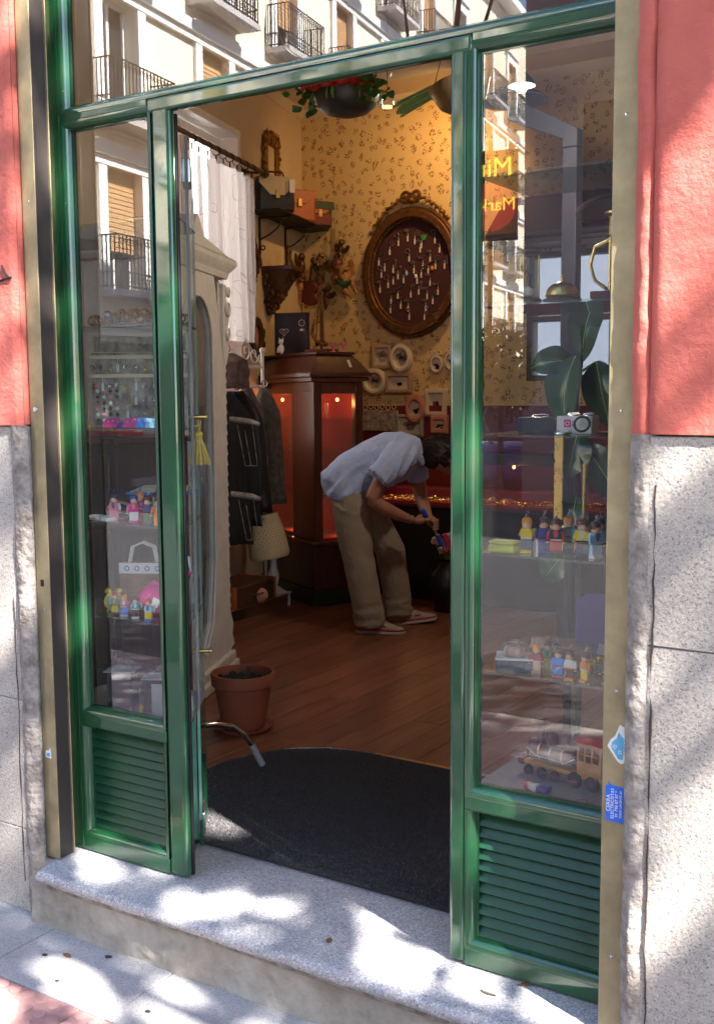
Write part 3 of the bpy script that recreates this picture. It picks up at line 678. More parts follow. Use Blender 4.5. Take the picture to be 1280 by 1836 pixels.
flat(-0.935, 0.068, ZT0, 2.234, 'rail', 0.009, -0.0262); flat(-1.2802, -0.935, 2.2152, 2.234, 'rail', 0.002, -0.0246); flat(0.068, 0.4242, 2.2152, 2.234, 'rail', 0.002, -0.0246); flat(-1.2802, 0.4242, 3.015, 3.049, 'rail')
for a, b, c_, d_ in ((-1.250, -0.950, -1.2802, -0.9218), (0.083, 0.396, 0.0548, 0.4242)):
    moulding(a, b, 0.466, 2.190, a-c_, d_-b, 0.028, 0.0252); moulding(a, b, 0.075, 0.398, (a-c_)*0.999, (d_-b)*0.999, 0.028, 0.006)
    flat(c_, d_, 0.4045, 0.4378, 'rail', 0.0015, -0.0241); flat(c_, d_, 0.004, 0.0468, 'rail', 0.0015, -0.0241)
moulding(-1.250, 0.396, ZT1, 2.99, 0.0302, 0.0282, 0.028, 0.025)
MB().box(-1.27, -0.93, 0.036, 0.05, 0.0, 0.44).build('back_panel', 'green_dark', sf_, smooth=False); MB().box(0.06, 0.42, 0.036, 0.05, 0.0, 0.44).build('back_panel', 'green_dark', sf_, smooth=False)
for a, b in ((-1.250, -0.950), (0.083, 0.396)):
    sl_me = MB()
    sl_me.prism([(-0.013, -0.0165), (-0.0095, -0.0195), (-0.0055, -0.0185), (0.013, 0.0100), (0.013, 0.0140), (0.0090, 0.0150)], a-0.004, b+0.004, 'yz')
    me = sl_me.mesh('louvre_slat', 'green_slat', ang=50)
    for i in range(11): part('louvre_slat', me, sf_, (0, 0.012, 0.092+i*0.0285))
for (a, b, z0, z1) in ((-1.253, -0.947, 0.462, 2.194), (0.080, 0.399, 0.462, 2.194), (-1.253, 0.399, 2.258, 2.993)):
    MB().box(a, b, 0.0015, 0.0065, z0, z1).build('pane', 'pane_transom' if z0 > 2 else 'pane', sf_, smooth=False)
MB().box(-0.866, -0.856, 0.006, 0.016, 0.004, 2.19).build('door_jamb', 'black', sf_, bevel=0.002); MB().box(0.012, 0.024, 0.006, 0.034, 0.004, 2.19).build('door_jamb', 'black', sf_, bevel=0.002)
# roller shutter guides
for nm, lab, s_, xo in (('l', 'bronze roller shutter guide channel left of the green shop front', 1, -1.341), ('r', 'bronze roller shutter guide beside the red wall, with two blue stickers', -1, 0.494)):
    t = thing('shutter_guide', lab, 'shutter guide', (xo, -0.12, 0.0))
    def bx(a, b, y0, y1, name, m, bv=0.0015):
        x0, x1 = sorted((s_*a, s_*b)); return MB().box(x0, x1, y0, y1, 0.001 if nm == 'l' else -0.028, 3.05).build(name, m, t, bevel=bv)
    bx(0, 0.056, 0.0, 0.004, 'front_flange', 'bronze'); bx(0.0, 0.012, 0.0042, 0.08, 'web', 'bronze'); bx(0.004, 0.056, 0.060, 0.064, 'back_flange', 'bronze')
    bx(0.013, 0.05, 0.006, 0.058, 'slot_shade', 'slot_dark', 0); bx(0.012, 0.016, 0.066, 0.10, 'return', 'bronze')  # dark strip fills the slot and stands in for its shade
    if nm == 'r': gr = t
    else: gl_ = t
# stickers on the right guide, turned on their side
sk = MB().prism([(-0.020, -0.042), (0.021, -0.045), (0.020, 0.036), (-0.008, 0.038), (-0.016, 0.046), (-0.014, 0.036), (-0.021, 0.036)], 0, 0.0006, 'xz').build('sticker', 'sticker_blue', None)
tag(sk, 'blue sticker with sideways white lettering and phone number on right shutter guide', 'sticker', loc=(0.468, -0.1213, 0.534))
for i, (b_, sz) in enumerate((('CERRA', 0.0125), ('ELECTRICISTAS', 0.0100), ('91 798 87 87 *', 0.0098), ('TODO URGENTE 24', 0.0068))):
    text(b_, sz, 'white', sk, (-0.0142+i*0.0092, -0.0003, -0.003), (R(90), R(-90), 0))
s2 = MB().prism([(-0.021, -0.004), (0.003, -0.036), (0.010, -0.040), (0.020, -0.036), (0.022, 0.040), (0.006, 0.046), (-0.004, 0.020), (-0.013, 0.012)], 0, 0.0006, 'xz').build('sticker', 'white', None)
tag(s2, 'torn white and light blue sticker above the blue one on the right guide', 'sticker', loc=(0.470, -0.1213, 0.662))
MB().prism([(-0.012, -0.006), (0.004, -0.030), (0.014, -0.030), (0.014, 0.018), (0.004, 0.030), (0.000, 0.016), (-0.010, 0.006)], -0.0006, -0.0001, 'xz').build('print', 'sticker_cyan', s2)
text('CERRAJ', 0.0115, 'sticker_cyan', s2, (0.0178, -0.0006, 0.0), (R(90), R(-90), 0)); text('35', 0.012, 'white', s2, (-0.004, -0.0008, -0.004), (R(90), R(-60), 0))
text('25', 0.010, 'white', s2, (0.008, -0.0008, -0.014), (R(90), R(-90), 0))
s3 = MB().prism([(-0.012, -0.014), (0.013, -0.016), (0.012, 0.006), (0.008, 0.018), (0.004, 0.010), (-0.010, 0.006)], 0, 0.0006, 'xz').build('sticker', 'white', None)
tag(s3, 'small torn white and blue sticker scrap low on the left guide', 'sticker', loc=(-1.318, -0.1210, 0.333))
MB().prism([(-0.008, -0.010), (0.008, -0.010), (0.008, 0.002), (-0.006, 0.0)], -0.0006, -0.0001, 'xz').build('print', 'sticker_cyan', s3)
s4 = MB().box(-0.008, 0.006, 0, 0.0006, -0.010, 0.010).build('tape_scrap', 'black', None); tag(s4, 'tiny black tape scrap on the left shutter guide', 'tape', loc=(-1.315, -0.1210, 0.86))
s5 = MB().box(-0.004, 0.006, 0, 0.0006, -0.006, 0.006).build('paper_scrap', 'white', None); tag(s5, 'tiny white paper scrap on the left shutter guide near stone line', 'paper', loc=(-1.322, -0.1210, 1.38))

# display cases behind the two side windows
def case(label, outline, zs, side):
    cx = sum(p[0] for p in outline)/len(outline); t = thing('display_case', label, 'display case', (cx, 0.04, 0.0))
    rel(MB().prism(outline, 0.012, 0.425, 'xy'), 'base', 'green', t, bevel=0.003)
    rel(MB().prism(outline, 0.427, 0.44, 'xy'), 'base_top', 'grey_plastic', t)
    for z in zs: rel(MB().prism(outline, z-0.006, z, 'xy'), 'glass_shelf', 'shelf_glass', t, smooth=False)
    for (p, q) in side:
        d = (Vector(q)-Vector(p)).normalized(); n_ = Vector((-d.y, d.x))*0.003
        rel(MB().prism([(p[0]+n_.x, p[1]+n_.y), (q[0]+n_.x, q[1]+n_.y), (q[0]-n_.x, q[1]-n_.y), (p[0]-n_.x, p[1]-n_.y)], 0.442, 2.18, 'xy'), 'side_pane', 'side_clear', t, smooth=False)
    return t
SH = (0.735, 1.03, 1.32, 1.63, 1.932)
LO = [(-1.46, 0.052), (-0.90, 0.052), (-0.942, 0.11), (-0.99, 0.185), (-1.10, 0.36), (-1.46, 0.36)]
caseL = case('left window display case with glass shelves on a green base', LO, SH, [((-0.872, 0.036), (-0.99, 0.187))])
RO = [(0.045, 0.052), (0.52, 0.052), (0.52, 0.36), (0.045, 0.36)]
caseR = case('right window display case with glass shelves on a green base', RO, SH, [])
rel(MB().box(-0.984, -0.980, 0.188, 0.196, 0.44, 2.18), 'corner_post', 'grey_plastic', caseL)
rel(MB().tube([(-0.955, 0.162, 0.02), (-0.955, 0.162, 0.10)], 0.006, 8), 'corner_rod', 'green', caseL)

# frameless glass door swung right open
DA = math.atan2(0.75, -0.625)
gd = thing('glass_door', 'frameless glass door swung open inward, seen almost edge on', 'door', (-0.995, 0.205, 0.015), DA)
MB().box(0.0, 0.84, -0.005, 0.005, 0.0, 2.13).build('pane', 'side_clear', gd, smooth=False)
MB().box(0.0, 0.84, -0.0052, 0.0052, -0.002, 0.002).box(0.838, 0.8425, -0.0045, 0.0045, 0.004, 2.13).box(-0.0025, 0.002, -0.0045, 0.0045, 0.004, 2.13).build('glass_edge', 'glass_edge', gd, smooth=False)
for z in (0.41, 1.312):
    MB().tube([(0.81, -0.036, z+0.01), (0.81, 0.036, z+0.01)], 0.007, 10).tube([(0.81, -0.036, z+0.01), (0.81, -0.032, z+0.01)], 0.014, 12).tube([(0.81, 0.032, z+0.01), (0.81, 0.036, z+0.01)], 0.014, 12).build('lock', 'brass', gd)
for z in (0.05, 2.07): MB().box(0.0, 0.12, -0.014, 0.014, z-0.035, z+0.035).build('pivot_clamp', 'steel', gd, bevel=0.003)
STAY = [(-1.171, 0.42, 0.299), (-1.15, 0.47, 0.295), (-1.125, 0.53, 0.275), (-1.102, 0.565, 0.240), (-1.090, 0.588, 0.200)]; STAYTIP = (-1.070, 0.62, 0.122)
hs = thing('door_stay', 'bent chrome door stay with grey rubber tip above the mat', 'door stay', (-1.42, 0.60, 0.0))
hs.location = (0, 0, 0)
MB().tube(STAY, 0.0095, 10).build('tube', 'chrome', hs)
MB().tube([STAY[-1], STAYTIP], 0.012, 10).build('rubber_tip', 'grey_plastic', hs)
ts = thing('key_tassel', 'yellow silk tassel hanging from the door key', 'tassel', (-1.485, 0.80, 1.325))
ts.scale = (1.25, 1.25, 0.82)
MB().tube([(0, 0, 0.0), (0.004, -0.002, -0.05)], 0.0025, 6).tube([(0.01, 0, 0.0), (0.006, -0.002, -0.05)], 0.0025, 6).build('cord', 'tassel', ts)
k_ = MB().lathe([(0.006, -0.05), (0.013, -0.058), (0.014, -0.068), (0.010, -0.078), (0.012, -0.082)], 12)
k_.build('knot', 'tassel', ts); f_ = MB()
for i in range(46):
    a = rnd.random()*6.283; r0 = 0.010*math.sqrt(rnd.random()); r1 = 0.034*math.sqrt(rnd.random())+0.004
    f_.tube([(r0*math.cos(a), r0*math.sin(a), -0.08), (r1*0.6*math.cos(a), r1*0.6*math.sin(a), -0.13), (r1*math.cos(a), r1*math.sin(a), -0.20+rnd.uniform(-0.006, 0.004))], 0.0022, 4)
o = f_.build('fringe', 'tassel', ts); o['kind'] = 'stuff'
# ------------------------------------------------------------------ buildings across the street (seen mirrored in the glass)
WD = Vector((-0.175, -0.985, 0)).normalized(); BA = Vector((-13.8, -12.0, -0.33))
ab = thing('corner_building', 'sunlit cream corner building with iron balconies mirrored in the transom glass', 'building', BA, math.atan2(WD.y, WD.x))
# local x runs away from the shop along the side street, local y points into the side street (towards the sun)
LEN, HT = 62.0, 17.5
ab_floors = [3.65, 6.75, 9.85, 12.95]
bays = [1.3+3.55*i for i in range(17)]
wallm = MB(); wallm.box(0, LEN, -12, -0.35, 0, HT); 
def band(z0, z1):
    wallm.box(0, LEN, -0.35, 0, z0, z1)
wallm.box(0, LEN, -0.35, 0, HT-1.6, HT)
ww, wh = 1.15, 2.35
zz = 0.0
for fz_ in ab_floors:
    wallm.box(0, LEN, -0.35, 0, zz, fz_+0.02)
    xs = 0.0
    for b_ in bays:
        wallm.box(xs, b_-ww/2, -0.35, 0, fz_+0.02, fz_+wh); xs = b_+ww/2
    wallm.box(xs, LEN, -0.35, 0, fz_+0.02, fz_+wh); zz = fz_+wh
wallm.box(0, LEN, -0.35, 0, zz, HT-1.6)
wallm.build('wall', 'facade_cream', ab, smooth=False)
MB().box(-0.08, -0.001, -12, 0.08, 0, HT).build('shaded_front', 'facade_grey', ab, smooth=False)  # end wall takes a greyer colour that holds its shade
MB().box(0.0, LEN, 0.002, 0.06, 0, 2.75).build('ground_floor', 'storey_shade', ab, smooth=False)  # dark sheet over the lowest storey, shade put into its colour
for fz_ in ab_floors: MB().box(-0.1, LEN, 0.002, 0.16, fz_-0.62, fz_-0.40).box(-0.1, LEN, 0.002, 0.09, fz_-0.78, fz_-0.63).build('cornice', 'facade_white', ab, smooth=False)
MB().box(-0.2, LEN, 0.0, 0.55, HT-0.3, HT).build('eaves', 'facade_white', ab, smooth=False)
sur = MB(); sur.ring(rect(0, wh/2+0.08, ww/2+0.26, wh/2+0.24), rect(0, wh/2, ww/2, wh/2), 0.002, 0.075, 'xz'); sur.box(-ww/2-0.34, ww/2+0.34, 0.002, 0.15, wh+0.32, wh+0.42)
sur_me = sur.mesh('surround', 'facade_white', smooth=False)
fr = MB(); fr.ring(rect(0, wh/2, ww/2, wh/2), rect(0, wh/2, ww/2-0.09, wh/2-0.09), -0.30, -0.22, 'xz'); fr.box(-0.04, 0.04, -0.29, -0.23, 0.09, wh-0.09); fr_me = fr.mesh('window_frame', 'facade_white', smooth=False)
pn_me = MB().box(-ww/2, ww/2, -0.34, -0.27, 0, wh).mesh('window_pane', 'window_dark', smooth=False)
sh = MB()
for i in range(34): sh.box(-ww/2+0.02, ww/2-0.02, -0.16, -0.13+0.012*(i % 2), wh-0.045*(i+1), wh-0.045*i-0.006)
sh_me = sh.mesh('roller_blind', 'shutter', smooth=False)
sl_me2 = MB().box(-1.05, 1.05, 0.002, 0.62, -0.10, 0.02).mesh('balcony_slab', 'facade_grey', smooth=False)
rl = MB(); 
for z in (0.07, 0.32, 0.98): rl.box(-1.02, 1.02, 0.57, 0.59, z, z+0.025); rl.box(-1.02, -1.0, 0.02, 0.57, z, z+0.025); rl.box(1.0, 1.02, 0.02, 0.57, z, z+0.025)
for i in range(18):
    x = -1.0+2.0*i/17; rl.box(x-0.009, x+0.009, 0.571, 0.589, 0.03, 0.98)
    if i < 17: rl.torus((x+0.059, 0.58, 0.20), 0.045, 0.008, 10, 4); rl.torus((x+0.059, 0.58, 0.90), 0.036, 0.007, 10, 4)
for i in range(6):
    for sx in (-1.01, 1.01): rl.box(sx-0.009, sx+0.009, 0.03+0.09*i, 0.048+0.09*i, 0.03, 0.98)
rl_me = rl.mesh('railing', 'iron', smooth=False)
for fi, fz_ in enumerate(ab_floors):
    for bi, b_ in enumerate(bays):
        if bi > 11 and fi == 0: continue
        w_ = part('window', sur_me, ab, (b_, 0, fz_)); part('window_frame', fr_me, w_); part('window_pane', pn_me, w_)
        if (fi*5+bi*3) % 4 != 1: part('roller_blind', sh_me, w_, (0, 0, 0), sc=(1, 1, 1))
        bc = part('balcony', sl_me2, ab, (b_, 0, fz_)); part('railing', rl_me, bc)
# block on the right of the side street, in shade, which also keeps the sun off the lower storeys opposite
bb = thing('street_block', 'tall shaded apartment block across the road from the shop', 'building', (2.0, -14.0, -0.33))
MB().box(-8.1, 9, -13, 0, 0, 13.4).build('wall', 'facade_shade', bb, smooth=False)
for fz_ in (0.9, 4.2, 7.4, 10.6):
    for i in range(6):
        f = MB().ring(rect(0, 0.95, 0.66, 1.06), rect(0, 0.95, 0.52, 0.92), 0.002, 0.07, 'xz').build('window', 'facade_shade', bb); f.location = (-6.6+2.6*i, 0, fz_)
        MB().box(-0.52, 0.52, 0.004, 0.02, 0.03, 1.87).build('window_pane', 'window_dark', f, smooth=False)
# shop sign across the street
sg = thing('market_sign', 'dark red market sign board with yellow lettering mirrored in the right window', 'sign', (-7.05, -14.75, -0.33))
MB().tube([(0, 0, 0), (0, 0, 5.9)], 0.04, 10).build('pole', 'iron', sg)
bd = MB().box(-0.46, 0.46, -0.03, 0.03, 4.28, 5.75).build('board', 'sign_brown', sg, bevel=0.01)
MB().prism(ell(0, 4.83, 0.44, 0.40, 32), 0.031, 0.036, 'xz').build('disc', 'sign_glow', sg)
text('Mini', 0.44, 'sign_yellow', sg, (0.0, 0.042, 5.46), (R(90), 0, R(180))); text('Market', 0.30, 'sign_yellow', sg, (0.0, 0.042, 4.86), (R(90), 0, R(180)))
sg.rotation_euler = (0, 0, R(-14))
# parked car
car = thing('parked_car', 'dark blue hatchback parked across the street, mirrored in the right window', 'car', (-7.3, -16.0, -0.33), R(75))
def sec(x, hw, zb, zt): return [(x, -hw, zb), (x, -hw*1.0, (zb+zt)/2), (x, -hw*0.93, zt), (x, hw*0.93, zt), (x, hw, (zb+zt)/2), (x, hw, zb)]
def loft(mb, secs):
    vs = [p for s_ in secs for p in s_]; n = len(secs[0]); fs = []
    for i in range(len(secs)-1):
        for j in range(n): a = i*n+j; b = i*n+(j+1) % n; fs.append((a, b, b+n, a+n))
    fs += [tuple(range(n-1, -1, -1)), tuple(range((len(secs)-1)*n, len(secs)*n))]; return mb.add(vs, fs)
loft(MB(), [sec(-2.05, 0.70, 0.35, 0.60), sec(-1.95, 0.80, 0.22, 0.78), sec(-1.2, 0.85, 0.2, 0.92), sec(1.2, 0.85, 0.2, 0.98), sec(1.75, 0.83, 0.22, 0.95), sec(1.95, 0.75, 0.35, 0.85)]).build('body', 'car_blue', car, bevel=0.05, seg=3)
loft(MB(), [sec(-1.15, 0.74, 0.90, 0.93), sec(-0.45, 0.70, 0.9, 1.40), sec(1.0, 0.70, 0.9, 1.43), sec(1.7, 0.72, 0.9, 0.98)]).build('cabin', 'window_dark', car, bevel=0.04)
loft(MB(), [sec(-0.5, 0.62, 1.385, 1.42), sec(0.95, 0.62, 1.40, 1.455)]).build('roof', 'car_blue', car, bevel=0.02)
for sx in (-1.3, 1.25):
    for sy in (-1, 1):
        wq = MB().at((sx, sy*0.78, 0.31), (R(90), 0, 0)).lathe([(0.19, -0.1), (0.30, -0.1), (0.31, -0.07), (0.31, 0.07), (0.30, 0.1), (0.19, 0.1)], 24).build('wheel', 'rubber', car)
        MB().at((sx, sy*0.78, 0.31), (R(90), 0, 0)).lathe([(0.0, -0.085), (0.19, -0.09), (0.19, 0.09), (0.0, 0.085)], 16).build('rim', 'silver', wq)
for sy in (-1, 1):
    MB().ball((-1.98, sy*0.55, 0.66), (0.08, 0.16, 0.07)).build('headlight', 'white', car); MB().box(1.88, 1.94, sy*0.6-0.1, sy*0.6+0.1, 0.62, 0.8).build('tail_light', 'redp', car, bevel=0.01)

# ------------------------------------------------------------------ street tree between the sun and the shop (its leaves dapple the light)
E1 = Vector((math.sin(SUN_AZ_FRONT), math.cos(SUN_AZ_FRONT), 0)); E2 = SUN.cross(E1)*-1
if E2.z < 0: E2 = -E2
def q2(p): p = Vector(p); return (p.dot(E1), p.dot(E2))
gaps = [ # (point on the facade, sill or pavement that the sun reaches, radius of the gap in the crown)
 ((-1.17, -0.10, 0), .055), ((-1.08, -0.12, 0), .05), ((-0.93, -0.14, 0), .06), ((-0.80, -0.10, 0), .05), ((-0.66, -0.03, 0), .06), ((-0.52, 0.02, 0), .055), ((-0.44, -0.06, 0), .04),
 ((-0.74, -0.17, 0), .05), ((-0.55, -0.15, 0), .04), ((-0.24, 0.02, 0), .05), ((-0.17, -0.06, 0), .08), ((-0.05, -0.06, 0), .07), ((-0.12, -0.13, 0), .06), ((0.10, -0.06, 0), .06), ((0.18, -0.13, 0), .04), ((0.30, -0.10, 0), .05),
 ((-1.02, -0.34, PAVE), .12), ((-0.86, -0.40, PAVE), .08), ((-0.62, -0.30, PAVE), .12), ((-0.50, -0.40, PAVE), .12), ((-0.40, -0.28, PAVE), .07), ((-0.72, -0.25, PAVE), .05), ((-1.1, -0.55, PAVE), .10), ((-1.35, -0.4, PAVE), .06),
 ((-1.40, -0.15, 0.86), .07), ((-1.41, -0.15, 0.72), .06), ((-1.42, -0.15, 0.30), .07), ((-1.39, -0.15, 1.50), .045), ((-1.38, -0.15, 1.42), .045), ((-1.39, -0.15, 1.72), .03), ((-1.45, -0.15, 0.1), .05),
 ((0.60, -0.15, 1.72), .09), ((0.66, -0.15, 1.86), .08), ((0.57, -0.15, 1.60), .06), ((0.62, -0.15, 1.46), .05), ((0.58, -0.15, 1.31), .06), ((0.64, -0.15, 1.29), .06), ((0.70, -0.15, 1.95), .08),
 ((0.64, -0.15, 0.58), .08), ((0.68, -0.15, 0.52), .06), ((0.62, -0.15, 0.34), .08), ((0.56, -0.15, 0.30), .06), ((0.66, -0.15, 1.05), .04), ((0.58, -0.15, 0.72), .04),
 ((-0.90, -0.035, 1.72), .035), ((-0.90, -0.035, 1.62), .035), ((0.05, -0.035, 1.33), .035), ((0.07, -0.035, 1.25), .03), ((0.06, -0.035, 0.88), .035), ((0.03, -0.035, 0.36), .04), ((-0.87, -0.03, 0.15), .05), ((-1.22, -0.03, 0.05), .04), ((0.07, -0.03, 0.60), .025),
 ((-1.15, 0.36, 0), .09), ((-1.05, 0.30, 0), .08), ((-1.00, 0.33, 0), .08), ((-0.75, 0.32, 0), .025), ((-0.68, 0.30, 0), .025), ((-1.05, 0.42, 0), .035), ((-1.28, -0.06, 1.0), .03), ((-1.28, -0.04, 0.7), .03)]
for _ in range(46): gaps.append(((rnd.uniform(-1.3, 0.5), rnd.uniform(-0.2, 0.0), 0), 0.026))
for _ in range(40): gaps.append(((rnd.uniform(-1.6, 0.3), rnd.uniform(-0.7, -0.2), PAVE), 0.034))
for _ in range(60): gaps.append(((rnd.choice((rnd.uniform(-1.6, -1.35), rnd.uniform(0.53, 0.85))), -0.15, rnd.uniform(-0.1, 2.4)), 0.012))
gq = [(*q2(p), r) for p, r in gaps]
tree = thing('street_tree', 'leafy street tree standing to the right of the shop on the pavement', 'tree', (6.3, -1.9, PAVE))
tr_ = MB(); tr_.tube([(0, 0, -0.1), (0.03, 0.02, 1.2), (-0.05, -0.1, 2.8), (0.05, -0.3, 4.6), (0.0, -0.5, 6.2)], [0.21, 0.17, 0.15, 0.12, 0.08], 12)
for i in range(9):
    a = i*2.4; tr_.tube([(0.0, -0.25-0.03*i, 4.0+0.25*i), (0.8*math.cos(a), -0.4+0.8*math.sin(a), 5.4+0.25*i), (1.9*math.cos(a), -0.6+1.7*math.sin(a), 6.6+0.4*i)], [0.07, 0.045, 0.015], 7)
tr_.build('trunk', 'bark', tree)
lf = MB(); base = Vector((6.3, -1.9, PAVE)); cc = Vector((0.1, -0.75, 8.5)); nl = 0; tries = 0
while nl < 15000 and tries < 60000:
    tries += 1
    d = Vector((rnd.gauss(0, 1), rnd.gauss(0, 1), rnd.gauss(0, 1))).normalized()*(rnd.random()**0.45)
    p = cc+Vector((d.x*2.9, d.y*2.6, d.z*2.5))
    w_ = p+base; a, b = q2(w_); hole = False
    for (ga, gb, gr_) in gq:
        if (a-ga)**2+(b-gb)**2 < (gr_*0.58+0.015)**2: hole = True; break
    if hole: continue
    nl += 1
    n_ = Vector((rnd.gauss(0, .6), rnd.gauss(0, .6), 1)).normalized(); t_ = n_.orthogonal().normalized(); t_.rotate(Matrix.Rotation(rnd.random()*6.28, 3, n_)); b2 = n_.cross(t_)
    L_ = rnd.uniform(0.05, 0.085); W_ = L_*0.62
    lf.add([tuple(p-t_*L_), tuple(p+b2*W_), tuple(p+t_*L_), tuple(p-b2*W_)], [(0, 1, 2, 3)])
cr_ = lf.build('crown', 'tree_leaf', tree, smooth=False); cr_['kind'] = 'stuff'
shade_tree = thing('street_tree', 'unseen leafy street tree added at the kerb to shade the pavement', 'tree', (2.9, -2.35, PAVE))  # added out of view to keep sun off the mirrored pavement
MB().tube([(0, 0, -0.1), (0.0, -0.1, 1.5), (-0.05, -0.5, 3.2), (-0.1, -1.2, 5.0), (-0.1, -1.9, 6.8)], [0.19, 0.16, 0.14, 0.11, 0.06], 12).build('trunk', 'bark', shade_tree)
c2_ = part('crown', cr_.data, shade_tree, (-0.2, -1.6, -0.2)); c2_['kind'] = 'stuff'
# small tree in the distance of the side street
tt = thing('young_tree', 'small bushy street tree across the road, mirrored in the right window', 'tree', (-5.7, -12.3, -0.33))
MB().tube([(0, 0, 0), (0.03, 0, 1.2), (0, 0.05, 2.0)], [0.05, 0.04, 0.02], 8).build('trunk', 'bark', tt)
lf = MB()
for i in range(2600):
    d = Vector((rnd.gauss(0, 1), rnd.gauss(0, 1), rnd.gauss(0, 1))).normalized()*(rnd.random()**0.4); p = Vector((d.x*0.55, d.y*0.55, 2.0+d.z*0.75))
    n_ = Vector((rnd.gauss(0, 1), rnd.gauss(0, 1), 1)).normalized(); t_ = n_.orthogonal().normalized(); b2 = n_.cross(t_)
    lf.add([tuple(p-t_*0.05), tuple(p+b2*0.03), tuple(p+t_*0.05), tuple(p-b2*0.03)], [(0, 1, 2, 3)])
o = lf.build('crown', 'tree_leaf', tt, smooth=False); o['kind'] = 'stuff'

pt_ = thing('plum_tree', 'purple leaved street tree across the road, mirrored at the top of the transom', 'tree', (-7.3, -13.5, -0.2))
MB().tube([(0, 0, 0), (0.05, 0, 2.5), (0.1, 0.1, 5.2), (0.4, 0.2, 7.6)], [0.12, 0.10, 0.08, 0.04], 9).tube([(0.1, 0.1, 5.2), (0.7, 0.3, 6.6), (1.2, 0.3, 8.0)], [0.06, 0.04, 0.015], 7).tube([(0.1, 0.1, 5.0), (-0.4, 0.2, 6.4), (-0.6, 0.2, 8.0)], [0.06, 0.04, 0.015], 7).build('trunk', 'bark', pt_)
lf = MB()
for i in range(1500):
    d = Vector((rnd.gauss(0, 1), rnd.gauss(0, 1), rnd.gauss(0, 1))).normalized()*(rnd.random()**0.4); p = Vector((0.55+d.x*1.35, 0.2+d.y*1.2, 8.75+d.z*1.0))
    n_ = Vector((rnd.gauss(0, 1), rnd.gauss(0, 1)+1, 1)).normalized(); t_ = n_.orthogonal().normalized(); t_.rotate(Matrix.Rotation(rnd.random()*6.28, 3, n_)); b2 = n_.cross(t_); L_ = rnd.uniform(0.06, 0.11)
    lf.add([tuple(p-t_*L_), tuple(p-t_*L_*0.2+b2*L_*0.6), tuple(p+t_*L_), tuple(p-t_*L_*0.2-b2*L_*0.6)], [(0, 1, 2, 3)])
o = lf.build('crown', 'leaf_plum', pt_, smooth=False); o['kind'] = 'stuff'
# ------------------------------------------------------------------ interior: white vitrine by the door
TH = R(23)
def at_wall(name, label, cat, s_, z, off=0.0, group=None):
    t = thing(name, label, cat, group=group); t.matrix_world = lwm @ Matrix.Translation((s_, off, z)); return t
vt = thing('white_vitrine', 'tall white painted vitrine with arched glass door and carved edges', 'vitrine', (-2.369, 2.116, 0.0), math.atan2(-math.cos(TH), math.sin(TH)))
# local x runs towards the street, local y out into the room, front at y = 0
cxv = 0.615
op = []
for i in range(12): a = math.pi*i/11; op.append((cxv+0.195*math.cos(a), 1.68+0.19*math.sin(a)))
op += [(cxv-0.195, 1.2), (cxv-0.19, 0.62), (cxv-0.13, 0.32), (cxv, 0.19), (cxv+0.13, 0.32), (cxv+0.19, 0.62), (cxv+0.195, 1.2)]
def box_from(op_, x0, x1, z0, z1):
    out = []
    cx_, cz_ = (x0+x1)/2, 1.0
    for a, b in op_:
        dx, dz = a-cx_, b-cz_
        tx = ((x1-cx_) if dx > 0 else (x0-cx_))/dx if abs(dx) > 1e-6 else 1e9; tz = ((z1-cz_) if dz > 0 else (z0-cz_))/dz if abs(dz) > 1e-6 else 1e9
        t_ = min(tx, tz); out.append((cx_+dx*t_, cz_+dz*t_))
    return out
ou = box_from(op, 0.165, 1.065, 0.10, 1.99)
MB().ring(ou, op, -0.025, 0.0, 'xz').build('front', 'white_old', vt, smooth=False)
for k_, (d, y) in enumerate(((0.030, 0.008), (0.016, 0.014))):
    o1 = [(cxv+(a-cxv)*(1+d/0.195), 1.0+(b-1.0)*(1+d/0.9)) for a, b in op]; MB().ring(o1, op, 0.001, y, 'xz').build('door_moulding', 'white_old', vt, bevel=0.003)
MB().box(0.165, 0.19, -0.36, -0.026, 0.10, 1.99).build('side_panel', 'white_old', vt, smooth=False)
MB().box(1.04, 1.065, -0.36, -0.026, 0.10, 1.99).build('side_panel', 'white_old', vt, smooth=False)
for (x0, x1) in ((0.19, 0.50), (0.72, 1.04)): MB().box(x0, x1, -0.36, -0.345, 0.10, 1.99).build('back_panel', 'pink_wood', vt, smooth=False)
MB().prism(op, -0.018, -0.012, 'xz').build('door_pane', 'clear', vt, smooth=False)
MB().box(0.10, 1.13, -0.40, 0.03, 0.0, 0.06).box(0.13, 1.10, -0.38, 0.02, 0.061, 0.11).build('base', 'white_old', vt, bevel=0.01)
cnp = []
for i, (d, z) in enumerate(((0.0, 1.985), (0.03, 1.99), (0.045, 2.01), (0.05, 2.02), (0.10, 2.045), (0.13, 2.065), (0.13, 2.085), (0.10, 2.095))): cnp.append((d, z))
cm_ = MB()
for (d0, z0), (d1, z1) in zip(cnp[:-1], cnp[1:]):
    if z1 <= z0: continue
    cm_.add([(0.165-d0, -0.38, z0), (1.065+d0, -0.38, z0), (1.065+d0, d0*0.25, z0), (0.165-d0, d0*0.25, z0), (0.165-d1, -0.38, z1), (1.065+d1, -0.38, z1), (1.065+d1, d1*0.25, z1), (0.165-d1, d1*0.25, z1)],
            [(3, 2, 1, 0), (4, 5, 6, 7), (0, 1, 5, 4), (1, 2, 6, 5), (2, 3, 7, 6), (3, 0, 4, 7)])
cm_.build('cornice', 'white_old', vt, ang=60)
MB().prism([(0.10, 2.097), (1.17, 2.097), (1.0, 2.115), (0.70, 2.15), (cxv+0.03, 2.21), (cxv, 2.24), (cxv-0.03, 2.21), (0.53, 2.15), (0.23, 2.115)], -0.30, 0.02, 'xz').build('pediment', 'white_old', vt, bevel=0.008)
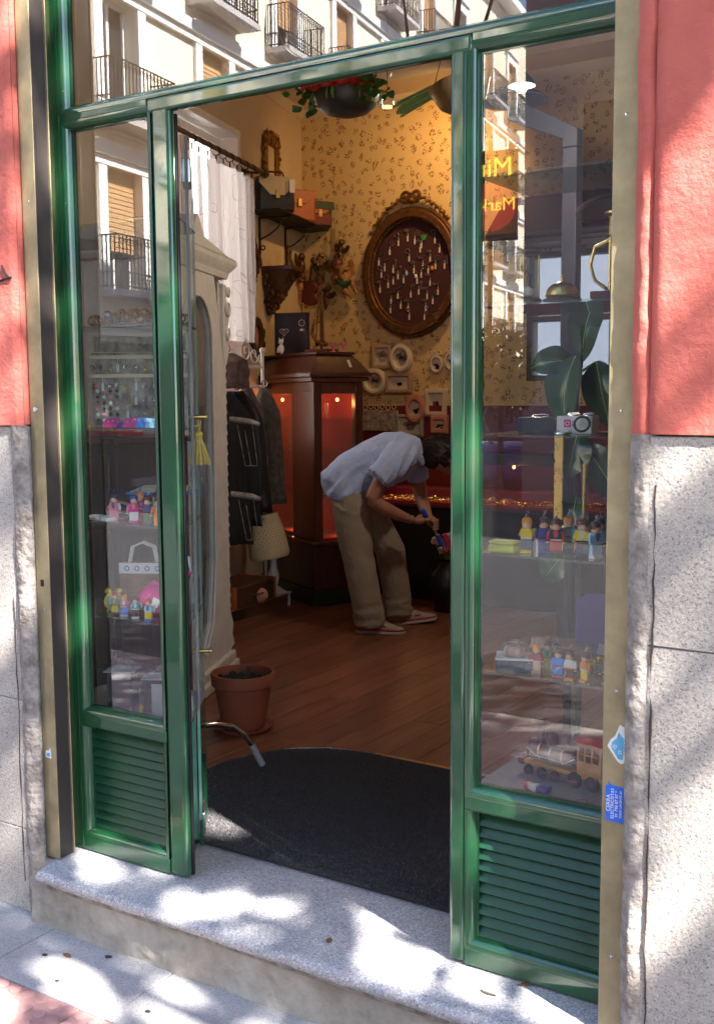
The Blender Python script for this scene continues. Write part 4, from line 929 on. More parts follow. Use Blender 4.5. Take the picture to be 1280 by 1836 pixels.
for sgn in (1, -1):   # carved leafy edges
    pts = [(0.0, 1.97), (-0.05, 1.965), (-0.075, 1.93), (-0.05, 1.90), (-0.085, 1.86), (-0.095, 1.80), (-0.06, 1.745), (-0.075, 1.70), (-0.07, 1.62), (-0.04, 1.57)]
    z = 1.56
    while z > 0.32: pts += [(-0.018, z), (-0.034, z-0.028), (-0.012, z-0.036)]; z -= 0.052
    pts += [(-0.03, 0.30), (-0.07, 0.24), (-0.05, 0.19), (-0.09, 0.13), (0.0, 0.11)]
    MB().prism([((0.165 if sgn > 0 else 1.065)+sgn*a, b) for a, b in pts], -0.035, -0.003, 'xz').build('carved_edge', 'white_old', vt, bevel=0.006)
for (x, z, r) in ((0.115, 1.845, 0.030), (0.12, 1.72, 0.024), (0.10, 1.93, 0.018)): MB().torus((x, 0.002, z), r, 0.009, 16, 6).ball((x, 0.002, z), (r-0.004, 0.006, r-0.004)).build('scroll_carving', 'white_old', vt)
for z in (0.62, 1.02, 1.36): MB().box(0.20, 1.03, -0.33, -0.04, z, z+0.008).build('shelf', 'shelf_glass', vt, smooth=False)
for (x, z, m, nm) in ((0.50, 0.63, 'lilac', 'violet'), (0.52, 1.03, 'pinkp', 'pink')):
    o = MB().lathe([(0.03, 0), (0.035, 0.02), (0.02, 0.06), (0.028, 0.10), (0.02, 0.105)], 14).build('glass_jar', m, None); tag(o, 'small %s jar on a vitrine shelf' % nm, 'jar'); o.matrix_world = vt.matrix_basis @ Matrix.Translation((x, -0.15, z))

# ------------------------------------------------------------------ terracotta pot
pt = thing('terracotta_pot', 'terracotta flower pot with dry soil on a saucer by the mat', 'plant pot', (-1.645, 1.235, 0.0))
pt.scale = (1.02, 1.02, 0.92)
MB().lathe([(0.0, 0.012), (0.088, 0.012), (0.092, 0.02), (0.118, 0.205), (0.124, 0.207), (0.130, 0.212), (0.134, 0.262), (0.131, 0.268), (0.124, 0.268), (0.118, 0.225), (0.0, 0.225)], 40).build('pot', 'terracotta', pt)
MB().lathe([(0.0, 0.001), (0.11, 0.001), (0.128, 0.022), (0.122, 0.022), (0.105, 0.008), (0.0, 0.008)], 36).build('saucer', 'terracotta', pt)
so_ = MB(); so_.lathe([(0.0, 0.238), (0.06, 0.236), (0.119, 0.230)], 24)
for i in range(60):
    a = rnd.random()*6.28; r = 0.105*math.sqrt(rnd.random()); so_.ball((r*math.cos(a), r*math.sin(a), 0.238), (0.008+rnd.random()*0.008, 0.009, 0.006+rnd.random()*0.006), 6, 4)
for i in range(9):
    a = rnd.random()*6.28; so_.tube([(0.03*math.cos(a), 0.03*math.sin(a), 0.24), (0.07*math.cos(a), 0.07*math.sin(a), 0.25+rnd.random()*0.03)], 0.003, 5)
so_.build('soil', 'soil', pt)

# ------------------------------------------------------------------ red lit display cabinet
rc = thing('display_cabinet', 'dark mahogany display cabinet with mansard top and glowing red interior', 'cabinet', (-2.95, 3.66, 0.0), R(60.1))
D, Wd = 0.36, 1.05
def cf_(x0, x1, y0, y1, z0, z1, nm, m='mahogany', bv=0.004): return MB().box(x0, x1, y0, y1, z0, z1).build(nm, m, rc, bevel=bv)
cf_(-0.05, D+0.05, -0.05, Wd+0.05, 0.0, 0.10, 'plinth', 'green_dark'); cf_(-0.02, D+0.02, -0.02, Wd+0.02, 0.101, 0.40, 'lower_body')
cf_(-0.03, D+0.03, -0.03, Wd+0.03, 0.401, 0.43, 'waist_moulding')
cf_(-0.005, 0.055, -0.005, 0.055, 0.431, 1.50, 'corner_column'); cf_(D-0.055, D+0.003, -0.003, 0.055, 0.431, 1.50, 'corner_column'); cf_(-0.003, 0.055, Wd-0.06, Wd, 0.431, 1.50, 'corner_column')
cf_(0.0, 0.035, 0.33, 0.37, 0.431, 1.44, 'door_stile'); cf_(0.0, 0.035, 0.86, 0.99, 0.431, 1.44, 'door_stile')
cf_(0.0, 0.03, 0.056, 0.33, 0.431, 1.44, 'side_board')
cf_(0.002, 0.03, 0.056, Wd-0.06, 1.42, 1.50, 'top_rail'); cf_(0.056, D-0.056, 0.002, 0.03, 1.42, 1.50, 'top_rail')
cf_(D-0.02, D, 0.06, Wd, 0.431, 1.50, 'back_board', 'red_velvet', 0); cf_(0.06, D-0.021, Wd-0.02, Wd, 0.431, 1.50, 'end_board', 'red_velvet', 0); cf_(0.04, D-0.03, 0.04, Wd-0.03, 0.432, 0.445, 'floor_board', 'red_velvet', 0)
MB().box(0.010, 0.014, 0.37, 0.86, 0.45, 1.42).build('pane', 'clear', rc, smooth=False); MB().box(0.056, D-0.056, 0.010, 0.014, 0.45, 1.42).build('pane', 'clear', rc, smooth=False)
for z in (0.72, 1.03, 1.25): MB().box(0.05, D-0.03, 0.05, Wd-0.05, z, z+0.007).build('shelf', 'shelf_glass', rc, smooth=False)
cf_(-0.035, D+0.035, -0.035, Wd+0.035, 1.501, 1.53, 'cornice'); cf_(-0.055, D+0.055, -0.055, Wd+0.055, 1.531, 1.555, 'cornice')
rf_ = MB(); a0 = [(-0.045, -0.045), (D+0.045, -0.045), (D+0.045, Wd+0.045), (-0.045, Wd+0.045)]; a1 = [(0.05, 0.05), (D-0.05, 0.05), (D-0.05, Wd-0.05), (0.05, Wd-0.05)]
rf_.add([(*p, 1.556) for p in a0]+[(*p, 1.68) for p in a1], [(3, 2, 1, 0), (4, 5, 6, 7)]+[(i, (i+1) % 4, (i+1) % 4+4, i+4) for i in range(4)]); rf_.build('roof', 'mahogany', rc, bevel=0.004)
cf_(0.035, D-0.035, 0.035, Wd-0.035, 1.681, 1.70, 'roof_slab')
for (x, y, z) in ((0.10, 0.45, 1.38), (0.10, 0.75, 1.38), (0.22, 0.10, 1.38), (0.25, 0.10, 0.5), (0.12, 0.6, 0.5)):
    b_ = MB().ball((x, y, z), 0.013, 8, 6).build('bulb', 'fairy', rc); lamp('cabinet_light', rc, (x, y, z-0.03), (0.17 if y > 0.3 else 0.07) if z > 1 else 0.04, (1, 0.30, 0.09), 0.02)
for i in range(7):
    z = (1.257, 1.037, 0.727)[i % 3]; o = MB().lathe([(0.012, 0), (0.02, 0.004), (0.016, 0.05), (0.02, 0.10), (0.017, 0.10), (0.013, 0.05), (0.0, 0.012)], 10).build('glass_piece', 'silver' if i % 2 else 'clear', rc)
    o.location = (0.12+0.02*(i % 4), 0.44+0.06*i if i < 5 else 0.15, z)
tg = MB().box(-0.012, 0.012, -0.001, 0.001, -0.06, 0.0).build('price_tag', 'card', rc); tg.location = (0.26, 0.015, 1.645); tg.rotation_euler = (R(-35), 0, R(8))

# things on top of the cabinet
def on_cab(x, y): p = rc.matrix_basis @ Vector((x, y, 1.70)); return (p.x, p.y, 1.702)
rc.matrix_basis
p = on_cab(0.17, 0.72)
nb = thing('jewel_board', 'navy blue standing jewel board with silver heart on the cabinet', 'jewel board', p, R(16))
MB().box(-0.13, 0.13, -0.02, 0.02, 0.0, 0.30).build('board', 'navy', nb, bevel=0.006)
hb = MB()
for i in range(28):
    t = 2*math.pi*i/28; x = 0.032*math.sin(t)**3; z = 0.028*(0.8125*math.cos(t)-0.3125*math.cos(2*t)-0.125*math.cos(3*t)-0.0625*math.cos(4*t)); hb.ball((-0.052+x, -0.024, 0.165+z), 0.0042, 6, 4)
for i in range(14): t = 2*math.pi*i/14; hb.ball((-0.052+0.014*math.cos(t), -0.024, 0.168+0.012*math.sin(t)), 0.003, 5, 4)
hb.build('heart_ornament', 'silver', nb)
MB().torus((0.082, -0.024, 0.225), 0.022, 0.0025, 20, 6).build('ring_ornament', 'silver', nb); MB().ball((0.082, -0.024, 0.175), (0.02, 0.006, 0.012), 8, 5).build('bow_ornament', 'silver', nb)
p = on_cab(0.03, 0.60)
fg = thing('cat_figurine', 'small white china figurine before the navy jewel board', 'figurine', p)
b_ = MB(); b_.ball((0, 0, 0.035), (0.022, 0.02, 0.036)); b_.ball((0, -0.003, 0.085), (0.018, 0.017, 0.018)); b_.tube([(0.012, 0, 0.09), (0.016, 0, 0.115)], [0.008, 0.001], 6); b_.tube([(-0.012, 0, 0.09), (-0.016, 0, 0.115)], [0.008, 0.001], 6); b_.tube([(-0.015, -0.01, 0.05), (-0.02, -0.018, 0.01)], 0.007, 6); b_.tube([(0.015, -0.01, 0.05), (0.02, -0.018, 0.01)], 0.007, 6)
b_.build('body', 'white', fg)
p = on_cab(0.22, 0.34)
gs = thing('gilt_scales', 'gilt ornamental lamp stand with slim rods and red base on the cabinet', 'ornament', p)
MB().box(-0.10, 0.10, -0.06, 0.06, 0.0, 0.025).build('base', 'dkred', gs, bevel=0.004)
g = MB(); g.tube([(0.0, 0, 0.025), (0.0, 0, 0.58)], 0.010, 8); g.tube([(-0.05, 0, 0.05), (-0.015, 0, 0.40)], 0.005, 6); g.tube([(0.02, 0, 0.05), (0.012, 0, 0.42)], 0.006, 6)
g.lathe([(0.012, 0.58), (0.028, 0.60), (0.03, 0.62), (0.018, 0.64), (0.024, 0.66), (0.004, 0.69)], 12)
for i in range(5): g.ball((-0.03+0.02*i, -0.01, 0.06+0.012*(i % 2)), 0.016, 8, 6)
g.tube([(-0.05, -0.02, 0.20), (-0.06, -0.03, 0.13), (-0.02, -0.03, 0.08), (0.05, -0.03, 0.05)], 0.012, 8)
g.build('stand', 'gilt', gs)
p = on_cab(0.25, 0.12)
for i in range(2):
    o = MB().lathe([(0.012, 0), (0.02, 0.003), (0.006, 0.012), (0.006, 0.03), (0.022, 0.05), (0.024, 0.065), (0.021, 0.065), (0.0, 0.045)], 12).build('glass_cup', 'pinkp', None); tag(o, ('left' if i == 0 else 'right')+' small red glass cup at the cabinet top edge', 'cup', loc=(p[0]-0.05+0.1*i*0.5, p[1]+0.05*i, p[2]))

# ------------------------------------------------------------------ left wall: gilt mirrors, bracket shelf, bags, corbel
def gilt_frame(t, inner, outer, n_leaf, spread, m='gilt', depth=0.03, crest=None):
    MB().ring(outer, inner, 0.0, depth, 'xz').build('frame', m, t, bevel=0.004)
    g = MB()
    for i in range(n_leaf):
        u = i/n_leaf*len(outer); k0 = int(u) % len(outer); k1 = (k0+1) % len(outer); f = u-int(u)
        x = outer[k0][0]*(1-f)+outer[k1][0]*f; z = outer[k0][1]*(1-f)+outer[k1][1]*f
        r = spread*(0.6+0.7*rnd.random())
        g.at((x+rnd.uniform(-1, 1)*spread*0.5, depth*0.8, z+rnd.uniform(-1, 1)*spread*0.5), (0, rnd.random()*6.28, 0)).ball((0, 0, 0), (r, r*0.5, r*0.55), 7, 5)
        if i % 2: g.torus((0, 0, r*0.6), r*0.6, r*0.25, 10, 5)
    o = g.build('carving', m, t); o['kind'] = 'stuff'
gm = at_wall('gilt_mirror', 'ornate gilt mirror with tall leafy crest above the black satchel', 'mirror', 0.72, 2.92)
gilt_frame(gm, rect(0, 0.16, 0.085, 0.15), rect(0, 0.16, 0.145, 0.20), 34, 0.028)
MB().prism(rect(0, 0.16, 0.086, 0.151), 0.004, 0.008, 'xz').build('glass', 'cream', gm)
g = MB()
for i in range(24):
    a = rnd.uniform(-0.13, 0.13); z = 0.33+rnd.random()*0.10*(1-abs(a)/0.16); g.at((a, 0.03, z), (0, rnd.random()*6, 0)).ball((0, 0, 0), (0.03, 0.015, 0.016), 7, 5)
for a in (-0.13, -0.09, 0.10): g.at().tube([(a, 0.03, 0.34), (a*1.05, 0.03, 0.42)], [0.014, 0.002], 6)
g.build('crest', 'gilt', gm)
sb = at_wall('bracket_shelf', 'dark shelf on black scrolled iron brackets, high on the left wall', 'shelf', 0.0, 2.69)
MB().box(0.02, 1.16, 0.005, 0.25, 0.008, 0.018).build('board', 'iron', sb, bevel=0.002)
for s_ in (0.945, 0.41):
    b_ = MB(); b_.box(s_-0.011, s_+0.011, 0.001, 0.012, -0.26, -0.001); b_.box(s_-0.010, s_+0.010, 0.012, 0.26, -0.014, -0.001)
    b_.tube([(s_, 0.012, -0.16), (s_, 0.08, -0.13), (s_, 0.15, -0.08), (s_, 0.18, -0.014)], 0.006, 6); b_.torus((s_, 0.03, -0.22), 0.016, 0.005, 12, 6, plane='yz'); b_.build('bracket', 'iron', sb)
def satchel(label, s_, off, z, w, h, d, body, flap, rz, strap=True, flapdrop=0.5):
    P_ = LW(s_, off, z); t = thing('satchel', label, 'bag', P_, R(rz), group='bags on the high shelf')
    MB().box(-w/2, w/2, -d/2, d/2, 0, h).build('body', body, t, bevel=0.018, seg=3)
    pf = [(-w/2-0.002, h+0.002), (-w/2-0.002, h*(1-flapdrop*0.35)), (-w*0.2, h*(1-flapdrop)), (w*0.2, h*(1-flapdrop)), (w/2+0.002, h*(1-flapdrop*0.35)), (w/2+0.002, h+0.002)]
    MB().prism(pf, -d/2-0.008, -d/2-0.001, 'xz').build('flap', flap, t, bevel=0.002); MB().box(-w/2, w/2, -d/2-0.006, d/2, h+0.001, h+0.008).build('flap_top', flap, t, bevel=0.003)
    MB().box(-0.016, 0.016, -d/2-0.016, -d/2-0.008, h*(1-flapdrop)-0.025, h*(1-flapdrop)+0.035).build('clasp', 'brass_dull', t, bevel=0.003)
    if strap: MB().tube([(-w*0.28, 0, h), (-w*0.22, 0, h+0.045), (w*0.22, 0, h+0.045), (w*0.28, 0, h)], 0.007, 8).build('handle', body, t)
    return t
s1 = satchel('black leather satchel with cream flap and brass clasp on the high shelf', 0.98, 0.14, 2.709, 0.27, 0.235, 0.10, 'leather_black', 'leather_cream', 58, True, 0.52)
o = MB().box(-0.02, 0.02, -0.001, 0.001, -0.09, 0).build('price_tag', 'card', s1); o.location = (0.10, -0.085, 0.22)
satchel('tan orange leather satchel between the black satchel and the patchwork bag', 0.52, 0.14, 2.709, 0.27, 0.22, 0.10, 'leather_orange', 'leather_orange', 60, False, 0.42)
s3_ = satchel('patchwork bag of green and orange leather at the shelf end', 0.16, 0.18, 2.709, 0.22, 0.19, 0.09, 'leather_green', 'leather_orange', 62, False, 0.45)
MB().box(-0.09, 0.09, -0.058, -0.052, 0.02, 0.10).build('red_patch', 'dkred', s3_, bevel=0.002); MB().box(-0.12, 0.12, -0.0595, -0.0585, 0.14, 0.2).build('green_patch', 'leather_green', s3_)
ch_ = MB()
for i in range(16): ch_.torus((0.10, -0.05, -0.005-0.011*i), 0.006, 0.0018, 8, 4, plane='xz' if i % 2 else 'yz'); ch_.torus((0.125, -0.05, -0.005-0.011*i), 0.006, 0.0018, 8, 4, plane='yz' if i % 2 else 'xz')
ch_.build('chain_strap', 'brass_dull', s3_)
dm_ = at_wall('diamond_mirror', 'gilt diamond shaped mirror on the left wall above the oval one', 'mirror', 1.11, 2.37)
gilt_frame(dm_, [(0, -0.09), (0.085, 0), (0, 0.09), (-0.085, 0)], [(0, -0.165), (0.155, 0), (0, 0.165), (-0.155, 0)], 22, 0.016, 'gilt_dark'); MB().prism([(0, -0.09), (0.085, 0), (0, 0.09), (-0.085, 0)], 0.003, 0.008, 'xz').build('glass', 'greyp', dm_)
om_ = at_wall('oval_mirror', 'small gilt oval mirror beside the curtain, below the diamond one', 'mirror', 1.23, 2.12)
gilt_frame(om_, ell(0, 0, 0.07, 0.075, 24), ell(0, 0, 0.12, 0.115, 24), 22, 0.02); MB().prism(ell(0, 0, 0.07, 0.075, 24), 0.003, 0.008, 'xz').build('glass', 'greyp', om_)
km_ = at_wall('oval_mirror', 'dark framed oval mirror low on the left wall behind the jewel board', 'mirror', 1.06, 1.83)
gilt_frame(km_, ell(0, 0, 0.06, 0.085, 24), ell(0, 0, 0.12, 0.14, 24), 16, 0.02, 'gilt_dark'); MB().prism(ell(0, 0, 0.06, 0.085, 24), 0.003, 0.008, 'xz').build('glass', 'pinkframe', km_)
cb_ = at_wall('wall_corbel', 'carved dark wooden corbel shelf on the left wall', 'shelf', 0.80, 2.02)
MB().box(-0.12, 0.12, 0.001, 0.25, 0.29, 0.325).build('top', 'mahogany', cb_, bevel=0.006)
g = MB()
for k_ in range(90):
    v = rnd.random(); z = 0.285*v; w_ = 0.03+0.085*v**0.8; dep = 0.05+0.17*v**0.9
    g.at((rnd.uniform(-1, 1)*w_, rnd.random()*dep, z), (rnd.random()*6, rnd.random()*6, 0)).ball((0, 0, 0), (0.032, 0.016, 0.02), 7, 5)
g.at(); g.add([(-0.03, 0.001, 0), (0.03, 0.001, 0), (0.03, 0.05, 0), (-0.03, 0.05, 0), (-0.11, 0.001, 0.289), (0.11, 0.001, 0.289), (0.11, 0.22, 0.289), (-0.11, 0.22, 0.289)], [(3, 2, 1, 0), (4, 5, 6, 7), (0, 1, 5, 4), (1, 2, 6, 5), (2, 3, 7, 6), (3, 0, 4, 7)])
g.build('carved_body', 'gilt_dark', cb_)
def small_figure(h, arms=True):
    b = MB(); b.lathe([(0.0, 0), (0.26, 0.0), (0.26, 0.05), (0.17, 0.07), (0.15, 0.16), (0.12, 0.4), (0.15, 0.6), (0.13, 0.72), (0.05, 0.78), (0.05, 0.82)], 14); b.ball((0, 0, 0.9), 0.085, 10, 8)
    if arms:
        for s_ in (-1, 1): b.tube([(s_*0.12, 0, 0.70), (s_*0.24, 0.05, 0.66), (s_*0.34, 0.08, 0.80)], [0.045, 0.035, 0.025], 7)
    for i, v in enumerate(b.v): b.v[i] = (v[0]*h, v[1]*h, v[2]*h)
    return b
stt = small_figure(0.165).build('statuette', 'gilt_dark', None); tag(stt, 'small bronze statuette with raised arms on the wall corbel', 'statuette'); stt.matrix_world = lwm @ Matrix.Translation((0.78, 0.16, 2.347))

# cherubs on the back wall
def cherub(label, x, y, z, s, rot, m='gilt', rz=0.0):
    b = MB()
    b.ball((0, -0.05, 0.10), (0.055, 0.045, 0.07)); b.ball((0, -0.05, 0.03), (0.05, 0.045, 0.05)); b.ball((0, -0.06, 0.215), (0.052, 0.052, 0.056)); b.tube([(0, -0.05, 0.14), (0, -0.055, 0.19)], 0.025, 8)
    b.ball((0, -0.045, 0.235), (0.058, 0.055, 0.05))
    for s_ in (-1, 1):
        b.tube([(s_*0.045, -0.05, 0.14), (s_*0.085, -0.07, 0.11), (s_*0.06, -0.11, 0.12)], [0.022, 0.018, 0.014], 8); b.tube([(s_*0.03, -0.05, 0.02), (s_*0.05, -0.08, -0.05), (s_*0.035, -0.06, -0.13), (s_*0.04, -0.085, -0.15)], [0.034, 0.027, 0.018, 0.012], 8)
        b.at((0, 0, 0)); b.prism([(s_*0.03, 0.10), (s_*0.10, 0.20), (s_*0.16, 0.19), (s_*0.15, 0.12), (s_*0.10, 0.06), (s_*0.04, 0.05)], -0.025, -0.008, 'xz')
    me = remesh(b, 0.007, 2)
    t = thing('cherub', label, 'cherub', (x, y, z), rot=(0, rot, rz), group='cherubs on the wall'); t.scale = (s, s, s); mobj('body', me, m, t)
    return t
mat('cherub_flesh', (0.50, 0.24, 0.09), 0.5, col2=(0.14, 0.06, 0.03), vs=14)
c1 = cherub('largest cherub, pale, leaning right beside the oval frame', -3.51, 4.985, 2.27, 0.80, R(-32), 'cherub_flesh')
MB().ball((0, -0.06, 0.23), (0.064, 0.06, 0.06)).build('hair', 'brownp', c1); MB().tube([(-0.08, -0.06, 0.1), (-0.03, -0.1, 0.0), (0.06, -0.09, -0.02)], [0.03, 0.035, 0.02], 8).build('sash', 'leaf_dark', c1)
cherub('dark bronze cherub high beside the largest cherub', -3.60, 4.985, 2.49, 0.46, R(10), 'gilt_dark')
c2 = cherub('dark cherub with green drape left of the largest cherub', -3.775, 4.985, 2.36, 0.52, R(-8), 'gilt_dark')
MB().tube([(-0.07, -0.1, 0.06), (0, -0.115, 0.02), (0.07, -0.1, 0.05)], [0.02, 0.03, 0.02], 8).build('drape', 'leaf_dark', c2)
cherub('lowest small cherub under the other wall cherubs', -3.735, 4.985, 2.15, 0.46, R(14), 'gilt_dark')
c4 = at_wall('cherub', 'winged cherub perched at the corner above the red violin', 'cherub', 0.20, 2.42, 0.03, group='cherubs on the wall'); 
b_ = MB(); b_.ball((0, 0.03, 0), (0.03, 0.03, 0.05)); b_.ball((0, 0.03, 0.07), 0.03); b_.prism([(0.02, 0.02), (0.09, 0.09), (0.10, 0.03), (0.03, -0.02)], 0.005, 0.02, 'xz'); b_.prism([(-0.02, 0.02), (-0.09, 0.09), (-0.10, 0.03), (-0.03, -0.02)], 0.005, 0.02, 'xz'); b_.tube([(0, 0.03, -0.03), (0.02, 0.05, -0.10)], [0.025, 0.012], 8); b_.build('body', 'gilt_dark', c4)
vn = thing('violin_ornament', 'reddish violin ornament with cherub in the room corner', 'ornament', (-3.86, 4.93, 2.20), rot=(R(10), R(18), 0))
MB().prism(ell(0, -0.02, 0.09, 0.06, 20), -0.03, 0.0, 'xz').prism(ell(0.0, 0.07, 0.07, 0.05, 20), -0.03, -0.002, 'xz').build('body', 'dkred', vn, bevel=0.006); MB().tube([(0.0, -0.035, 0.1), (0.0, -0.035, 0.26)], 0.010, 8).ball((0, -0.035, 0.28), (0.02, 0.015, 0.025)).build('neck', 'gilt_dark', vn)
MB().ball((-0.09, -0.03, 0.04), (0.035, 0.03, 0.05)).ball((-0.085, -0.03, 0.115), 0.032).tube([(-0.09, -0.03, 0.0), (-0.06, -0.05, -0.08)], [0.03, 0.015], 8).prism([(-0.10, 0.06), (-0.16, 0.17), (-0.17, 0.05), (-0.11, 0.0)], -0.02, -0.005, 'xz').build('cherub_figure', 'cherub_flesh', vn)

# ------------------------------------------------------------------ back wall: oval brooch board and pictures
ov = thing('oval_brooch_board', 'large gilt oval frame with ribbon crest holding dark red velvet', 'oval frame', (-2.957, 4.998, 2.325))
o0 = ell(0, 0, 0.425, 0.485, 56)
for (so1, si, y0, y1, m) in ((1.0, 0.93, -0.05, 0.0, 'gilt_dark'), (0.955, 0.83, -0.07, -0.002, 'gilt_mid'), (0.845, 0.79, -0.045, -0.003, 'gilt_dark')):
    MB().ring([(a*so1, b*so1) for a, b in o0], [(a*si, b*si) for a, b in o0], y0, y1, 'xz').build('frame_moulding', m, ov, bevel=0.006)
MB().prism([(a*0.80, b*0.80) for a, b in o0], -0.012, -0.003, 'xz').build('velvet', 'wine_velvet', ov, smooth=False)
bd_ = MB()
for i in range(90): a = 2*math.pi*i/90; bd_.ball((0.345*math.cos(a), -0.047, 0.394*math.sin(a)), 0.006, 5, 4)
o = bd_.build('beading', 'gilt', ov); o['kind'] = 'stuff'
cr = MB(); cr.torus((-0.045, -0.04, 0.555), 0.036, 0.013, 16, 6); cr.torus((0.045, -0.04, 0.555), 0.036, 0.013, 16, 6); cr.torus((0.0, -0.04, 0.545), 0.03, 0.012, 16, 6); cr.ball((0, -0.045, 0.53), (0.03, 0.02, 0.022))
for s_ in (-1, 1):
    for i in range(14):
        a = math.pi/2-s_*(0.10+i*0.052); r = 1.02+0.02*(i % 2); cr.at((0.43*r*math.cos(a), -0.04, 0.49*r*math.sin(a)+0.004*(14-i)), (0, rnd.random()*6, 0)).ball((0, 0, 0), (0.022, 0.014, 0.013), 7, 5)
cr.build('ribbon_crest', 'gilt', ov)
bt_me = MB().tube([(0, 0, -0.012), (0.003, 0, -0.03)], 0.0012, 4).box(-0.004, 0.004, -0.001, 0.001, -0.055, -0.028).mesh('price_tag', 'card', smooth=False)
bro_me = []
for k_ in range(6):
    b_ = MB()
    if k_ == 0: b_.ball((0, 0, 0), (0.018, 0.004, 0.010), 10, 5)
    if k_ == 1:
        for i in range(7): a = i*0.9; b_.ball((0.012*math.cos(a), 0, 0.012*math.sin(a)), 0.005, 6, 4)
        b_.ball((0, -0.002, 0), 0.006, 6, 4)
    if k_ == 2: b_.torus((0, 0, 0), 0.012, 0.003, 14, 5)
    if k_ == 3: b_.tube([(-0.02, 0, -0.006), (0, 0, 0.003), (0.022, 0, 0.010)], [0.001, 0.005, 0.001], 6)
    if k_ == 4: b_.prism([(-0.022, 0.012), (-0.004, 0.003), (0.0, 0.01), (0.004, 0.003), (0.022, 0.012), (0.014, -0.008), (0.0, -0.003), (-0.014, -0.008)], -0.002, 0.002, 'xz')
    if k_ == 5: b_.ball((0, 0, 0.008), (0.010, 0.004, 0.008), 8, 5); b_.tube([(0, 0, 0.0), (0.002, 0, -0.03)], 0.0018, 5)
    bro_me.append(b_)
mat('pewter', (0.16, 0.13, 0.14), 0.4, metal=0.7, var=0.3, vs=50)
bm = [b_.mesh('brooch', 'pewter') for b_ in bro_me]
spots = []
while len(spots) < 40:
    x, z = rnd.uniform(-0.31, 0.31), rnd.uniform(-0.30, 0.34)
    if (x/0.32)**2+(z/0.365)**2 > 0.93 or any(abs(x-a)+abs(z-b)*1.1 < 0.078 for a, b in spots): continue
    spots.append((x, z))
for i, (x, z) in enumerate(spots):
    o = bpy.data.objects.new('brooch', bm[i % 6]); COL.objects.link(o); tag(o, 'small pewter brooch with a white price tag pinned on dark red velvet', 'brooch', 'brooches on the oval board', loc=(-2.957+x, 4.982, 2.325+z)); o.scale = (1.45, 1.2, 1.45); part('price_tag', bt_me, o, (0.012*(-1)**i, -0.002, 0))
for (x, z, m, lab) in ((0.10, 0.25, 'greenp', 'green winged brooch at the upper right of the velvet board'), (0.03, -0.03, 'white', 'white oval cameo brooch in the middle of the velvet board'), (0.17, 0.02, 'orange', 'amber orange brooch at the right of the velvet board'), (-0.05, -0.005, 'skyp', 'tiny pale blue ring brooch left of the white cameo')):
    b_ = MB().ball((0, 0, 0), (0.013, 0.006, 0.018), 12, 7) if m != 'greenp' else MB().prism([(-0.03, 0.022), (-0.004, 0.004), (0, 0.02), (0.004, 0.004), (0.03, 0.024), (0.012, -0.014), (0, -0.02), (-0.012, -0.014)], -0.003, 0.003, 'xz')
    tag(b_.build('brooch', m, None), lab, 'brooch', 'brooches on the oval board', loc=(-2.957+x, 4.978, 2.325+z))
def picture(label, shape, x, z, hx, hz, m, inner=0.72, pic='sketch', depth=0.03, name='picture_frame'):
    t = thing(name, label, 'picture', (x, 4.984 if z < 1.32 else 4.999, z), group='pictures on the back wall')
    O_ = ell(0, 0, hx, hz, 36) if shape == 'o' else rect(0, 0, hx, hz)
    q = 0.90; I_ = [(a*inner, b*inner) for a, b in O_] if shape == 'o' else rect(0, 0, hx-(1-inner)*min(hx, hz), hz-(1-inner)*min(hx, hz))
    Mid = [(a*q, b*q) for a, b in O_] if shape == 'o' else rect(0, 0, hx-0.1*min(hx, hz), hz-0.1*min(hx, hz))
    MB().ring(O_, Mid, -depth*0.7, 0, 'xz').build('rim', m, t, bevel=0.003); MB().ring(Mid, I_, -depth, -0.001, 'xz').build('frame', m, t, bevel=0.004)
    MB().prism(I_, -0.010, -0.004, 'xz').build('mount', 'paper', t)
    g = MB()
    if pic == 'flower':
        for i in range(9): a = rnd.random()*6.28; r = rnd.random()*0.028; g.at((r*math.cos(a), -0.0105, r*0.8*math.sin(a)-0.01), (0, rnd.random()*6, 0)).prism(ell(0, 0, 0.012, 0.008, 8), -0.001, 0, 'xz')
        g.build('flower_print', 'dkred', t)
    else:
        for (a, b, r) in ((-0.30, 0.10, 0.22), (0.05, 0.22, 0.24), (0.30, 0.05, 0.18), (0.0, -0.18, 0.30)): g.at((a*hx, -0.0105, b*hz)).prism(ell(0, 0, r*hx*1.1, r*hz, 14), -0.001, 0, 'xz')
        g.build('portrait_print', 'sketch', t)
    return t
picture('tan rectangular frame with a portrait, top left of the picture group', 'r', -3.232, 1.705, 0.096, 0.10, 'tanframe', 0.62)
picture('cream oval frame with a portrait overlapping the tan rectangular one', 'o', -3.056, 1.687, 0.098, 0.115, 'creamframe', 0.66, depth=0.045)
picture('round cream frame with a portrait beside the cabinet', 'o', -3.298, 1.512, 0.112, 0.105, 'creamframe', 0.66, depth=0.04)
picture('tan landscape frame with small drawing right of the round frame', 'r', -3.082, 1.50, 0.124, 0.084, 'tanframe', 0.58, pic='flower')
for (x, z, lab) in ((-2.751, 1.634, 'small cream oval flower picture with bow, left of its pair'), (-2.628, 1.655, 'small cream oval flower picture with bow, beside the green post')):
    t = picture(lab, 'o', x, z, 0.056, 0.07, 'creamframe', 0.70, 'flower')
    b_ = MB().torus((-0.02, -0.02, 0.082), 0.018, 0.005, 10, 5); b_.torus((0.02, -0.02, 0.082), 0.018, 0.005, 10, 5); b_.tube([(-0.06, -0.02, 0.05), (-0.04, -0.02, 0.078), (0.04, -0.02, 0.078), (0.06, -0.02, 0.07)], 0.006, 6); b_.build('bow', 'creamframe', t)
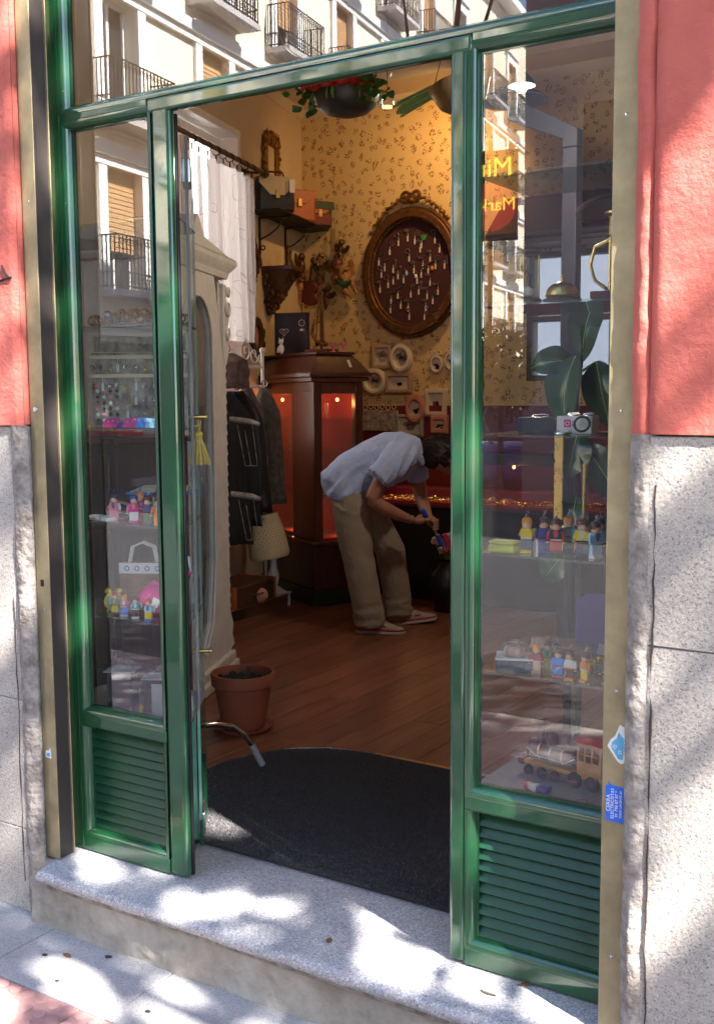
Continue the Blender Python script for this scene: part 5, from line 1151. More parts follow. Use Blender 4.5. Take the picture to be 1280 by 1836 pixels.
picture('salmon pink oval frame with flower print on the red dado', 'o', -2.924, 1.301, 0.085, 0.112, 'pinkframe', 0.62, 'flower', depth=0.04)
picture('cream rectangular frame with flower print right of the pink oval', 'r', -2.758, 1.35, 0.094, 0.105, 'creamframe', 0.62, 'flower')
picture('pale green landscape frame with dark print above the bent back', 'r', -2.975, 1.175, 0.115, 0.085, 'mintframe', 0.72)
picture('small pink square frame with flower print beside the green landscape one', 'r', -2.72, 1.185, 0.075, 0.07, 'pinkframe', 0.5, 'flower')
sgn = thing('hanging_plaque', 'grey wooden plaque under a scrolled wire hanger by the cabinet', 'plaque', (-3.248, 4.983, 1.205))
MB().box(-0.165, 0.165, -0.02, -0.002, -0.075, 0.085).build('board', 'sketch', sgn, bevel=0.003)
g = MB(); 
for i in range(6): g.torus((-0.13+0.052*i, -0.012, 0.105+0.006*(i % 2)), 0.018, 0.003, 12, 5)
g.build('wire_scroll', 'creamframe', sgn)
# ------------------------------------------------------------------ clothes rack with garments
rk = thing('clothes_rack', 'white scrolled iron clothes rack between the vitrine and the red cabinet', 'clothes rack', (-3.12, 3.58, 0.0), math.atan2(-0.99, 0.10))
# local x runs towards the street, local y towards the room
g = MB(); DP = -0.36
for y in (0.0, DP):
    g.tube([(0, y, 0.0), (0, y, 0.09)], 0.009, 8)
g.tube([(0, DP*0.5, 0.08), (0, DP*0.5, 1.70)], 0.012, 8); g.ball((0, DP*0.5, 1.71), 0.02); g.tube([(0, 0, 0.085), (0, DP, 0.085)], 0.009, 8); g.build('upright', 'white_paint', rk); g = MB(); g.tube([(0.95, DP*0.5, 0.08), (0.95, DP*0.5, 1.70)], 0.012, 8); g.tube([(0.95, 0, 0.085), (0.95, DP, 0.085)], 0.009, 8)
g.build('upright', 'white_paint', rk)
for y in (0.0, DP): MB().tube([(-0.02, y, 0.085), (0.97, y, 0.085)], 0.008, 8).build('shelf_rail', 'white_paint', rk)
for z in (1.60, 1.47): MB().tube([(0, DP*0.5, z), (0.95, DP*0.5, z)], 0.010, 8).build('hanging_rail', 'white_paint', rk)
g = MB()
def spiral(cx_, cz_, r, turns, d=1): return [(cx_+d*(r*(1-0.8*i/24))*math.cos(turns*6.283*i/24+3.14), DP*0.5, cz_+(r*(1-0.8*i/24))*math.sin(turns*6.283*i/24+3.14)) for i in range(25)]
for cx_ in (0.10, 0.36, 0.62): g.tube(spiral(cx_, 1.68, 0.06, 1.2), 0.005, 6); g.tube(spiral(cx_+0.10, 1.70, 0.06, 1.2, -1), 0.005, 6)
g.tube([(0.0, DP*0.5, 1.61), (0.12, DP*0.5, 1.70), (0.2, DP*0.5, 1.78), (0.28, DP*0.5, 1.72), (0.34, DP*0.5, 1.62)], 0.005, 6); g.build('scrollwork', 'white_paint', rk)
def garment(label, x, w, zt, zb, m, thick=0.10, seed=1, y=None, flare=1.25, name='hanging_coat', cat='coat'):
    t = thing(name, label, cat); t.matrix_world = rk.matrix_basis @ Matrix.Translation((x, (DP*0.5 if y is None else y), 0)); b = MB(); n = 26; k = 16; vs = []; fs = []
    for i in range(k):
        v = i/(k-1); z = zt+(zb-zt)*v; ww_ = w*(0.35+0.65*min(1, v*5))*(1+(flare-1)*v); th = thick*(0.35+0.65*min(1, v*4))*(1+0.3*v)
        for j in range(n):
            a = 2*math.pi*j/n; rr = 1+0.22*math.sin(a*6+seed+v*1.3)*min(1, v*2.2)+0.10*mnoise.noise(Vector((a*2, v*4, seed)))
            vs.append((th*rr*math.cos(a), ww_*rr*math.sin(a), z-0.02*mnoise.noise(Vector((a*3, 0, seed)))*v))
    for i in range(k-1):
        for j in range(n): a = i*n+j; c = i*n+(j+1) % n; fs.append((a, c, c+n, a+n))
    fs += [tuple(range(n)), tuple(range((k-1)*n, k*n))]; b.add(vs, fs); b.build('cloth', m, t, ang=180)
    MB().torus((0, 0, zt+0.03), 0.022, 0.004, 12, 5, plane='yz').build('hanger_hook', 'steel', t)
    return t
garment('long black coat hanging nearest on the clothes rack', 0.65, 0.20, 1.44, 0.50, 'coat_dark', 0.09, 1)
garment('dark grey jacket hanging in the middle of the rack', 0.48, 0.19, 1.44, 0.60, 'coat_dark', 0.07, 4)
garment('black dress hanging beside the patterned scarf', 0.32, 0.17, 1.44, 0.66, 'black', 0.06, 7)
garment('dark red patterned scarf hanging on the rack', 0.20, 0.11, 1.46, 0.72, 'scarf_a', 0.035, 2, name='hanging_scarf', cat='scarf')
garment('grey brown patterned scarf at the far end of the rack', 0.11, 0.10, 1.46, 0.70, 'scarf_b', 0.035, 9, y=-0.10, name='hanging_scarf', cat='scarf')
garment('mauve bonnet and shawl draped over the top rail', 0.42, 0.14, 1.68, 1.46, 'scarf_a', 0.06, 3, flare=0.9, name='draped_shawl', cat='shawl')
# wire hangers with floral padded arms poking out beside the vitrine
for i, (z, lab) in enumerate(((1.26, 'upper floral padded hanger with wire card frame beside the vitrine'), (0.86, 'lower grey padded hanger with wire card frame beside the vitrine'))):
    t = thing('padded_hanger', lab, 'hanger', (-2.45, 2.26, z), R(32)); MB().tube([(-0.06, 0, 0.03), (0.05, 0, 0.015), (0.10, 0, 0.0)], [0.015, 0.016, 0.010], 8).build('arm', 'sketch', t)
    w = MB()
    for (a, b) in (((-0.02, 0, 0.0), (0.02, 0, -0.22)), ((0.06, 0, 0.0), (0.085, 0, -0.22)), ((0.02, 0, -0.22), (0.085, 0, -0.22)), ((0.02, 0, -0.03), (0.05, 0, -0.22))): w.tube([a, b], 0.0018, 5)
    w.build('wire_frame', 'sketch', t)
# table lamp on the rack's lower shelf
tl = thing('table_lamp', 'unlit table lamp with perforated cream shade and turned white foot', 'lamp', (-3.14, 3.44, 0.095), rot=(0, 0, R(30)))
tl.scale = (1.12, 1.12, 1.12)
MB().lathe([(0.075, 0.0), (0.08, 0.012), (0.05, 0.03), (0.022, 0.05), (0.03, 0.08), (0.034, 0.12), (0.02, 0.16), (0.018, 0.20), (0.026, 0.22), (0.012, 0.24), (0.010, 0.34)], 20).build('foot', 'white_paint', tl)
sd = MB().at((-0.02, 0, 0.22), (0, R(-9), 0)); 
sd.lathe([(0.115, 0.0), (0.122, 0.02), (0.112, 0.15), (0.088, 0.26), (0.084, 0.26), (0.108, 0.15), (0.118, 0.02), (0.112, 0.003)], 32); shd = sd.build('shade', 'wicker', tl)
hl = MB().at((-0.02, 0, 0.22), (0, R(-9), 0))
for j in range(15):
    z = 0.02+j*0.0155; r = 0.1222-(0.010*(z/0.15) if z < 0.15 else 0.010+0.024*(z-0.15)/0.11)
    for i in range(26): a = (i+0.5*(j % 2))*6.283/26; hl.add([(r*math.cos(a+da)*1.002, r*math.sin(a+da)*1.002, z+dz) for da, dz in ((-0.03, 0), (0, -0.0035), (0.03, 0), (0, 0.0035))], [(0, 1, 2, 3)])
h_ = hl.build('perforation', 'hole', tl, smooth=False); h_['kind'] = 'stuff'
cs = thing('old_suitcase', 'brown suitcase lying on the lower shelf of the rack', 'suitcase', (-3.14, 3.05, 0.10), R(96)); MB().box(-0.24, 0.24, -0.14, 0.14, 0, 0.14).build('case', 'walnut', cs, bevel=0.012, seg=3); MB().box(-0.245, -0.22, -0.145, 0.145, 0.0, 0.143).box(0.22, 0.245, -0.145, 0.145, 0.0, 0.143).build('corner_guard', 'leather_orange', cs, bevel=0.004); MB().tube([(-0.05, -0.14, 0.07), (-0.04, -0.17, 0.07), (0.04, -0.17, 0.07), (0.05, -0.14, 0.07)], 0.007, 6).build('handle', 'walnut', cs)
o = MB().ball((0, 0, 0.05), (0.055, 0.055, 0.05), 18, 12).build('pouffe_ball', 'pinkframe', None); tag(o, 'small round pinkish box on the rack shelf before the suitcase', 'box', loc=(-3.02, 3.13, 0.095))

# ------------------------------------------------------------------ jewellery counter, vase with white flowers
jc = thing('jewellery_counter', 'dark counter with red lit tray of jewellery behind the bending person', 'counter', (-2.1, 4.42, 0.0))
MB().box(-0.85, 0.95, -0.20, 0.35, 0.0, 0.64).build('body', 'black', jc, bevel=0.006); MB().box(-0.86, 0.96, -0.22, 0.36, 0.641, 0.665).build('top', 'dkred', jc, bevel=0.004)
MB().box(-0.82, 0.92, -0.19, 0.14, 0.666, 0.678).build('tray', 'red_velvet', jc, bevel=0.003)
MB().box(-0.86, 0.96, 0.15, 0.36, 0.666, 0.74).build('rear_riser', 'dado_red', jc, bevel=0.003); MB().box(-0.86, 0.96, 0.12, 0.37, 0.92, 1.0).build('canopy', 'black', jc, bevel=0.004)
jw = MB(); jw2 = MB()
for i in range(520):
    x, y = rnd.uniform(-0.8, 0.9), rnd.uniform(-0.18, 0.12); b_ = jw if rnd.random() < 0.7 else jw2
    b_.at((x, y, 0.682), (rnd.uniform(-.6, .6), rnd.uniform(-.6, .6), rnd.random()*6))
    if rnd.random() < 0.6: b_.torus((0, 0, 0.004), rnd.uniform(0.008, 0.02), 0.0028, 10, 4, plane='xy')
    else: b_.ball((0, 0, 0.004), (rnd.uniform(0.006, 0.018), 0.006, 0.005), 6, 4)
o = jw.build('gold_jewellery', 'gold_bead', jc); o['kind'] = 'stuff'; o = jw2.build('silver_jewellery', 'silver', jc); o['kind'] = 'stuff'
for x in (-0.6, -0.2, 0.2, 0.6):
    MB().ball((x, 0.10, 0.915), 0.012, 8, 6).build('bulb', 'fairy', jc); lamp('tray_light', jc, (x, 0.07, 0.88), 0.07, (1, 0.55, 0.22), 0.02)
vs_ = thing('dark_vase', 'shiny dark vase holding white cotton flowers beside the counter', 'vase', (-2.10, 3.93, 0.0))
MB().lathe([(0.06, 0), (0.075, 0.01), (0.09, 0.06), (0.12, 0.16), (0.11, 0.24), (0.06, 0.30), (0.055, 0.33), (0.07, 0.35), (0.06, 0.35), (0.045, 0.32), (0.0, 0.3)], 28).build('vase_body', 'leather_black', vs_)
fb = MB(); fs_ = MB()
for i in range(22):
    a = rnd.random()*6.28; r = rnd.uniform(0.0, 0.10); z = rnd.uniform(0.40, 0.50); x, y = r*math.cos(a), r*math.sin(a)
    fs_.tube([(x*0.3, y*0.3, 0.31), (x, y, z)], 0.002, 4)
    for j in range(4): fb.ball((x+rnd.uniform(-.016, .016), y+rnd.uniform(-.016, .016), z+rnd.uniform(-.012, .012)), rnd.uniform(0.012, 0.020), 7, 5)
fb.build('blossoms', 'white', vs_); fs_.build('stems', 'stalk', vs_)

# ------------------------------------------------------------------ hanging flower bowls, plants and lamps
def leaf_shape(mb, base, tip, width, droop=0.0, n=5, nrm=None):
    base, tip = Vector(base), Vector(tip); d = tip-base; L_ = d.length
    side = d.cross(nrm or Vector((0, 0, 1))); side = side.normalized() if side.length > 1e-5 else Vector((1, 0, 0)); upv = side.cross(d).normalized()
    vs = []
    for i in range(n+1):
        t = i/n; w = width*math.sin(math.pi*min(1, t*0.96+0.02))**0.8*(1-0.25*t); c = base+d*t+upv*(-droop*4*t*(1-t)*-1)*L_*0.5
        vs += [tuple(c-side*w+upv*w*0.25), tuple(c), tuple(c+side*w+upv*w*0.25)]
    fs = []
    for i in range(n):
        for j in range(2): a = i*3+j; fs.append((a, a+1, a+4, a+3))
    mb.add(vs, fs)
fbw = thing('hanging_flower_bowl', 'hanging dark metal bowl with red roses and trailing green leaves', 'flower bowl', (-1.268, 1.5, 2.535))
fbw.scale = (0.88, 0.88, 0.56)
MB().lathe([(0.0, 0.0), (0.05, 0.005), (0.10, 0.03), (0.135, 0.075), (0.15, 0.13), (0.152, 0.17), (0.146, 0.17), (0.143, 0.13), (0.12, 0.07), (0.0, 0.02)], 36).build('bowl', 'pot_metal', fbw)
rs = MB()
for (x, y, z, s_) in ((-0.02, -0.145, 0.195, 2.0), (0.065, -0.135, 0.195, 2.0), (-0.095, -0.115, 0.19, 1.8), (0.0, 0.03, 0.22, 1.5), (0.12, -0.06, 0.185, 1.4)):
    rs.at((x, y, z), (R(20), 0, rnd.random()*6), (s_, s_, s_)); rs.ball((0, 0, 0), (0.016, 0.016, 0.018), 8, 6)
    for k_ in range(9):
        a = k_*2.4; r = 0.008+0.0035*k_; rs.at((x, y, z), (R(20), 0, a), (s_, s_, s_)).grid(lambda u, v: ((r+0.010*v)*math.cos((u-0.5)*1.7), (r+0.010*v)*math.sin((u-0.5)*1.7), -0.018+0.04*v-0.010*v*v), 6, 4)
rs.build('roses', 'rose', fbw, ang=180)
lv = MB()
for i in range(30):
    a = rnd.random()*6.28
    if 4.0 < a < 5.6: continue
    r0 = 0.12; b0 = (r0*math.cos(a), r0*math.sin(a), 0.17+rnd.random()*0.05); r1 = r0+rnd.uniform(0.03, 0.09)
    leaf_shape(lv, b0, (r1*math.cos(a+rnd.uniform(-.4, .4)), r1*math.sin(a), b0[2]+rnd.uniform(-0.11, 0.05)), rnd.uniform(0.018, 0.032), nrm=Vector((rnd.gauss(0, .5), -1, rnd.gauss(0, .5))))
for (x, z) in ((0.16, 0.14), (0.19, 0.09), (0.13, 0.06), (0.17, 0.20), (0.22, 0.15), (-0.17, 0.16), (-0.19, 0.12)): leaf_shape(lv, (x, -0.08, z+0.03), (x+0.03, -0.11, z-0.04), 0.03, nrm=Vector((0, -1, 0.2)))
for i in range(44):
    sgn = -1 if i % 2 else 1; c = Vector((sgn*rnd.uniform(0.13, 0.24), rnd.uniform(-0.14, 0.05), rnd.uniform(0.06, 0.24))); leaf_shape(lv, c, c+Vector((sgn*rnd.uniform(0.0, 0.04), -0.02, rnd.uniform(-0.07, 0.02))), rnd.uniform(0.016, 0.03), nrm=Vector((rnd.gauss(0, .4), -1, rnd.gauss(0, .5))))
lv.build('leaves', 'leaf', fbw, ang=180)
ck = MB()
for i in range(22):
    a = rnd.random()*6.28; r = 0.155; x, y = r*math.cos(a), r*math.sin(a); z0 = 0.16; L_ = rnd.uniform(0.04, 0.10)
    ck.tube([(x, y, z0), (x*1.05, y*1.05, z0-L_*0.5), (x*1.04, y*1.04, z0-L_)], [0.003, 0.005, 0.003], 6)
o = ck.build('catkins', 'leaf_light', fbw); o['kind'] = 'stuff'
MB().tube([(0, 0, 0.17), (0.0, 0, 0.80)], 0.003, 5).build('wire', 'iron', fbw)
# jar candle hanging by the bowl
jr = thing('hanging_jar', 'little glass jar with glowing copper rim hanging beside the flower bowl', 'jar', (-1.075, 1.5, 2.535)); MB().lathe([(0.022, 0), (0.026, 0.01), (0.026, 0.06), (0.02, 0.07), (0.018, 0.07), (0.023, 0.058), (0.023, 0.012), (0.0, 0.006)], 18).build('glass', 'clear', jr); MB().lathe([(0.0, 0.008), (0.021, 0.008), (0.021, 0.014), (0.0, 0.016)], 14).build('candle', 'fairy', jr); MB().tube([(0, 0, 0.07), (0, 0, 0.7)], 0.0015, 4).build('wire', 'iron', jr)
pn = thing('brass_bowl', 'tilted brass bowl with a bundle of cut green stalks hanging by the post', 'flower bowl', (-0.755, 1.5, 2.575), rot=(0, R(-14), 0))
pn.scale = (0.8, 0.8, 0.8)
MB().lathe([(0.0, -0.13), (0.06, -0.12), (0.115, -0.075), (0.145, 0.0), (0.152, 0.01), (0.14, 0.0), (0.11, -0.065), (0.0, -0.11)], 34).build('bowl', 'brass_dull', pn)
stl = MB()
for i in range(16): 
    dy, dz = rnd.uniform(-0.02, 0.02), rnd.uniform(-0.022, 0.022); stl.tube([(0.06, dy*0.6, 0.03+dz*0.5), (-0.15, dy, 0.035+dz), (-0.33-rnd.random()*0.03, dy*1.3, 0.025+dz*1.3)], 0.0058, 6)
stl.build('stalks', 'stalk', pn)
fl2 = MB()
for i in range(10): fl2.ball((0.05+rnd.uniform(-0.06, 0.08), rnd.uniform(-0.06, 0.06), 0.05+rnd.random()*0.09), (0.03, 0.03, 0.035), 8, 6)
fl2.build('dried_flowers', 'leather_orange', pn); w = MB()
for a in (0, 2.1, 4.2): w.tube([(0.145*math.cos(a), 0.145*math.sin(a), 0.0), (0.02, 0, 0.30)], 0.0018, 4)
w.tube([(0.02, 0, 0.30), (0.12, 0, 0.68)], 0.002, 4); w.build('wires', 'iron', pn)
# clear globe behind the transom
gb = thing('glass_globe', 'large clear glass globe hanging behind the transom window', 'globe', (-1.12, 1.0, 2.76)); MB().ball((0, 0, 0), (0.10, 0.10, 0.14), 28, 18).build('globe', 'clear', gb); MB().tube([(0, 0, 0.14), (0, 0, 0.87)], 0.003, 5).lathe([(0.03, 0.13), (0.03, 0.16), (0.01, 0.17)], 14).build('cap', 'steel', gb)
# pendant lamp that lights the wallpaper, seen through the right window
pd = thing('pendant_lamp', 'lit warm pendant lamp with dark wide shade seen through the right window', 'lamp', (-0.907, 2.40, 2.80))
pd.scale = (0.62, 0.62, 0.62)
MB().lathe([(0.10, 0.0), (0.09, 0.03), (0.04, 0.09), (0.015, 0.11), (0.015, 0.10), (0.036, 0.08), (0.085, 0.022)], 28).build('shade', 'duct', pd); MB().tube([(0, 0, 0.10), (0, 0, 1.34)], 0.005, 6).build('cable', 'iron', pd); MB().ball((0, 0, -0.002), 0.045, 14, 10).build('bulb', 'bulb', pd); lamp('pendant_light', pd, (0, 0, -0.08), 5.5, (1, 0.82, 0.64), 0.06)
# bent dark duct and post in the middle of the shop
dc = thing('flue_pipe', 'dark blue bent flue post standing in the shop behind the right window', 'flue pipe', (-0.98, 3.2, 0.0))
MB().box(-0.041, 0.041, -0.041, 0.041, 0.0, 2.678).build('post', 'duct', dc, bevel=0.006)
MB().at((0, 0, 0)).prism([(-0.041, 2.679), (0.041, 2.679), (0.041, 2.77), (-0.355, 2.987), (-0.355, 2.86), (-0.041, 2.724)], -0.041, 0.041, 'xz').build('arm', 'duct', dc, bevel=0.005)
MB().lathe([(0.0, 3.00), (0.16, 2.99), (0.19, 2.97), (0.19, 2.96), (0.0, 2.96)], 28, (-0.345, 0, 0)).build('dish', 'duct', dc)
# small back windows
for nm, (x0, x1, z0, z1), lab in (('a', (-2.03, -1.38, 1.96, 2.40), 'upper back window with milky daylight panes'), ('b', (-2.03, -1.38, 1.50, 1.955), 'lower back window with milky daylight panes')):
    t = thing('back_window', lab, 'window', ((x0+x1)/2, 5.03, z0)); w_ = x1-x0; h_ = z1-z0
    MB().ring(rect(0, h_/2, w_/2, h_/2), rect(0, h_/2, w_/2-0.04, h_/2-0.04), -0.035, 0.04, 'xz').build('frame', 'walnut', t, bevel=0.003); MB().box(-0.02, 0.02, -0.03, 0.03, 0.04, h_-0.04).build('mullion', 'walnut', t, bevel=0.002)
    for s_ in (-1, 1): MB().box(min(s_*0.02, s_*(w_/2-0.04)), max(s_*0.02, s_*(w_/2-0.04)), 0.0, 0.006, 0.04, h_-0.04).build('pane', 'milk', t, smooth=False)
hm = thing('red_hood', 'dark red tiled hood shelf above the back windows', 'hood', (-1.72, 4.99, 2.45)); MB().prism([(0.0, 0.0), (-0.32, 0.02), (-0.32, 0.05), (0.0, 0.34)], -0.48, 0.42, 'yz').build('slope', 'hood', hm); MB().box(-0.5, 0.44, -0.34, 0.0, -0.03, 0.0).build('board', 'walnut', hm, bevel=0.004)

ws = thing('ceiling_spot', 'small warm ceiling spotlight washing the flowered back wall', 'spotlight', (-2.22, 4.32, 3.56))
MB().lathe([(0.035, 0.0), (0.04, 0.02), (0.03, 0.07), (0.0, 0.07)], 18).build('housing', 'iron', ws); MB().lathe([(0.0, -0.002), (0.032, -0.001), (0.032, 0.004), (0.0, 0.004)], 16).build('bulb', 'bulb', ws); sp_ = bpy.data.lights.new('spot_light', 'SPOT'); sp_.energy = 7.5; sp_.color = (1, 0.56, 0.20); sp_.spot_size = R(120); sp_.spot_blend = 1.0; sp_.shadow_soft_size = 0.05
so2 = bpy.data.objects.new('spot_light', sp_); COL.objects.link(so2); so2.parent = ws; so2.location = (0, 0, -0.05); so2.rotation_euler = (Vector((-2.95, 5.0, 2.75))-Vector((-2.22, 4.32, 3.51))).to_track_quat('-Z', 'Y').to_euler()

sdb = thing('sideboard', 'dark wooden sideboard added to darken the view behind the left window', 'sideboard', (-1.90, 0.74, 0.0), R(-8))  # added as a dark backing for the lower left pane
MB().box(-0.30, 0.28, -0.17, 0.17, 0.0, 1.24).build('carcass', 'walnut', sdb, bevel=0.004); MB().box(-0.32, 0.30, -0.19, 0.19, 1.241, 1.265).build('top', 'mahogany', sdb, bevel=0.004)
for z in (0.15, 0.42, 0.69, 0.96):
    d_ = MB().box(-0.27, 0.25, -0.185, -0.171, z, z+0.24).build('drawer', 'walnut', sdb, bevel=0.004); MB().ball((0.0, -0.195, z+0.12), 0.014, 10, 7).build('knob', 'brass_dull', d_)
tb = thing('bead_tray', 'red tray heaped with yellow bead necklaces on the sideboard', 'tray', (-1.80, 0.68, 1.267), R(-8)); MB().box(-0.12, 0.10, -0.06, 0.06, 0, 0.02).build('tray', 'redp', tb, bevel=0.004); g = MB()
for i in range(90): g.ball((rnd.uniform(-.11, .09), rnd.uniform(-.05, .05), 0.022+rnd.random()*0.02), rnd.uniform(0.006, 0.011), 6, 4)
o = g.build('beads', 'yellow', tb); o['kind'] = 'stuff'
# ------------------------------------------------------------------ window display: little plastic figures on key rings
TOY = {}
def toy_mesh():
    TOY['leg'] = MB().prism([(-0.0068, 0.008), (0.0062, 0.008), (0.0068, 0.034), (-0.0066, 0.034)], -0.0055, 0.0055, 'xz')
    TOY['foot'] = MB().box(-0.0068, 0.0062, -0.012, 0.0060, 0.0, 0.0078)
    TOY['torso'] = MB().prism([(-0.0125, 0.0345), (0.0125, 0.0345), (0.0150, 0.044), (0.0125, 0.058), (0.006, 0.0605), (-0.006, 0.0605), (-0.0125, 0.058), (-0.0150, 0.044)], -0.0075, 0.0075, 'xz')
    TOY['head'] = MB().lathe([(0.0, 0.0605), (0.0085, 0.061), (0.0115, 0.065), (0.0118, 0.073), (0.0105, 0.079), (0.0, 0.082)], 14)
    TOY['hair'] = MB().at((0, 0.0015, 0)).lathe([(0.0127, 0.069), (0.0132, 0.076), (0.0115, 0.083), (0.006, 0.0868), (0.0, 0.0875)], 14)
    TOY['arm'] = MB().tube([(0, 0, 0.056), (0.0035, -0.002, 0.046), (0.0045, -0.006, 0.035)], [0.0052, 0.0048, 0.0040], 8)
    TOY['hand'] = MB().torus((0.0047, -0.0075, 0.0305), 0.0034, 0.0016, 10, 5, plane='xy')
    TOY['chain'] = MB().torus((0, 0, 0.0905), 0.0028, 0.0007, 8, 4).torus((0.001, 0.001, 0.0955), 0.0028, 0.0007, 8, 4, plane='yz').torus((0.003, 0.002, 0.1), 0.0028, 0.0007, 8, 4)
    TOY['eye'] = MB().ball((-0.0042, -0.0112, 0.0718), 0.0013, 6, 4).ball((0.0042, -0.0112, 0.0718), 0.0013, 6, 4)
    TOY['belt'] = MB().box(-0.0133, 0.0133, -0.0080, 0.0080, 0.0350, 0.0382)
    TOY['bib'] = MB().prism([(-0.004, 0.0602), (0.004, 0.0602), (0.0055, 0.052), (0.003, 0.042), (-0.003, 0.042), (-0.0055, 0.052)], -0.0084, -0.0074, 'xz')
    TOY['keyring'] = MB().torus((0, 0, 0), 0.0135, 0.0009, 24, 5)
toy_mesh(); TC = {}
def tm(k_, m):
    if (k_, m) not in TC: TC[(k_, m)] = TOY[k_].mesh(k_, m)
    return TC[(k_, m)]
def toy(desc, x, y, z, rz, hair, torso, arms, legs, feet, where, ring=False, sc=1.0, rot=None):
    t = thing('toy_figure', '%s, %s' % (desc, where), 'toy figure', (x, y, z), R(rz), group='toy figure key rings', rot=rot); t.scale = (sc, sc, sc)
    for s_ in (-1, 1):
        l_ = part('leg', tm('leg', legs), t, (s_*0.0068, 0, 0)); part('foot', tm('foot', feet), l_)
        a_ = part('arm', tm('arm', arms), t, (s_*0.0150, 0, 0), (0, 0, 0), (s_, 1, 1)); a_.rotation_euler = (rnd.choice((0, 0, -0.35, -0.7)), 0, 0); a_.location.z = 0.056*(1-math.cos(a_.rotation_euler.x)); part('hand', tm('hand', 'toy_skin'), a_)
    part('torso', tm('torso', torso), t); part('belt', tm('belt', rnd.choice(('black', 'card', feet))), t); part('collar', tm('bib', rnd.choice(('card', legs, arms, 'greyp'))), t); h_ = part('head', tm('head', 'toy_skin'), t); part('hair', tm('hair', hair), h_); part('eyes', tm('eye', 'brownp'), h_); part('chain', tm('chain', 'silver'), t)
    if ring: part('keyring', tm('keyring', 'silver'), t, (-0.022, -0.012, 0.022), (R(-25), 0, R(20)))
    return t
F = 25
rw = 'right window'; S3 = 'on the shelf level with the brass rods'; S4 = 'on the shelf under the purple bag'
toy('toy figure in yellow and black suit with yellow helmet hair', 0.158, 0.10, 1.031, 12, 'orange', 'yellow', 'yellow', 'greyp', 'yellow', rw)
toy('toy figure in all dark blue overalls with brown hair', 0.192, 0.125, 1.031, 30, 'brownp', 'indigo', 'indigo', 'indigo', 'indigo', rw)
toy('toy figure with black jacket, red trousers and beard', 0.232, 0.105, 1.031, 15, 'brownp', 'black', 'redp', 'redp', 'black', rw)
toy('toy figure with orange hair and green overalls', 0.236, 0.175, 1.031, 20, 'orange', 'olivep', 'indigo', 'olivep', 'black', rw)
toy('toy figure in yellow coat and dark trousers', 0.302, 0.098, 1.031, 12, 'brownp', 'yellow', 'yellow', 'greyp', 'black', rw, sc=1.05)
toy('toy figure all in pale blue with white shoes, side on', 0.335, 0.095, 1.031, 60, 'brownp', 'skyp', 'skyp', 'skyp', 'white', rw)
toy('toy figure with teal coat behind the yellow coat one', 0.272, 0.165, 1.031, 10, 'dkred', 'tealp', 'tealp', 'orange', 'black', rw)
toy('black haired toy figure behind the pale blue one', 0.315, 0.175, 1.031, 10, 'black', 'greyp', 'greyp', 'black', 'black', rw)
toy('toy figure in grey and white at the far right of the shelf', 0.365, 0.16, 1.031, 14, 'dkred', 'card', 'greyp', 'greyp', 'black', rw)
toy('small toy figure in red top with key ring', 0.186, 0.10, 0.736, 20, 'orange', 'redp', 'redp', 'toy_skin', 'toy_skin', rw, True, 0.80)
toy('small toy figure in green top behind the red one', 0.196, 0.15, 0.736, 10, 'brownp', 'greenp', 'card', 'yellow', 'yellow', rw, False, 0.80)
toy('small toy figure dressed in black with black hair', 0.222, 0.14, 0.736, 10, 'black', 'black', 'black', 'card', 'card', rw, True, 0.80)
toy('small toy figure in blue overalls with red boots', 0.250, 0.085, 0.736, 10, 'brownp', 'bluep', 'bluep', 'bluep', 'redp', rw, False, 0.82)
toy('small toy figure in checked white shirt and maroon trousers', 0.283, 0.075, 0.736, 0, 'brownp', 'card', 'card', 'dkred', 'orange', rw, True, 0.84)
toy('small toy figure in orange top with yellow trousers', 0.322, 0.075, 0.736, -25, 'brownp', 'orange', 'orange', 'yellow', 'orange', rw, False, 0.84)
toy('small toy figure in mustard top with dark green cap', 0.308, 0.13, 0.736, 0, 'olivep', 'yellow', 'yellow', 'indigo', 'redp', rw, False, 0.80)
toy('small toy figure at the shelf end in dark clothes and orange boots', 0.372, 0.085, 0.736, 10, 'olivep', 'greyp', 'greyp', 'black', 'orange', rw, True, 0.80)
toy('toy figure lying down with red hair, white top and blue legs', 0.235, 0.075, 0.452, 0, 'redp', 'card', 'card', 'indigo', 'indigo', 'right window floor', False, 0.85, rot=(R(-90), 0, R(78)))
o = tag(MB().torus((0, 0, 0), 0.014, 0.0012, 24, 5, plane='xy').torus((0.026, 0.004, 0), 0.012, 0.0011, 24, 5, plane='xy').build('key_ring', 'silver', None), 'loose silver key ring beside the lying toy figure', 'key ring', loc=(0.318, 0.075, 0.443))
lw_ = 'left window'
toy('toy figure all in pink with black hair', -1.215, 0.085, 1.031, 30, 'black', 'pinkp', 'card', 'pinkp', 'pinkp', lw_)
toy('toy figure in red dress with orange hair', -1.178, 0.16, 1.031, 30, 'orange', 'redp', 'redp', 'redp', 'redp', lw_)
toy('toy figure in magenta top and white skirt', -1.135, 0.09, 1.031, 35, 'indigo', 'hot_pink', 'pinkp', 'card', 'hot_pink', lw_)
toy('toy figure in purple and blue top with green trousers', -1.072, 0.085, 1.031, 20, 'brownp', 'lilac', 'bluep', 'olivep', 'greyp', lw_)
toy('toy figure in green dress with red brown hair', -1.058, 0.13, 1.031, 30, 'brownp', 'greenp', 'card', 'greenp', 'redp', lw_)
toy('toy figure in green behind the magenta one', -1.12, 0.17, 1.031, 30, 'brownp', 'greenp', 'greenp', 'greyp', 'greyp', lw_)
toy('toy figure with bright orange hair at the back of the row', -1.15, 0.21, 1.031, 30, 'orange', 'redp', 'orange', 'redp', 'black', lw_)
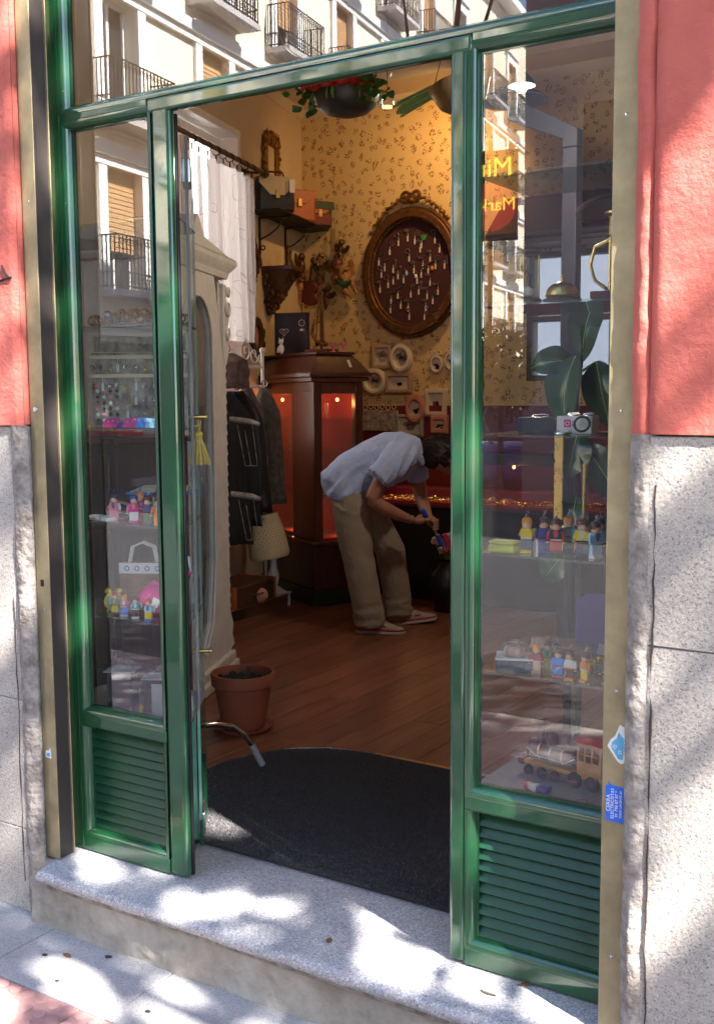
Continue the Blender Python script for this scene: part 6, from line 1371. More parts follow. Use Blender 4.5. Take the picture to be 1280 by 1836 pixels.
toy('toy figure with red hat behind the purple one', -1.075, 0.19, 1.031, 30, 'redp', 'pinkp', 'pinkp', 'pinkp', 'card', lw_)
toy('toy figure half hidden by the green post in orange', -1.025, 0.08, 1.031, 30, 'brownp', 'orange', 'orange', 'orange', 'orange', lw_)
toy('small toy figure with red hair and yellow trousers', -1.238, 0.10, 0.736, 30, 'redp', 'olivep', 'greenp', 'yellow', 'brownp', lw_, False, 0.8)
toy('small toy figure with orange hair, pink top and blue trousers', -1.188, 0.09, 0.736, 30, 'orange', 'pinkp', 'pinkp', 'bluep', 'card', lw_, False, 0.8)
toy('small toy figure in mint top and maroon trousers', -1.130, 0.08, 0.736, 30, 'brownp', 'tealp', 'card', 'dkred', 'card', lw_, False, 0.8)
toy('small toy figure with red hair, blue top and yellow trousers', -1.068, 0.07, 0.736, 20, 'redp', 'skyp', 'card', 'yellow', 'bluep', lw_, False, 0.8)

# ------------------------------------------------------------------ right window, upper shelves
hg = thing('hourglass', 'wooden hourglass with brass rods on the shelf beside the bell', 'hourglass', (0.160, 0.085, 1.631))
hg.scale = (0.92, 0.92, 0.86)
MB().lathe([(0.0, 0), (0.036, 0), (0.038, 0.006), (0.032, 0.012), (0.0, 0.012)], 24).build('base_plate', 'walnut', hg); MB().lathe([(0.0, 0.128), (0.032, 0.128), (0.038, 0.134), (0.036, 0.142), (0.0, 0.142)], 24).build('top_plate', 'walnut', hg)
for a in (0.5, 2.6, 4.7): MB().tube([(0.029*math.cos(a), 0.029*math.sin(a), 0.012), (0.029*math.cos(a), 0.029*math.sin(a), 0.128)], 0.0025, 8).build('rod', 'brass', hg)
MB().lathe([(0.0, 0.013), (0.017, 0.016), (0.021, 0.035), (0.014, 0.058), (0.0035, 0.07), (0.014, 0.082), (0.021, 0.105), (0.017, 0.124), (0.0, 0.127)], 20).build('glass_bulb', 'clear', hg)
MB().lathe([(0.0, 0.014), (0.016, 0.018), (0.017, 0.036), (0.0, 0.045)], 16).build('sand', 'paper', hg)
be = thing('service_bell', 'brass hotel service bell on the shelf above the rubber plant', 'bell', (0.246, 0.09, 1.631))
be.scale = (0.76, 0.76, 0.86)
MB().lathe([(0.0, 0.0), (0.058, 0.0), (0.060, 0.004), (0.045, 0.010), (0.0, 0.010)], 32).build('base', 'walnut', be)
MB().lathe([(0.050, 0.012), (0.052, 0.015), (0.050, 0.022), (0.044, 0.034), (0.032, 0.044), (0.016, 0.050), (0.006, 0.052), (0.006, 0.054), (0.0, 0.055)], 36).build('dome', 'brass', be); MB().lathe([(0.004, 0.054), (0.004, 0.062), (0.007, 0.064), (0.006, 0.070), (0.003, 0.073), (0.0, 0.075)], 14).build('button', 'brass', be)
sx_ = thing('brass_sextant', 'brass sextant standing on a wooden plinth at the right end of the shelf', 'sextant', (0.362, 0.115, 1.631), R(10))
MB().box(-0.05, 0.05, -0.03, 0.03, 0, 0.018).build('plinth', 'dkred', sx_, bevel=0.003)
g = MB(); g.tube([(-0.01, 0, 0.018), (-0.01, 0, 0.14)], 0.004, 8); g.tube([(0.0, 0, 0.10), (0.055, 0, 0.035)], 0.004, 8); g.tube([(0.0, 0, 0.025), (0.05, 0, 0.10)], 0.004, 8)
g.tube([(-0.045, 0, 0.12), (-0.055, 0, 0.08), (-0.045, 0, 0.045), (-0.012, 0, 0.02)], 0.004, 8); g.tube([(-0.045, 0, 0.12), (-0.01, 0, 0.135), (0.03, 0, 0.12), (0.06, 0, 0.08)], 0.004, 8); g.lathe([(0.010, 0.14), (0.014, 0.145), (0.014, 0.185), (0.024, 0.192), (0.024, 0.196), (0.0, 0.20)], 16); g.build('frame', 'brass', sx_)
MB().at((0.03, 0, 0.205)).lathe([(0.016, 0), (0.018, 0.004), (0.018, 0.02), (0.0, 0.024)], 16).build('eyepiece', 'iron', sx_)
mg = thing('magnifier', 'dark rimmed magnifying glass tilted on a stand by the sextant', 'magnifier', (0.352, 0.17, 1.632))
MB().at((-0.045, 0, 0.215), (R(72), R(-14), R(20))).torus((0, 0, 0), 0.055, 0.006, 32, 8).build('rim', 'brownp', mg); MB().at((-0.045, 0, 0.215), (R(72), R(-14), R(20))).lathe([(0, 0)], 4) if False else None
MB().at((-0.045, 0, 0.215), (R(-18), R(-14), R(20))).lathe([(0.0, -0.003), (0.052, -0.001), (0.052, 0.001), (0.0, 0.003)], 28).build('lens', 'clear', mg)
MB().tube([(0.015, 0, 0.215), (0.06, 0, 0.16), (0.045, 0, 0.02)], [0.006, 0.006, 0.006], 8).lathe([(0.0, 0), (0.03, 0), (0.028, 0.006), (0.0, 0.01)], 20, (0.045, 0, 0)).build('stand', 'iron', mg)
# shelf with white box and bangles
bx_ = thing('white_box', 'white watch box printed with a magenta square and cross', 'box', (0.262, 0.16, 1.321), R(8)); MB().box(-0.042, 0.042, -0.04, 0.04, 0, 0.042).build('box', 'card', bx_, bevel=0.0015)
MB().box(-0.024, -0.008, -0.0412, -0.0402, 0.016, 0.034).build('magenta_square', 'hot_pink', bx_, smooth=False); MB().torus((-0.016, -0.042, 0.025), 0.0045, 0.0012, 16, 5).build('ring_print', 'white', bx_); text('X', 0.016, 'dkred', bx_, (0.0, -0.0408, 0.025), (R(90), 0, 0))
bk = tag(MB().box(-0.05, 0.05, -0.035, 0.035, 0, 0.038).build('black_box', 'black', None, bevel=0.002), 'flat black box left of the white watch box', 'box', loc=(0.165, 0.17, 1.321))
def bangle(label, x, y, z, r, m, rot=(0, 0, 0), th=0.003, cat='bangle', nm='bangle'):
    o = MB().torus((0, 0, 0), r, th, 28, 6, plane='xy').build(nm, m, None); tag(o, label, cat, loc=(x, y, z), rot=rot); return o
bangle('black bangle leaning on the front of the white box', 0.292, 0.108, 1.345, 0.018, 'black', (R(70), 0, R(10)))
bangle('silver bracelet lying before the white box', 0.245, 0.105, 1.325, 0.020, 'silver', (R(8), 0, 0), 0.004); bangle('dark bracelet with silver beads lying on the shelf before the black box', 0.205, 0.10, 1.325, 0.022, 'iron', (0, 0, 0), 0.004)
o = bangle('white faced watch lying on the white box, left one', 0.255, 0.15, 1.366, 0.013, 'silver', (R(12), 0, 0), 0.003, 'watch', 'watch'); MB().lathe([(0, 0), (0.011, 0), (0.011, 0.003), (0, 0.003)], 18).build('face', 'white', o)
o = bangle('white faced watch lying on the white box, right one', 0.292, 0.152, 1.366, 0.013, 'silver', (R(12), 0, 0), 0.003, 'watch', 'watch'); MB().lathe([(0, 0), (0.011, 0), (0.011, 0.003), (0, 0.003)], 18).build('face', 'white', o)
bangle('thin silver chain bracelet lying on the black box', 0.165, 0.16, 1.362, 0.02, 'silver', (R(10), 0, 0), 0.002)
# brass rods (tall pull handle standing behind the shelves)
br = thing('brass_rail', 'tall polished brass pull rail behind the right window shelves', 'handle', (0.11, 0.42, 1.03))
MB().box(-0.016, 0.012, -0.004, 0.004, 0.0, 0.28).build('wide_bar', 'brass', br, bevel=0.003); MB().tube([(0.072, 0, 0.0), (0.072, 0, 0.20)], 0.008, 10).build('round_bar', 'brass', br); MB().box(-0.02, 0.085, -0.02, 0.02, -0.012, 0.035).build('plate', 'brass', br, bevel=0.003); MB().tube([(0.03, 0, -0.012), (0.03, 0, -1.02)], 0.012, 10).lathe([(0.09, -1.03), (0.09, -1.015), (0.02, -1.005)], 24, (0.03, 0, 0)).build('stand', 'iron', br)
ty = tag(MB().box(-0.035, 0.035, -0.022, 0.022, 0, 0.020).build('yellow_tin', 'lime', None, bevel=0.005), 'small yellow tin at the left end of the shelf in the right window', 'tin', loc=(0.105, 0.085, 1.031))
MB().box(-0.034, 0.034, -0.021, 0.021, 0.0205, 0.029).build('lid', 'lime', ty, bevel=0.004)
# lower shelf
wb_ = thing('clear_box', 'clear plastic box with white lid in the right window', 'box', (0.125, 0.11, 0.736), R(22)); MB().box(-0.045, 0.045, -0.038, 0.038, 0, 0.028).build('tub', 'greyp', wb_, bevel=0.002); MB().box(-0.047, 0.047, -0.040, 0.040, 0.0285, 0.034).build('lid', 'card', wb_, bevel=0.002)
bo = thing('wrapped_bracelet', 'pink beaded bracelet in cellophane on the white lidded box', 'bracelet', (0.128, 0.105, 0.771)); MB().lathe([(0.024, 0), (0.027, 0.008), (0.025, 0.022), (0.021, 0.024), (0.022, 0.012), (0.020, 0.0)], 24).build('band', 'pinkframe', bo); MB().lathe([(0.030, 0.0), (0.036, 0.012), (0.030, 0.03), (0.02, 0.036), (0.0, 0.034)], 14).build('cellophane', 'clear', bo)
wd_ = thing('wooden_box', 'flat brown wooden box behind the small figures', 'box', (0.195, 0.235, 0.736), R(20)); MB().box(-0.075, 0.075, -0.06, 0.06, 0, 0.034).build('box', 'box_wood', wd_, bevel=0.002); MB().box(-0.077, 0.077, -0.062, 0.062, 0.0345, 0.048).build('lid', 'box_wood', wd_, bevel=0.003)
pb = thing('purple_bag', 'purple paper gift bag with white sticker in the right window', 'gift bag', (0.268, 0.315, 0.736), R(20)); MB().box(-0.06, 0.06, -0.035, 0.035, 0, 0.155).build('bag', 'lilac', pb, bevel=0.003); MB().prism([(-0.062, 0.13), (0.062, 0.13), (0.062, 0.16), (0.03, 0.175), (-0.03, 0.175), (-0.062, 0.16)], -0.039, -0.036, 'xz').build('flap', 'lilac', pb); o = MB().box(-0.013, 0.013, -0.0372, -0.0362, 0.02, 0.046).build('sticker', 'card', pb); o.rotation_euler = (0, R(14), 0)
gd_ = MB()
for i in range(160): a = rnd.random()*6.28; r = 0.03*math.sqrt(rnd.random()); gd_.ball((r*math.cos(a), r*0.8*math.sin(a), 0.004+0.022*rnd.random()*(1-r/0.034)), 0.0032, 5, 4)
gb_ = thing('gold_beads', 'heap of gold beads with a gold clasp in the right window', 'beads', (0.320, 0.175, 0.736)); o = gd_.build('beads', 'gold_bead', gb_); o['kind'] = 'stuff'; MB().ball((0, 0, 0.035), 0.009, 10, 7).build('clasp', 'gold_bead', gb_)
# wooden toy train
tn = thing('toy_train', 'wooden toy steam locomotive with dark red boiler on the window floor', 'toy train', (0.225, 0.20, 0.441), R(-12))
MB().box(-0.11, 0.13, -0.028, 0.028, 0.026, 0.036).build('chassis', 'toy_wood', tn, bevel=0.002); MB().box(-0.125, -0.108, -0.03, 0.03, 0.022, 0.040).build('buffer_beam', 'dkred', tn, bevel=0.002)
bl = MB().tube([(-0.095, 0, 0.062), (0.035, 0, 0.062)], 0.024, 20); bl.tube([(-0.10, 0, 0.062), (-0.095, 0, 0.062)], 0.026, 20); bl.build('boiler', 'dkred', tn)
MB().lathe([(0.012, 0.085), (0.011, 0.115), (0.010, 0.118), (0.019, 0.128), (0.020, 0.135), (0.016, 0.147), (0.0, 0.152)], 18, (-0.075, 0, 0)).build('chimney', 'dkred', tn); MB().lathe([(0.010, 0.084), (0.012, 0.098), (0.007, 0.108), (0.007, 0.118), (0.0, 0.124)], 16, (0.0, 0, 0)).build('steam_dome', 'dkred', tn); MB().lathe([(0.016, 0.082), (0.016, 0.10), (0.010, 0.112), (0.0, 0.116)], 16, (-0.036, 0, 0)).build('sand_dome', 'dkred', tn)
cbn = MB(); cbn.box(0.055, 0.125, -0.032, -0.027, 0.037, 0.072).box(0.055, 0.062, -0.032, -0.027, 0.072, 0.118).box(0.118, 0.125, -0.032, -0.027, 0.072, 0.118).box(0.062, 0.118, -0.032, -0.027, 0.108, 0.118).box(0.075, 0.079, -0.0315, -0.0275, 0.072, 0.108).box(0.095, 0.101, -0.0315, -0.0275, 0.072, 0.108).box(0.062, 0.118, -0.0312, -0.0278, 0.088, 0.092); cbn.box(0.055, 0.125, 0.027, 0.032, 0.037, 0.118).box(0.055, 0.060, -0.0265, 0.0265, 0.037, 0.118); cbn.build('cab', 'toy_wood', tn, smooth=False)
MB().prism([(-0.038, 0.119), (-0.02, 0.128), (0.02, 0.128), (0.038, 0.119)], 0.045, 0.135, 'yz').build('cab_roof', 'redp', tn, bevel=0.002)
for x in (-0.09, -0.05, -0.01, 0.05, 0.10):
    for y in (-0.032, 0.032): r = 0.014 if x < 0 else 0.020; w_ = MB().at((x, y, r), (R(90), 0, 0)).lathe([(0, -0.004), (r*0.92, -0.004), (r, -0.002), (r, 0.002), (r*0.92, 0.004), (0, 0.004)], 18).build('wheel', 'black', tn); MB().at((x, y, r), (R(90), 0, 0)).lathe([(0, -0.0048), (r*0.3, -0.0048), (r*0.3, 0.0048), (0, 0.0048)], 10).build('hub', 'dkred', w_)
MB().tube([(-0.05, -0.038, 0.018), (0.06, -0.038, 0.016)], 0.003, 6).build('coupling_rod', 'dkred', tn); MB().tube([(-0.10, -0.027, 0.07), (-0.07, -0.03, 0.055), (0.02, -0.03, 0.055), (0.045, -0.028, 0.07)], 0.0016, 6).build('handrail', 'paper', tn)
bnd = MB()
for x in (-0.07, -0.035, 0.0): bnd.tube([(x, 0, 0.062), (x+0.004, 0, 0.062)], 0.0247, 20)
bnd.build('boiler_bands', 'brass', tn)
# rubber plant standing inside behind the right window
rp = thing('rubber_plant', 'rubber plant with large dark leathery leaves behind the right window', 'plant', (0.14, 0.47, 0.0))
MB().lathe([(0.0, 0), (0.10, 0), (0.13, 0.24), (0.135, 0.25), (0.12, 0.25), (0.0, 0.23)], 26).build('pot', 'terracotta', rp); MB().tube([(0, 0, 0.2), (0.01, 0.01, 0.8), (-0.01, 0, 1.4), (0.02, 0, 1.60)], [0.014, 0.012, 0.010, 0.006], 8).build('stem', 'bark', rp)
for i, (b0, tp, w_) in enumerate((((0.0, -0.02, 1.515), (-0.014, -0.05, 1.335), 0.056), ((-0.01, 0.0, 1.50), (-0.125, -0.03, 1.485), 0.042), ((0.0, 0, 1.31), (-0.012, -0.03, 1.19), 0.055), ((0.045, 0, 1.66), (0.03, -0.05, 1.50), 0.046), ((0.05, 0, 1.50), (0.10, -0.03, 1.33), 0.05), ((0.0, 0.0, 1.14), (0.02, -0.03, 0.98), 0.050), ((0.02, 0.0, 1.28), (0.13, 0.0, 1.12), 0.05), ((-0.01, 0.0, 1.0), (-0.10, 0.02, 0.90), 0.045))):
    l_ = MB(); nr_ = Vector((rnd.gauss(0, .25), -1, 0.3+rnd.gauss(0, .2))); B_, T_ = Vector(b0), Vector(tp); D_ = T_-B_; sd_ = D_.cross(nr_).normalized(); un_ = sd_.cross(D_).normalized(); n_ = 14; vs = []; fs = []; cv = rnd.uniform(0.10, 0.22)*D_.length; ph = rnd.random()*6
    for i_ in range(n_+1):
        t_ = i_/n_; hw = w_*math.sin(math.pi*min(1, t_*0.97+0.015))**0.62*(1.08-0.22*t_)
        for k_ in range(-3, 4):
            f_ = k_/3; vs.append(tuple(B_+D_*t_+sd_*hw*f_+un_*(4*cv*t_*(1-t_)+abs(f_)*hw*0.34+0.004*abs(f_)*math.sin(t_*13+ph+f_))))
    for i_ in range(n_):
        for k_ in range(6): q_ = i_*7+k_; fs.append((q_, q_+1, q_+8, q_+7))
    l_.add(vs, fs); lo_ = l_.build('leaf', 'leaf_dark', rp, ang=180)
    MB().tube([tuple(B_+D_*t_+un_*(4*cv*t_*(1-t_)-0.0006)) for t_ in [j/10 for j in range(11)]], [0.0028-0.0022*j/10 for j in range(11)], 6).tube([(0.0, 0, b0[2]-0.03), tuple(B_)], 0.0035, 6).build('midrib', 'stalk', lo_)
tsl = thing('cord_tassel', 'small yellow tassel hanging at the right edge of the right window', 'tassel', (0.375, 0.30, 1.29)); f_ = MB(); f_.tube([(0, 0, 0), (0, 0, -0.02)], 0.006, 8)
for i in range(30): a = rnd.random()*6.28; r = 0.014*math.sqrt(rnd.random()); f_.tube([(r*0.3*math.cos(a), r*0.3*math.sin(a), -0.018), (r*math.cos(a), r*math.sin(a), -0.075-rnd.random()*0.008)], 0.0016, 4)
f_.build('fringe', 'tassel', tsl)

# ------------------------------------------------------------------ left window
mg_ = thing('earring_stand', 'earring display board hung with silver charms in the left window', 'earring stand', (-1.285, 0.27, 1.321), R(24))
fr_ = MB(); fr_.box(-0.15, 0.17, 0.0, 0.008, 0.0, 0.235); fr_.build('board', 'sketch', mg_, bevel=0.002)
for z in (0.155, 0.215): MB().box(-0.155, 0.175, -0.010, -0.001, z, z+0.012).build('rail', 'cream_trim', mg_, bevel=0.001)
k_ = 0
for z in (0.065, 0.11, 0.155, 0.215):
    for i in range(11):
        if z < 0.12 and i < 4: continue
        x = -0.14+0.029*i+rnd.uniform(-0.004, 0.004); e = MB().tube([(0, 0, 0), (0.001, 0, -0.018)], 0.0009, 4)
        q = (i*3+int(z*100)) % 4
        if q == 0: e.ball((0, 0, -0.026), (0.005, 0.003, 0.008), 8, 5)
        if q == 1: e.torus((0, 0, -0.027), 0.0075, 0.0014, 14, 5)
        if q == 2: e.box(-0.004, 0.004, -0.001, 0.001, -0.042, -0.018)
        if q == 3: e.ball((0, 0, -0.022), 0.0045, 7, 5); e.ball((0, 0, -0.033), 0.006, 7, 5)
        e.build('earring', ('silver', 'silver', 'card', 'gold_bead')[q], mg_).location = (x, -0.012, z)
for i in range(7):
    for j in range(4):
        st_ = MB(); pts = []
        for a in range(10): r = 0.0085 if a % 2 == 0 else 0.0045; pts.append((r*math.cos(a*0.628), r*math.sin(a*0.628)))
        st_.prism(pts, -0.002, 0, 'xz'); st_.build('star_earring', ('silver', 'card', 'pinkp', 'silver')[(i+j) % 4], mg_).location = (-0.13+0.022*j, -0.004, 0.018+0.019*i)
mir = thing('sepia_panel', 'long sepia photo panel at the back of the left window', 'picture', (-1.30, 0.30, 1.56), R(24)); MB().box(-0.15, 0.16, 0, 0.008, 0, 0.05).build('panel', 'sketch', mir, bevel=0.001); MB().ring(rect(0.005, 0.025, 0.165, 0.033), rect(0.005, 0.025, 0.155, 0.025), -0.004, 0.009, 'xz').build('frame', 'cream_trim', mir)
gc = thing('gilt_carving', 'gilt scrolled wood carving lying along the upper shelf of the left window', 'carving', (-1.16, 0.16, 1.634), R(28)); g = MB()
for i in range(26): a = i/25*2-1; h_ = 0.024*(1-abs(a))**0.6+0.006; g.at((a*0.145, rnd.uniform(-.004, .004), 0.012+rnd.random()*h_), (0, rnd.random()*6, 0)).torus((0, 0, 0), 0.010+rnd.random()*0.004, 0.004, 12, 5)
for i in range(20): a = rnd.uniform(-1, 1); g.at((a*0.13, 0, 0.012+rnd.random()*0.03*(1-abs(a))), (0, rnd.random()*6, 0)).ball((0, 0, 0), (0.012, 0.006, 0.007), 7, 5)
g.at(); g.box(-0.15, 0.15, -0.004, 0.004, 0.0, 0.006); g.build('carving', 'gilt', gc)
for i, (x, m, w_) in enumerate(((-1.225, 'hot_pink', 0.024), (-1.145, 'hot_pink', 0.022), (-1.095, 'bluep', 0.022), (-1.062, 'skyp', 0.018))):
    t = thing('earring_card', ('pink earring card at the left of the shelf edge', 'pink earring card in the middle of the shelf edge', 'dark blue earring card on the shelf edge', 'pale blue earring card beside the green post')[i], 'earring card', (x, 0.085+0.004*i, 1.322), rot=(R(-38), 0, R(15+6*i))); MB().box(-w_, w_, 0, 0.0015, 0, 0.036).build('card', m, t)
    MB().ball((-0.008, -0.002, 0.02), 0.004, 7, 5).ball((0.008, -0.002, 0.022), 0.004, 7, 5).build('studs', 'silver', t)
bw = thing('white_dish', 'white china dish with jewellery on the left window shelf', 'dish', (-1.02, 0.13, 1.321)); MB().lathe([(0.0, 0), (0.02, 0), (0.034, 0.022), (0.038, 0.026), (0.034, 0.026), (0.018, 0.006), (0, 0.005)], 24).build('dish', 'white', bw); MB().torus((0, 0, 0.028), 0.02, 0.003, 18, 5, plane='xy').build('bracelet', 'silver', bw)
mp_ = thing('magazine_pile', 'pile of papers under the shelf in the left window', 'papers', (-1.20, 0.29, 1.105), R(25)); 
MB().box(-0.10, 0.10, -0.07, 0.07, 0.0, 0.006).build('blue_folder', 'bluep', mp_)
for i in range(4): o = MB().box(-0.085, 0.085, -0.06, 0.06, 0, 0.003).build('sheet', 'paper', mp_); o.location = (0.005*i, 0, 0.0065+0.0035*i); o.rotation_euler = (0, 0, R(4*i-6))
tc = thing('steel_cup', 'shiny steel cup with a lime green card on the left window shelf', 'cup', (-1.15, 0.28, 1.031)); MB().lathe([(0.0, 0), (0.020, 0), (0.022, 0.07), (0.020, 0.07), (0.018, 0.003), (0, 0.003)], 24).build('cup', 'chrome', tc); MB().box(0.024, 0.05, -0.001, 0.001, 0.0, 0.068).build('card', 'lime', tc)
bg = thing('leather_cuff', 'pinkish oval leather cuff standing on the left window shelf', 'bracelet', (-1.245, 0.14, 1.031), R(25)); MB().ring([(a, b+0.028) for a, b in ell(0, 0, 0.042, 0.028, 28)], [(a, b+0.028) for a, b in ell(0, 0, 0.037, 0.0235, 28)], -0.014, 0.014, 'xz').build('cuff', 'pinkframe', bg, bevel=0.002)
for i in range(3): tag(MB().torus((0, 0, 0.008), 0.020, 0.007, 22, 7, plane='xy').build('spotted_bangle', 'card', None), ('white spotted bangle at the shelf corner', 'white spotted bangle in front of the leather cuff', 'white spotted bangle beside the pink figure')[i], 'bangle', loc=(-1.30+0.035*i, 0.09-0.008*i, 1.032))
pbag = thing('photo_bag', 'clear gift bag with brown photo print and clear handles', 'gift bag', (-1.225, 0.22, 0.736), R(28)); MB().box(-0.075, 0.075, -0.02, 0.02, 0.0, 0.15).build('bag', 'box_wood', pbag, bevel=0.002); MB().box(-0.076, 0.076, -0.0215, -0.0205, 0.115, 0.15).build('label_band', 'card', pbag)
g = MB(); 
for s_ in (-1, 1): g.tube([(-0.045, s_*0.012, 0.15), (-0.035, s_*0.012, 0.20), (0, s_*0.012, 0.215), (0.035, s_*0.012, 0.20), (0.045, s_*0.012, 0.15)], 0.004, 8)
g.build('handles', 'card', pbag)
for i in range(4): MB().torus((-0.05+0.033*i, -0.0225, 0.132), 0.007, 0.0016, 12, 5).build('ring_print', 'lilac', pbag)
pink = thing('pink_pouch', 'hot pink pouch with white price label behind the small figures', 'pouch', (-1.135, 0.17, 0.736), R(20)); b_ = MB().ball((0, 0, 0.045), (0.055, 0.03, 0.047), 18, 12); b_.tube([(-0.02, 0, 0.08), (0, 0, 0.10), (0.02, 0, 0.08)], 0.008, 8); b_.build('pouch', 'hot_pink', pink); o = MB().box(-0.012, 0.012, -0.001, 0, -0.014, 0.014).build('price_label', 'card', pink); o.location = (0.015, -0.030, 0.04); o.rotation_euler = (0, R(25), 0)
clb = thing('clear_purse', 'clear vinyl purse with red bow and twin handles in the left window', 'purse', (-1.10, 0.25, 0.736), R(25)); MB().box(-0.06, 0.06, -0.025, 0.025, 0.0, 0.11).build('bag', 'clear', clb, bevel=0.006); g = MB(); g.tube([(-0.04, 0, 0.11), (-0.03, 0, 0.17), (0, 0, 0.185), (0.03, 0, 0.17), (0.04, 0, 0.11)], 0.0045, 8); g.build('handle', 'card', clb); MB().ball((-0.015, -0.01, 0.13), (0.02, 0.01, 0.014), 10, 7).ball((0.022, -0.01, 0.122), (0.022, 0.01, 0.010), 10, 7).build('bow', 'hot_pink', clb)
cl = thing('alarm_clock', 'small yellow twin bell alarm clock in the left window', 'alarm clock', (-1.268, 0.125, 0.736), R(40)); MB().at((0, 0, 0.034), (R(90), 0, 0)).lathe([(0.0, -0.012), (0.026, -0.012), (0.030, -0.008), (0.030, 0.010), (0.0, 0.012)], 28).build('case', 'yellow', cl); MB().at((0, -0.0005, 0.034), (R(90), 0, 0)).lathe([(0.0, 0.0122), (0.024, 0.0122), (0.024, 0.013), (0.0, 0.013)], 24).build('dial', 'paper', cl)
for s_ in (-1, 1): MB().ball((s_*0.017, 0, 0.066), (0.011, 0.011, 0.009), 10, 7).build('bell', 'yellow', cl); MB().tube([(s_*0.014, 0, 0.010), (s_*0.022, -0.002, 0.0)], 0.004, 6).build('foot', 'yellow', cl)
MB().tube([(0, -0.0145, 0.034), (0.0, -0.0145, 0.05)], 0.001, 4).tube([(0, -0.0145, 0.034), (0.010, -0.0145, 0.030)], 0.001, 4).build('hands', 'black', cl)
for i, (x, y, h_, lab) in enumerate(((-1.215, 0.10, 0.118, 'glass dome paperweight on a black block at the left'), (-1.085, 0.13, 0.105, 'glass dome paperweight on a white card near the green post'))):
    t = thing('paperweight_stand', lab, 'paperweight', (x, y, 0.441), R(25)); MB().box(-0.04, 0.04, -0.035, 0.035, 0, h_).build('block', 'black', t, bevel=0.002); MB().box(-0.048, 0.048, -0.043, 0.043, h_+0.0005, h_+0.003).build('card', 'dull_card', t); MB().at((0, 0, h_+0.0035)).lathe([(0.036, 0), (0.038, 0.008), (0.034, 0.022), (0.022, 0.034), (0.0, 0.039)], 28).build('dome', 'clear', t)
wc = thing('white_card', 'blank white card standing on the left window floor', 'card', (-1.035, 0.085, 0.441), R(20)); MB().box(-0.035, 0.035, 0, 0.004, 0, 0.098).build('card', 'dull_card', wc); MB().box(-0.036, 0.036, 0.005, 0.05, 0, 0.09).build('box', 'black', wc)
for i, (x, y, rz, m1, m2) in enumerate(((-1.168, 0.085, -38, 'greyp', 'greenp'), (-1.115, 0.075, -48, 'lime', 'orange'))):
    t = thing('novelty_pen', ('grey novelty pen with a green head lying on the floor', 'lime novelty pen with an orange and white head lying on the floor')[i], 'pen', (x, y, 0.447), R(rz)); MB().tube([(-0.03, 0, 0), (0.03, 0, 0), (0.045, 0, 0)], [0.0055, 0.0055, 0.001], 10).build('barrel', m1, t); MB().ball((-0.036, 0, 0.002), (0.009, 0.008, 0.008), 10, 7).ball((-0.048, 0, 0.003), (0.007, 0.007, 0.007), 10, 7).build('head', m2, t); MB().tube([(-0.031, 0, 0), (-0.02, 0, 0)], 0.0062, 10).build('collar', 'yellow' if i == 0 else 'card', t)
o = tag(MB().lathe([(0.0, 0), (0.016, 0), (0.018, 0.03), (0.010, 0.045), (0.010, 0.06), (0.0, 0.062)], 18).build('glass_bottle', 'clear', None), 'small clear bottle beside the green post in the left window', 'bottle', loc=(-0.965, 0.14, 0.441))

# more small stock in the left window
for i, (x, y, z, w_, d_, h_, m, lab) in enumerate(((-1.30, 0.28, 1.031, 0.03, 0.02, 0.05, 'indigo', 'small dark blue gift box behind the leather cuff'), (-1.22, 0.30, 1.031, 0.035, 0.02, 0.035, 'brownp', 'small brown ring box at the back of the figure shelf'), (-1.16, 0.31, 1.031, 0.025, 0.02, 0.06, 'tealp', 'narrow teal box at the back right of the figure shelf'), (-1.20, 0.12, 1.321, 0.02, 0.015, 0.016, 'lilac', 'tiny lilac ring box between the earring cards'), (-1.07, 0.16, 0.736, 0.022, 0.02, 0.045, 'orange', 'orange soap box right of the pink pouch'), (-1.30, 0.24, 0.441, 0.05, 0.03, 0.07, 'walnut', 'brown trinket box at the back of the window floor'), (-1.16, 0.26, 0.441, 0.04, 0.03, 0.10, 'dkred', 'dark red tea tin at the back of the window floor'), (-1.18, 0.26, 1.634, 0.03, 0.02, 0.06, 'brass_dull', 'small brass casket behind the gilt carving'))):
    t = thing('trinket_box', lab, 'box', (x, y, z), R(25)); MB().box(-w_, w_, -d_, d_, 0, h_*0.72).build('box', m, t, bevel=0.002); MB().box(-w_-0.001, w_+0.001, -d_-0.001, d_+0.001, h_*0.72+0.0005, h_).build('lid', m, t, bevel=0.002)
# ------------------------------------------------------------------ the person bending over the vase
pe = thing('person', 'person in pale blue polo shirt and khaki trousers bending forward over a vase', 'person', (-2.1, 3.3, 0.0), YAW)
# local x to the right of the picture, local y away from the camera, z up
def wr(amp, sc, seed):
    def f(co): return amp*(mnoise.noise(Vector((co.x*sc, co.y*sc*0.6, co.z*sc+seed)))+0.5*mnoise.noise(Vector((co.x*sc*2.3, co.y*sc*2, co.z*sc*2.1+seed))))
    return f
b = MB()   # skin: head, neck, arms, hands and an inner trunk that joins them
b.ball((0.265, 0.0, 1.045), (0.098, 0.076, 0.088), 18, 14); b.ball((0.30, 0, 0.985), (0.055, 0.055, 0.055), 14, 10); b.tube([(0.08, 0, 1.08), (0.16, 0, 1.07), (0.24, 0, 1.05)], [0.06, 0.052, 0.055], 12)
b.tube([(0.325, 0, 0.985), (0.348, 0, 0.962)], [0.016, 0.010], 8); b.ball((0.30, -0.072, 1.03), (0.022, 0.012, 0.028), 8, 6); b.ball((0.30, 0.072, 1.03), (0.022, 0.012, 0.028), 8, 6); b.ball((0.345, -0.028, 1.0), 0.011, 8, 6); b.ball((0.345, 0.028, 1.0), 0.011, 8, 6); b.ball((0.33, 0, 0.945), (0.014, 0.022, 0.010), 8, 6)
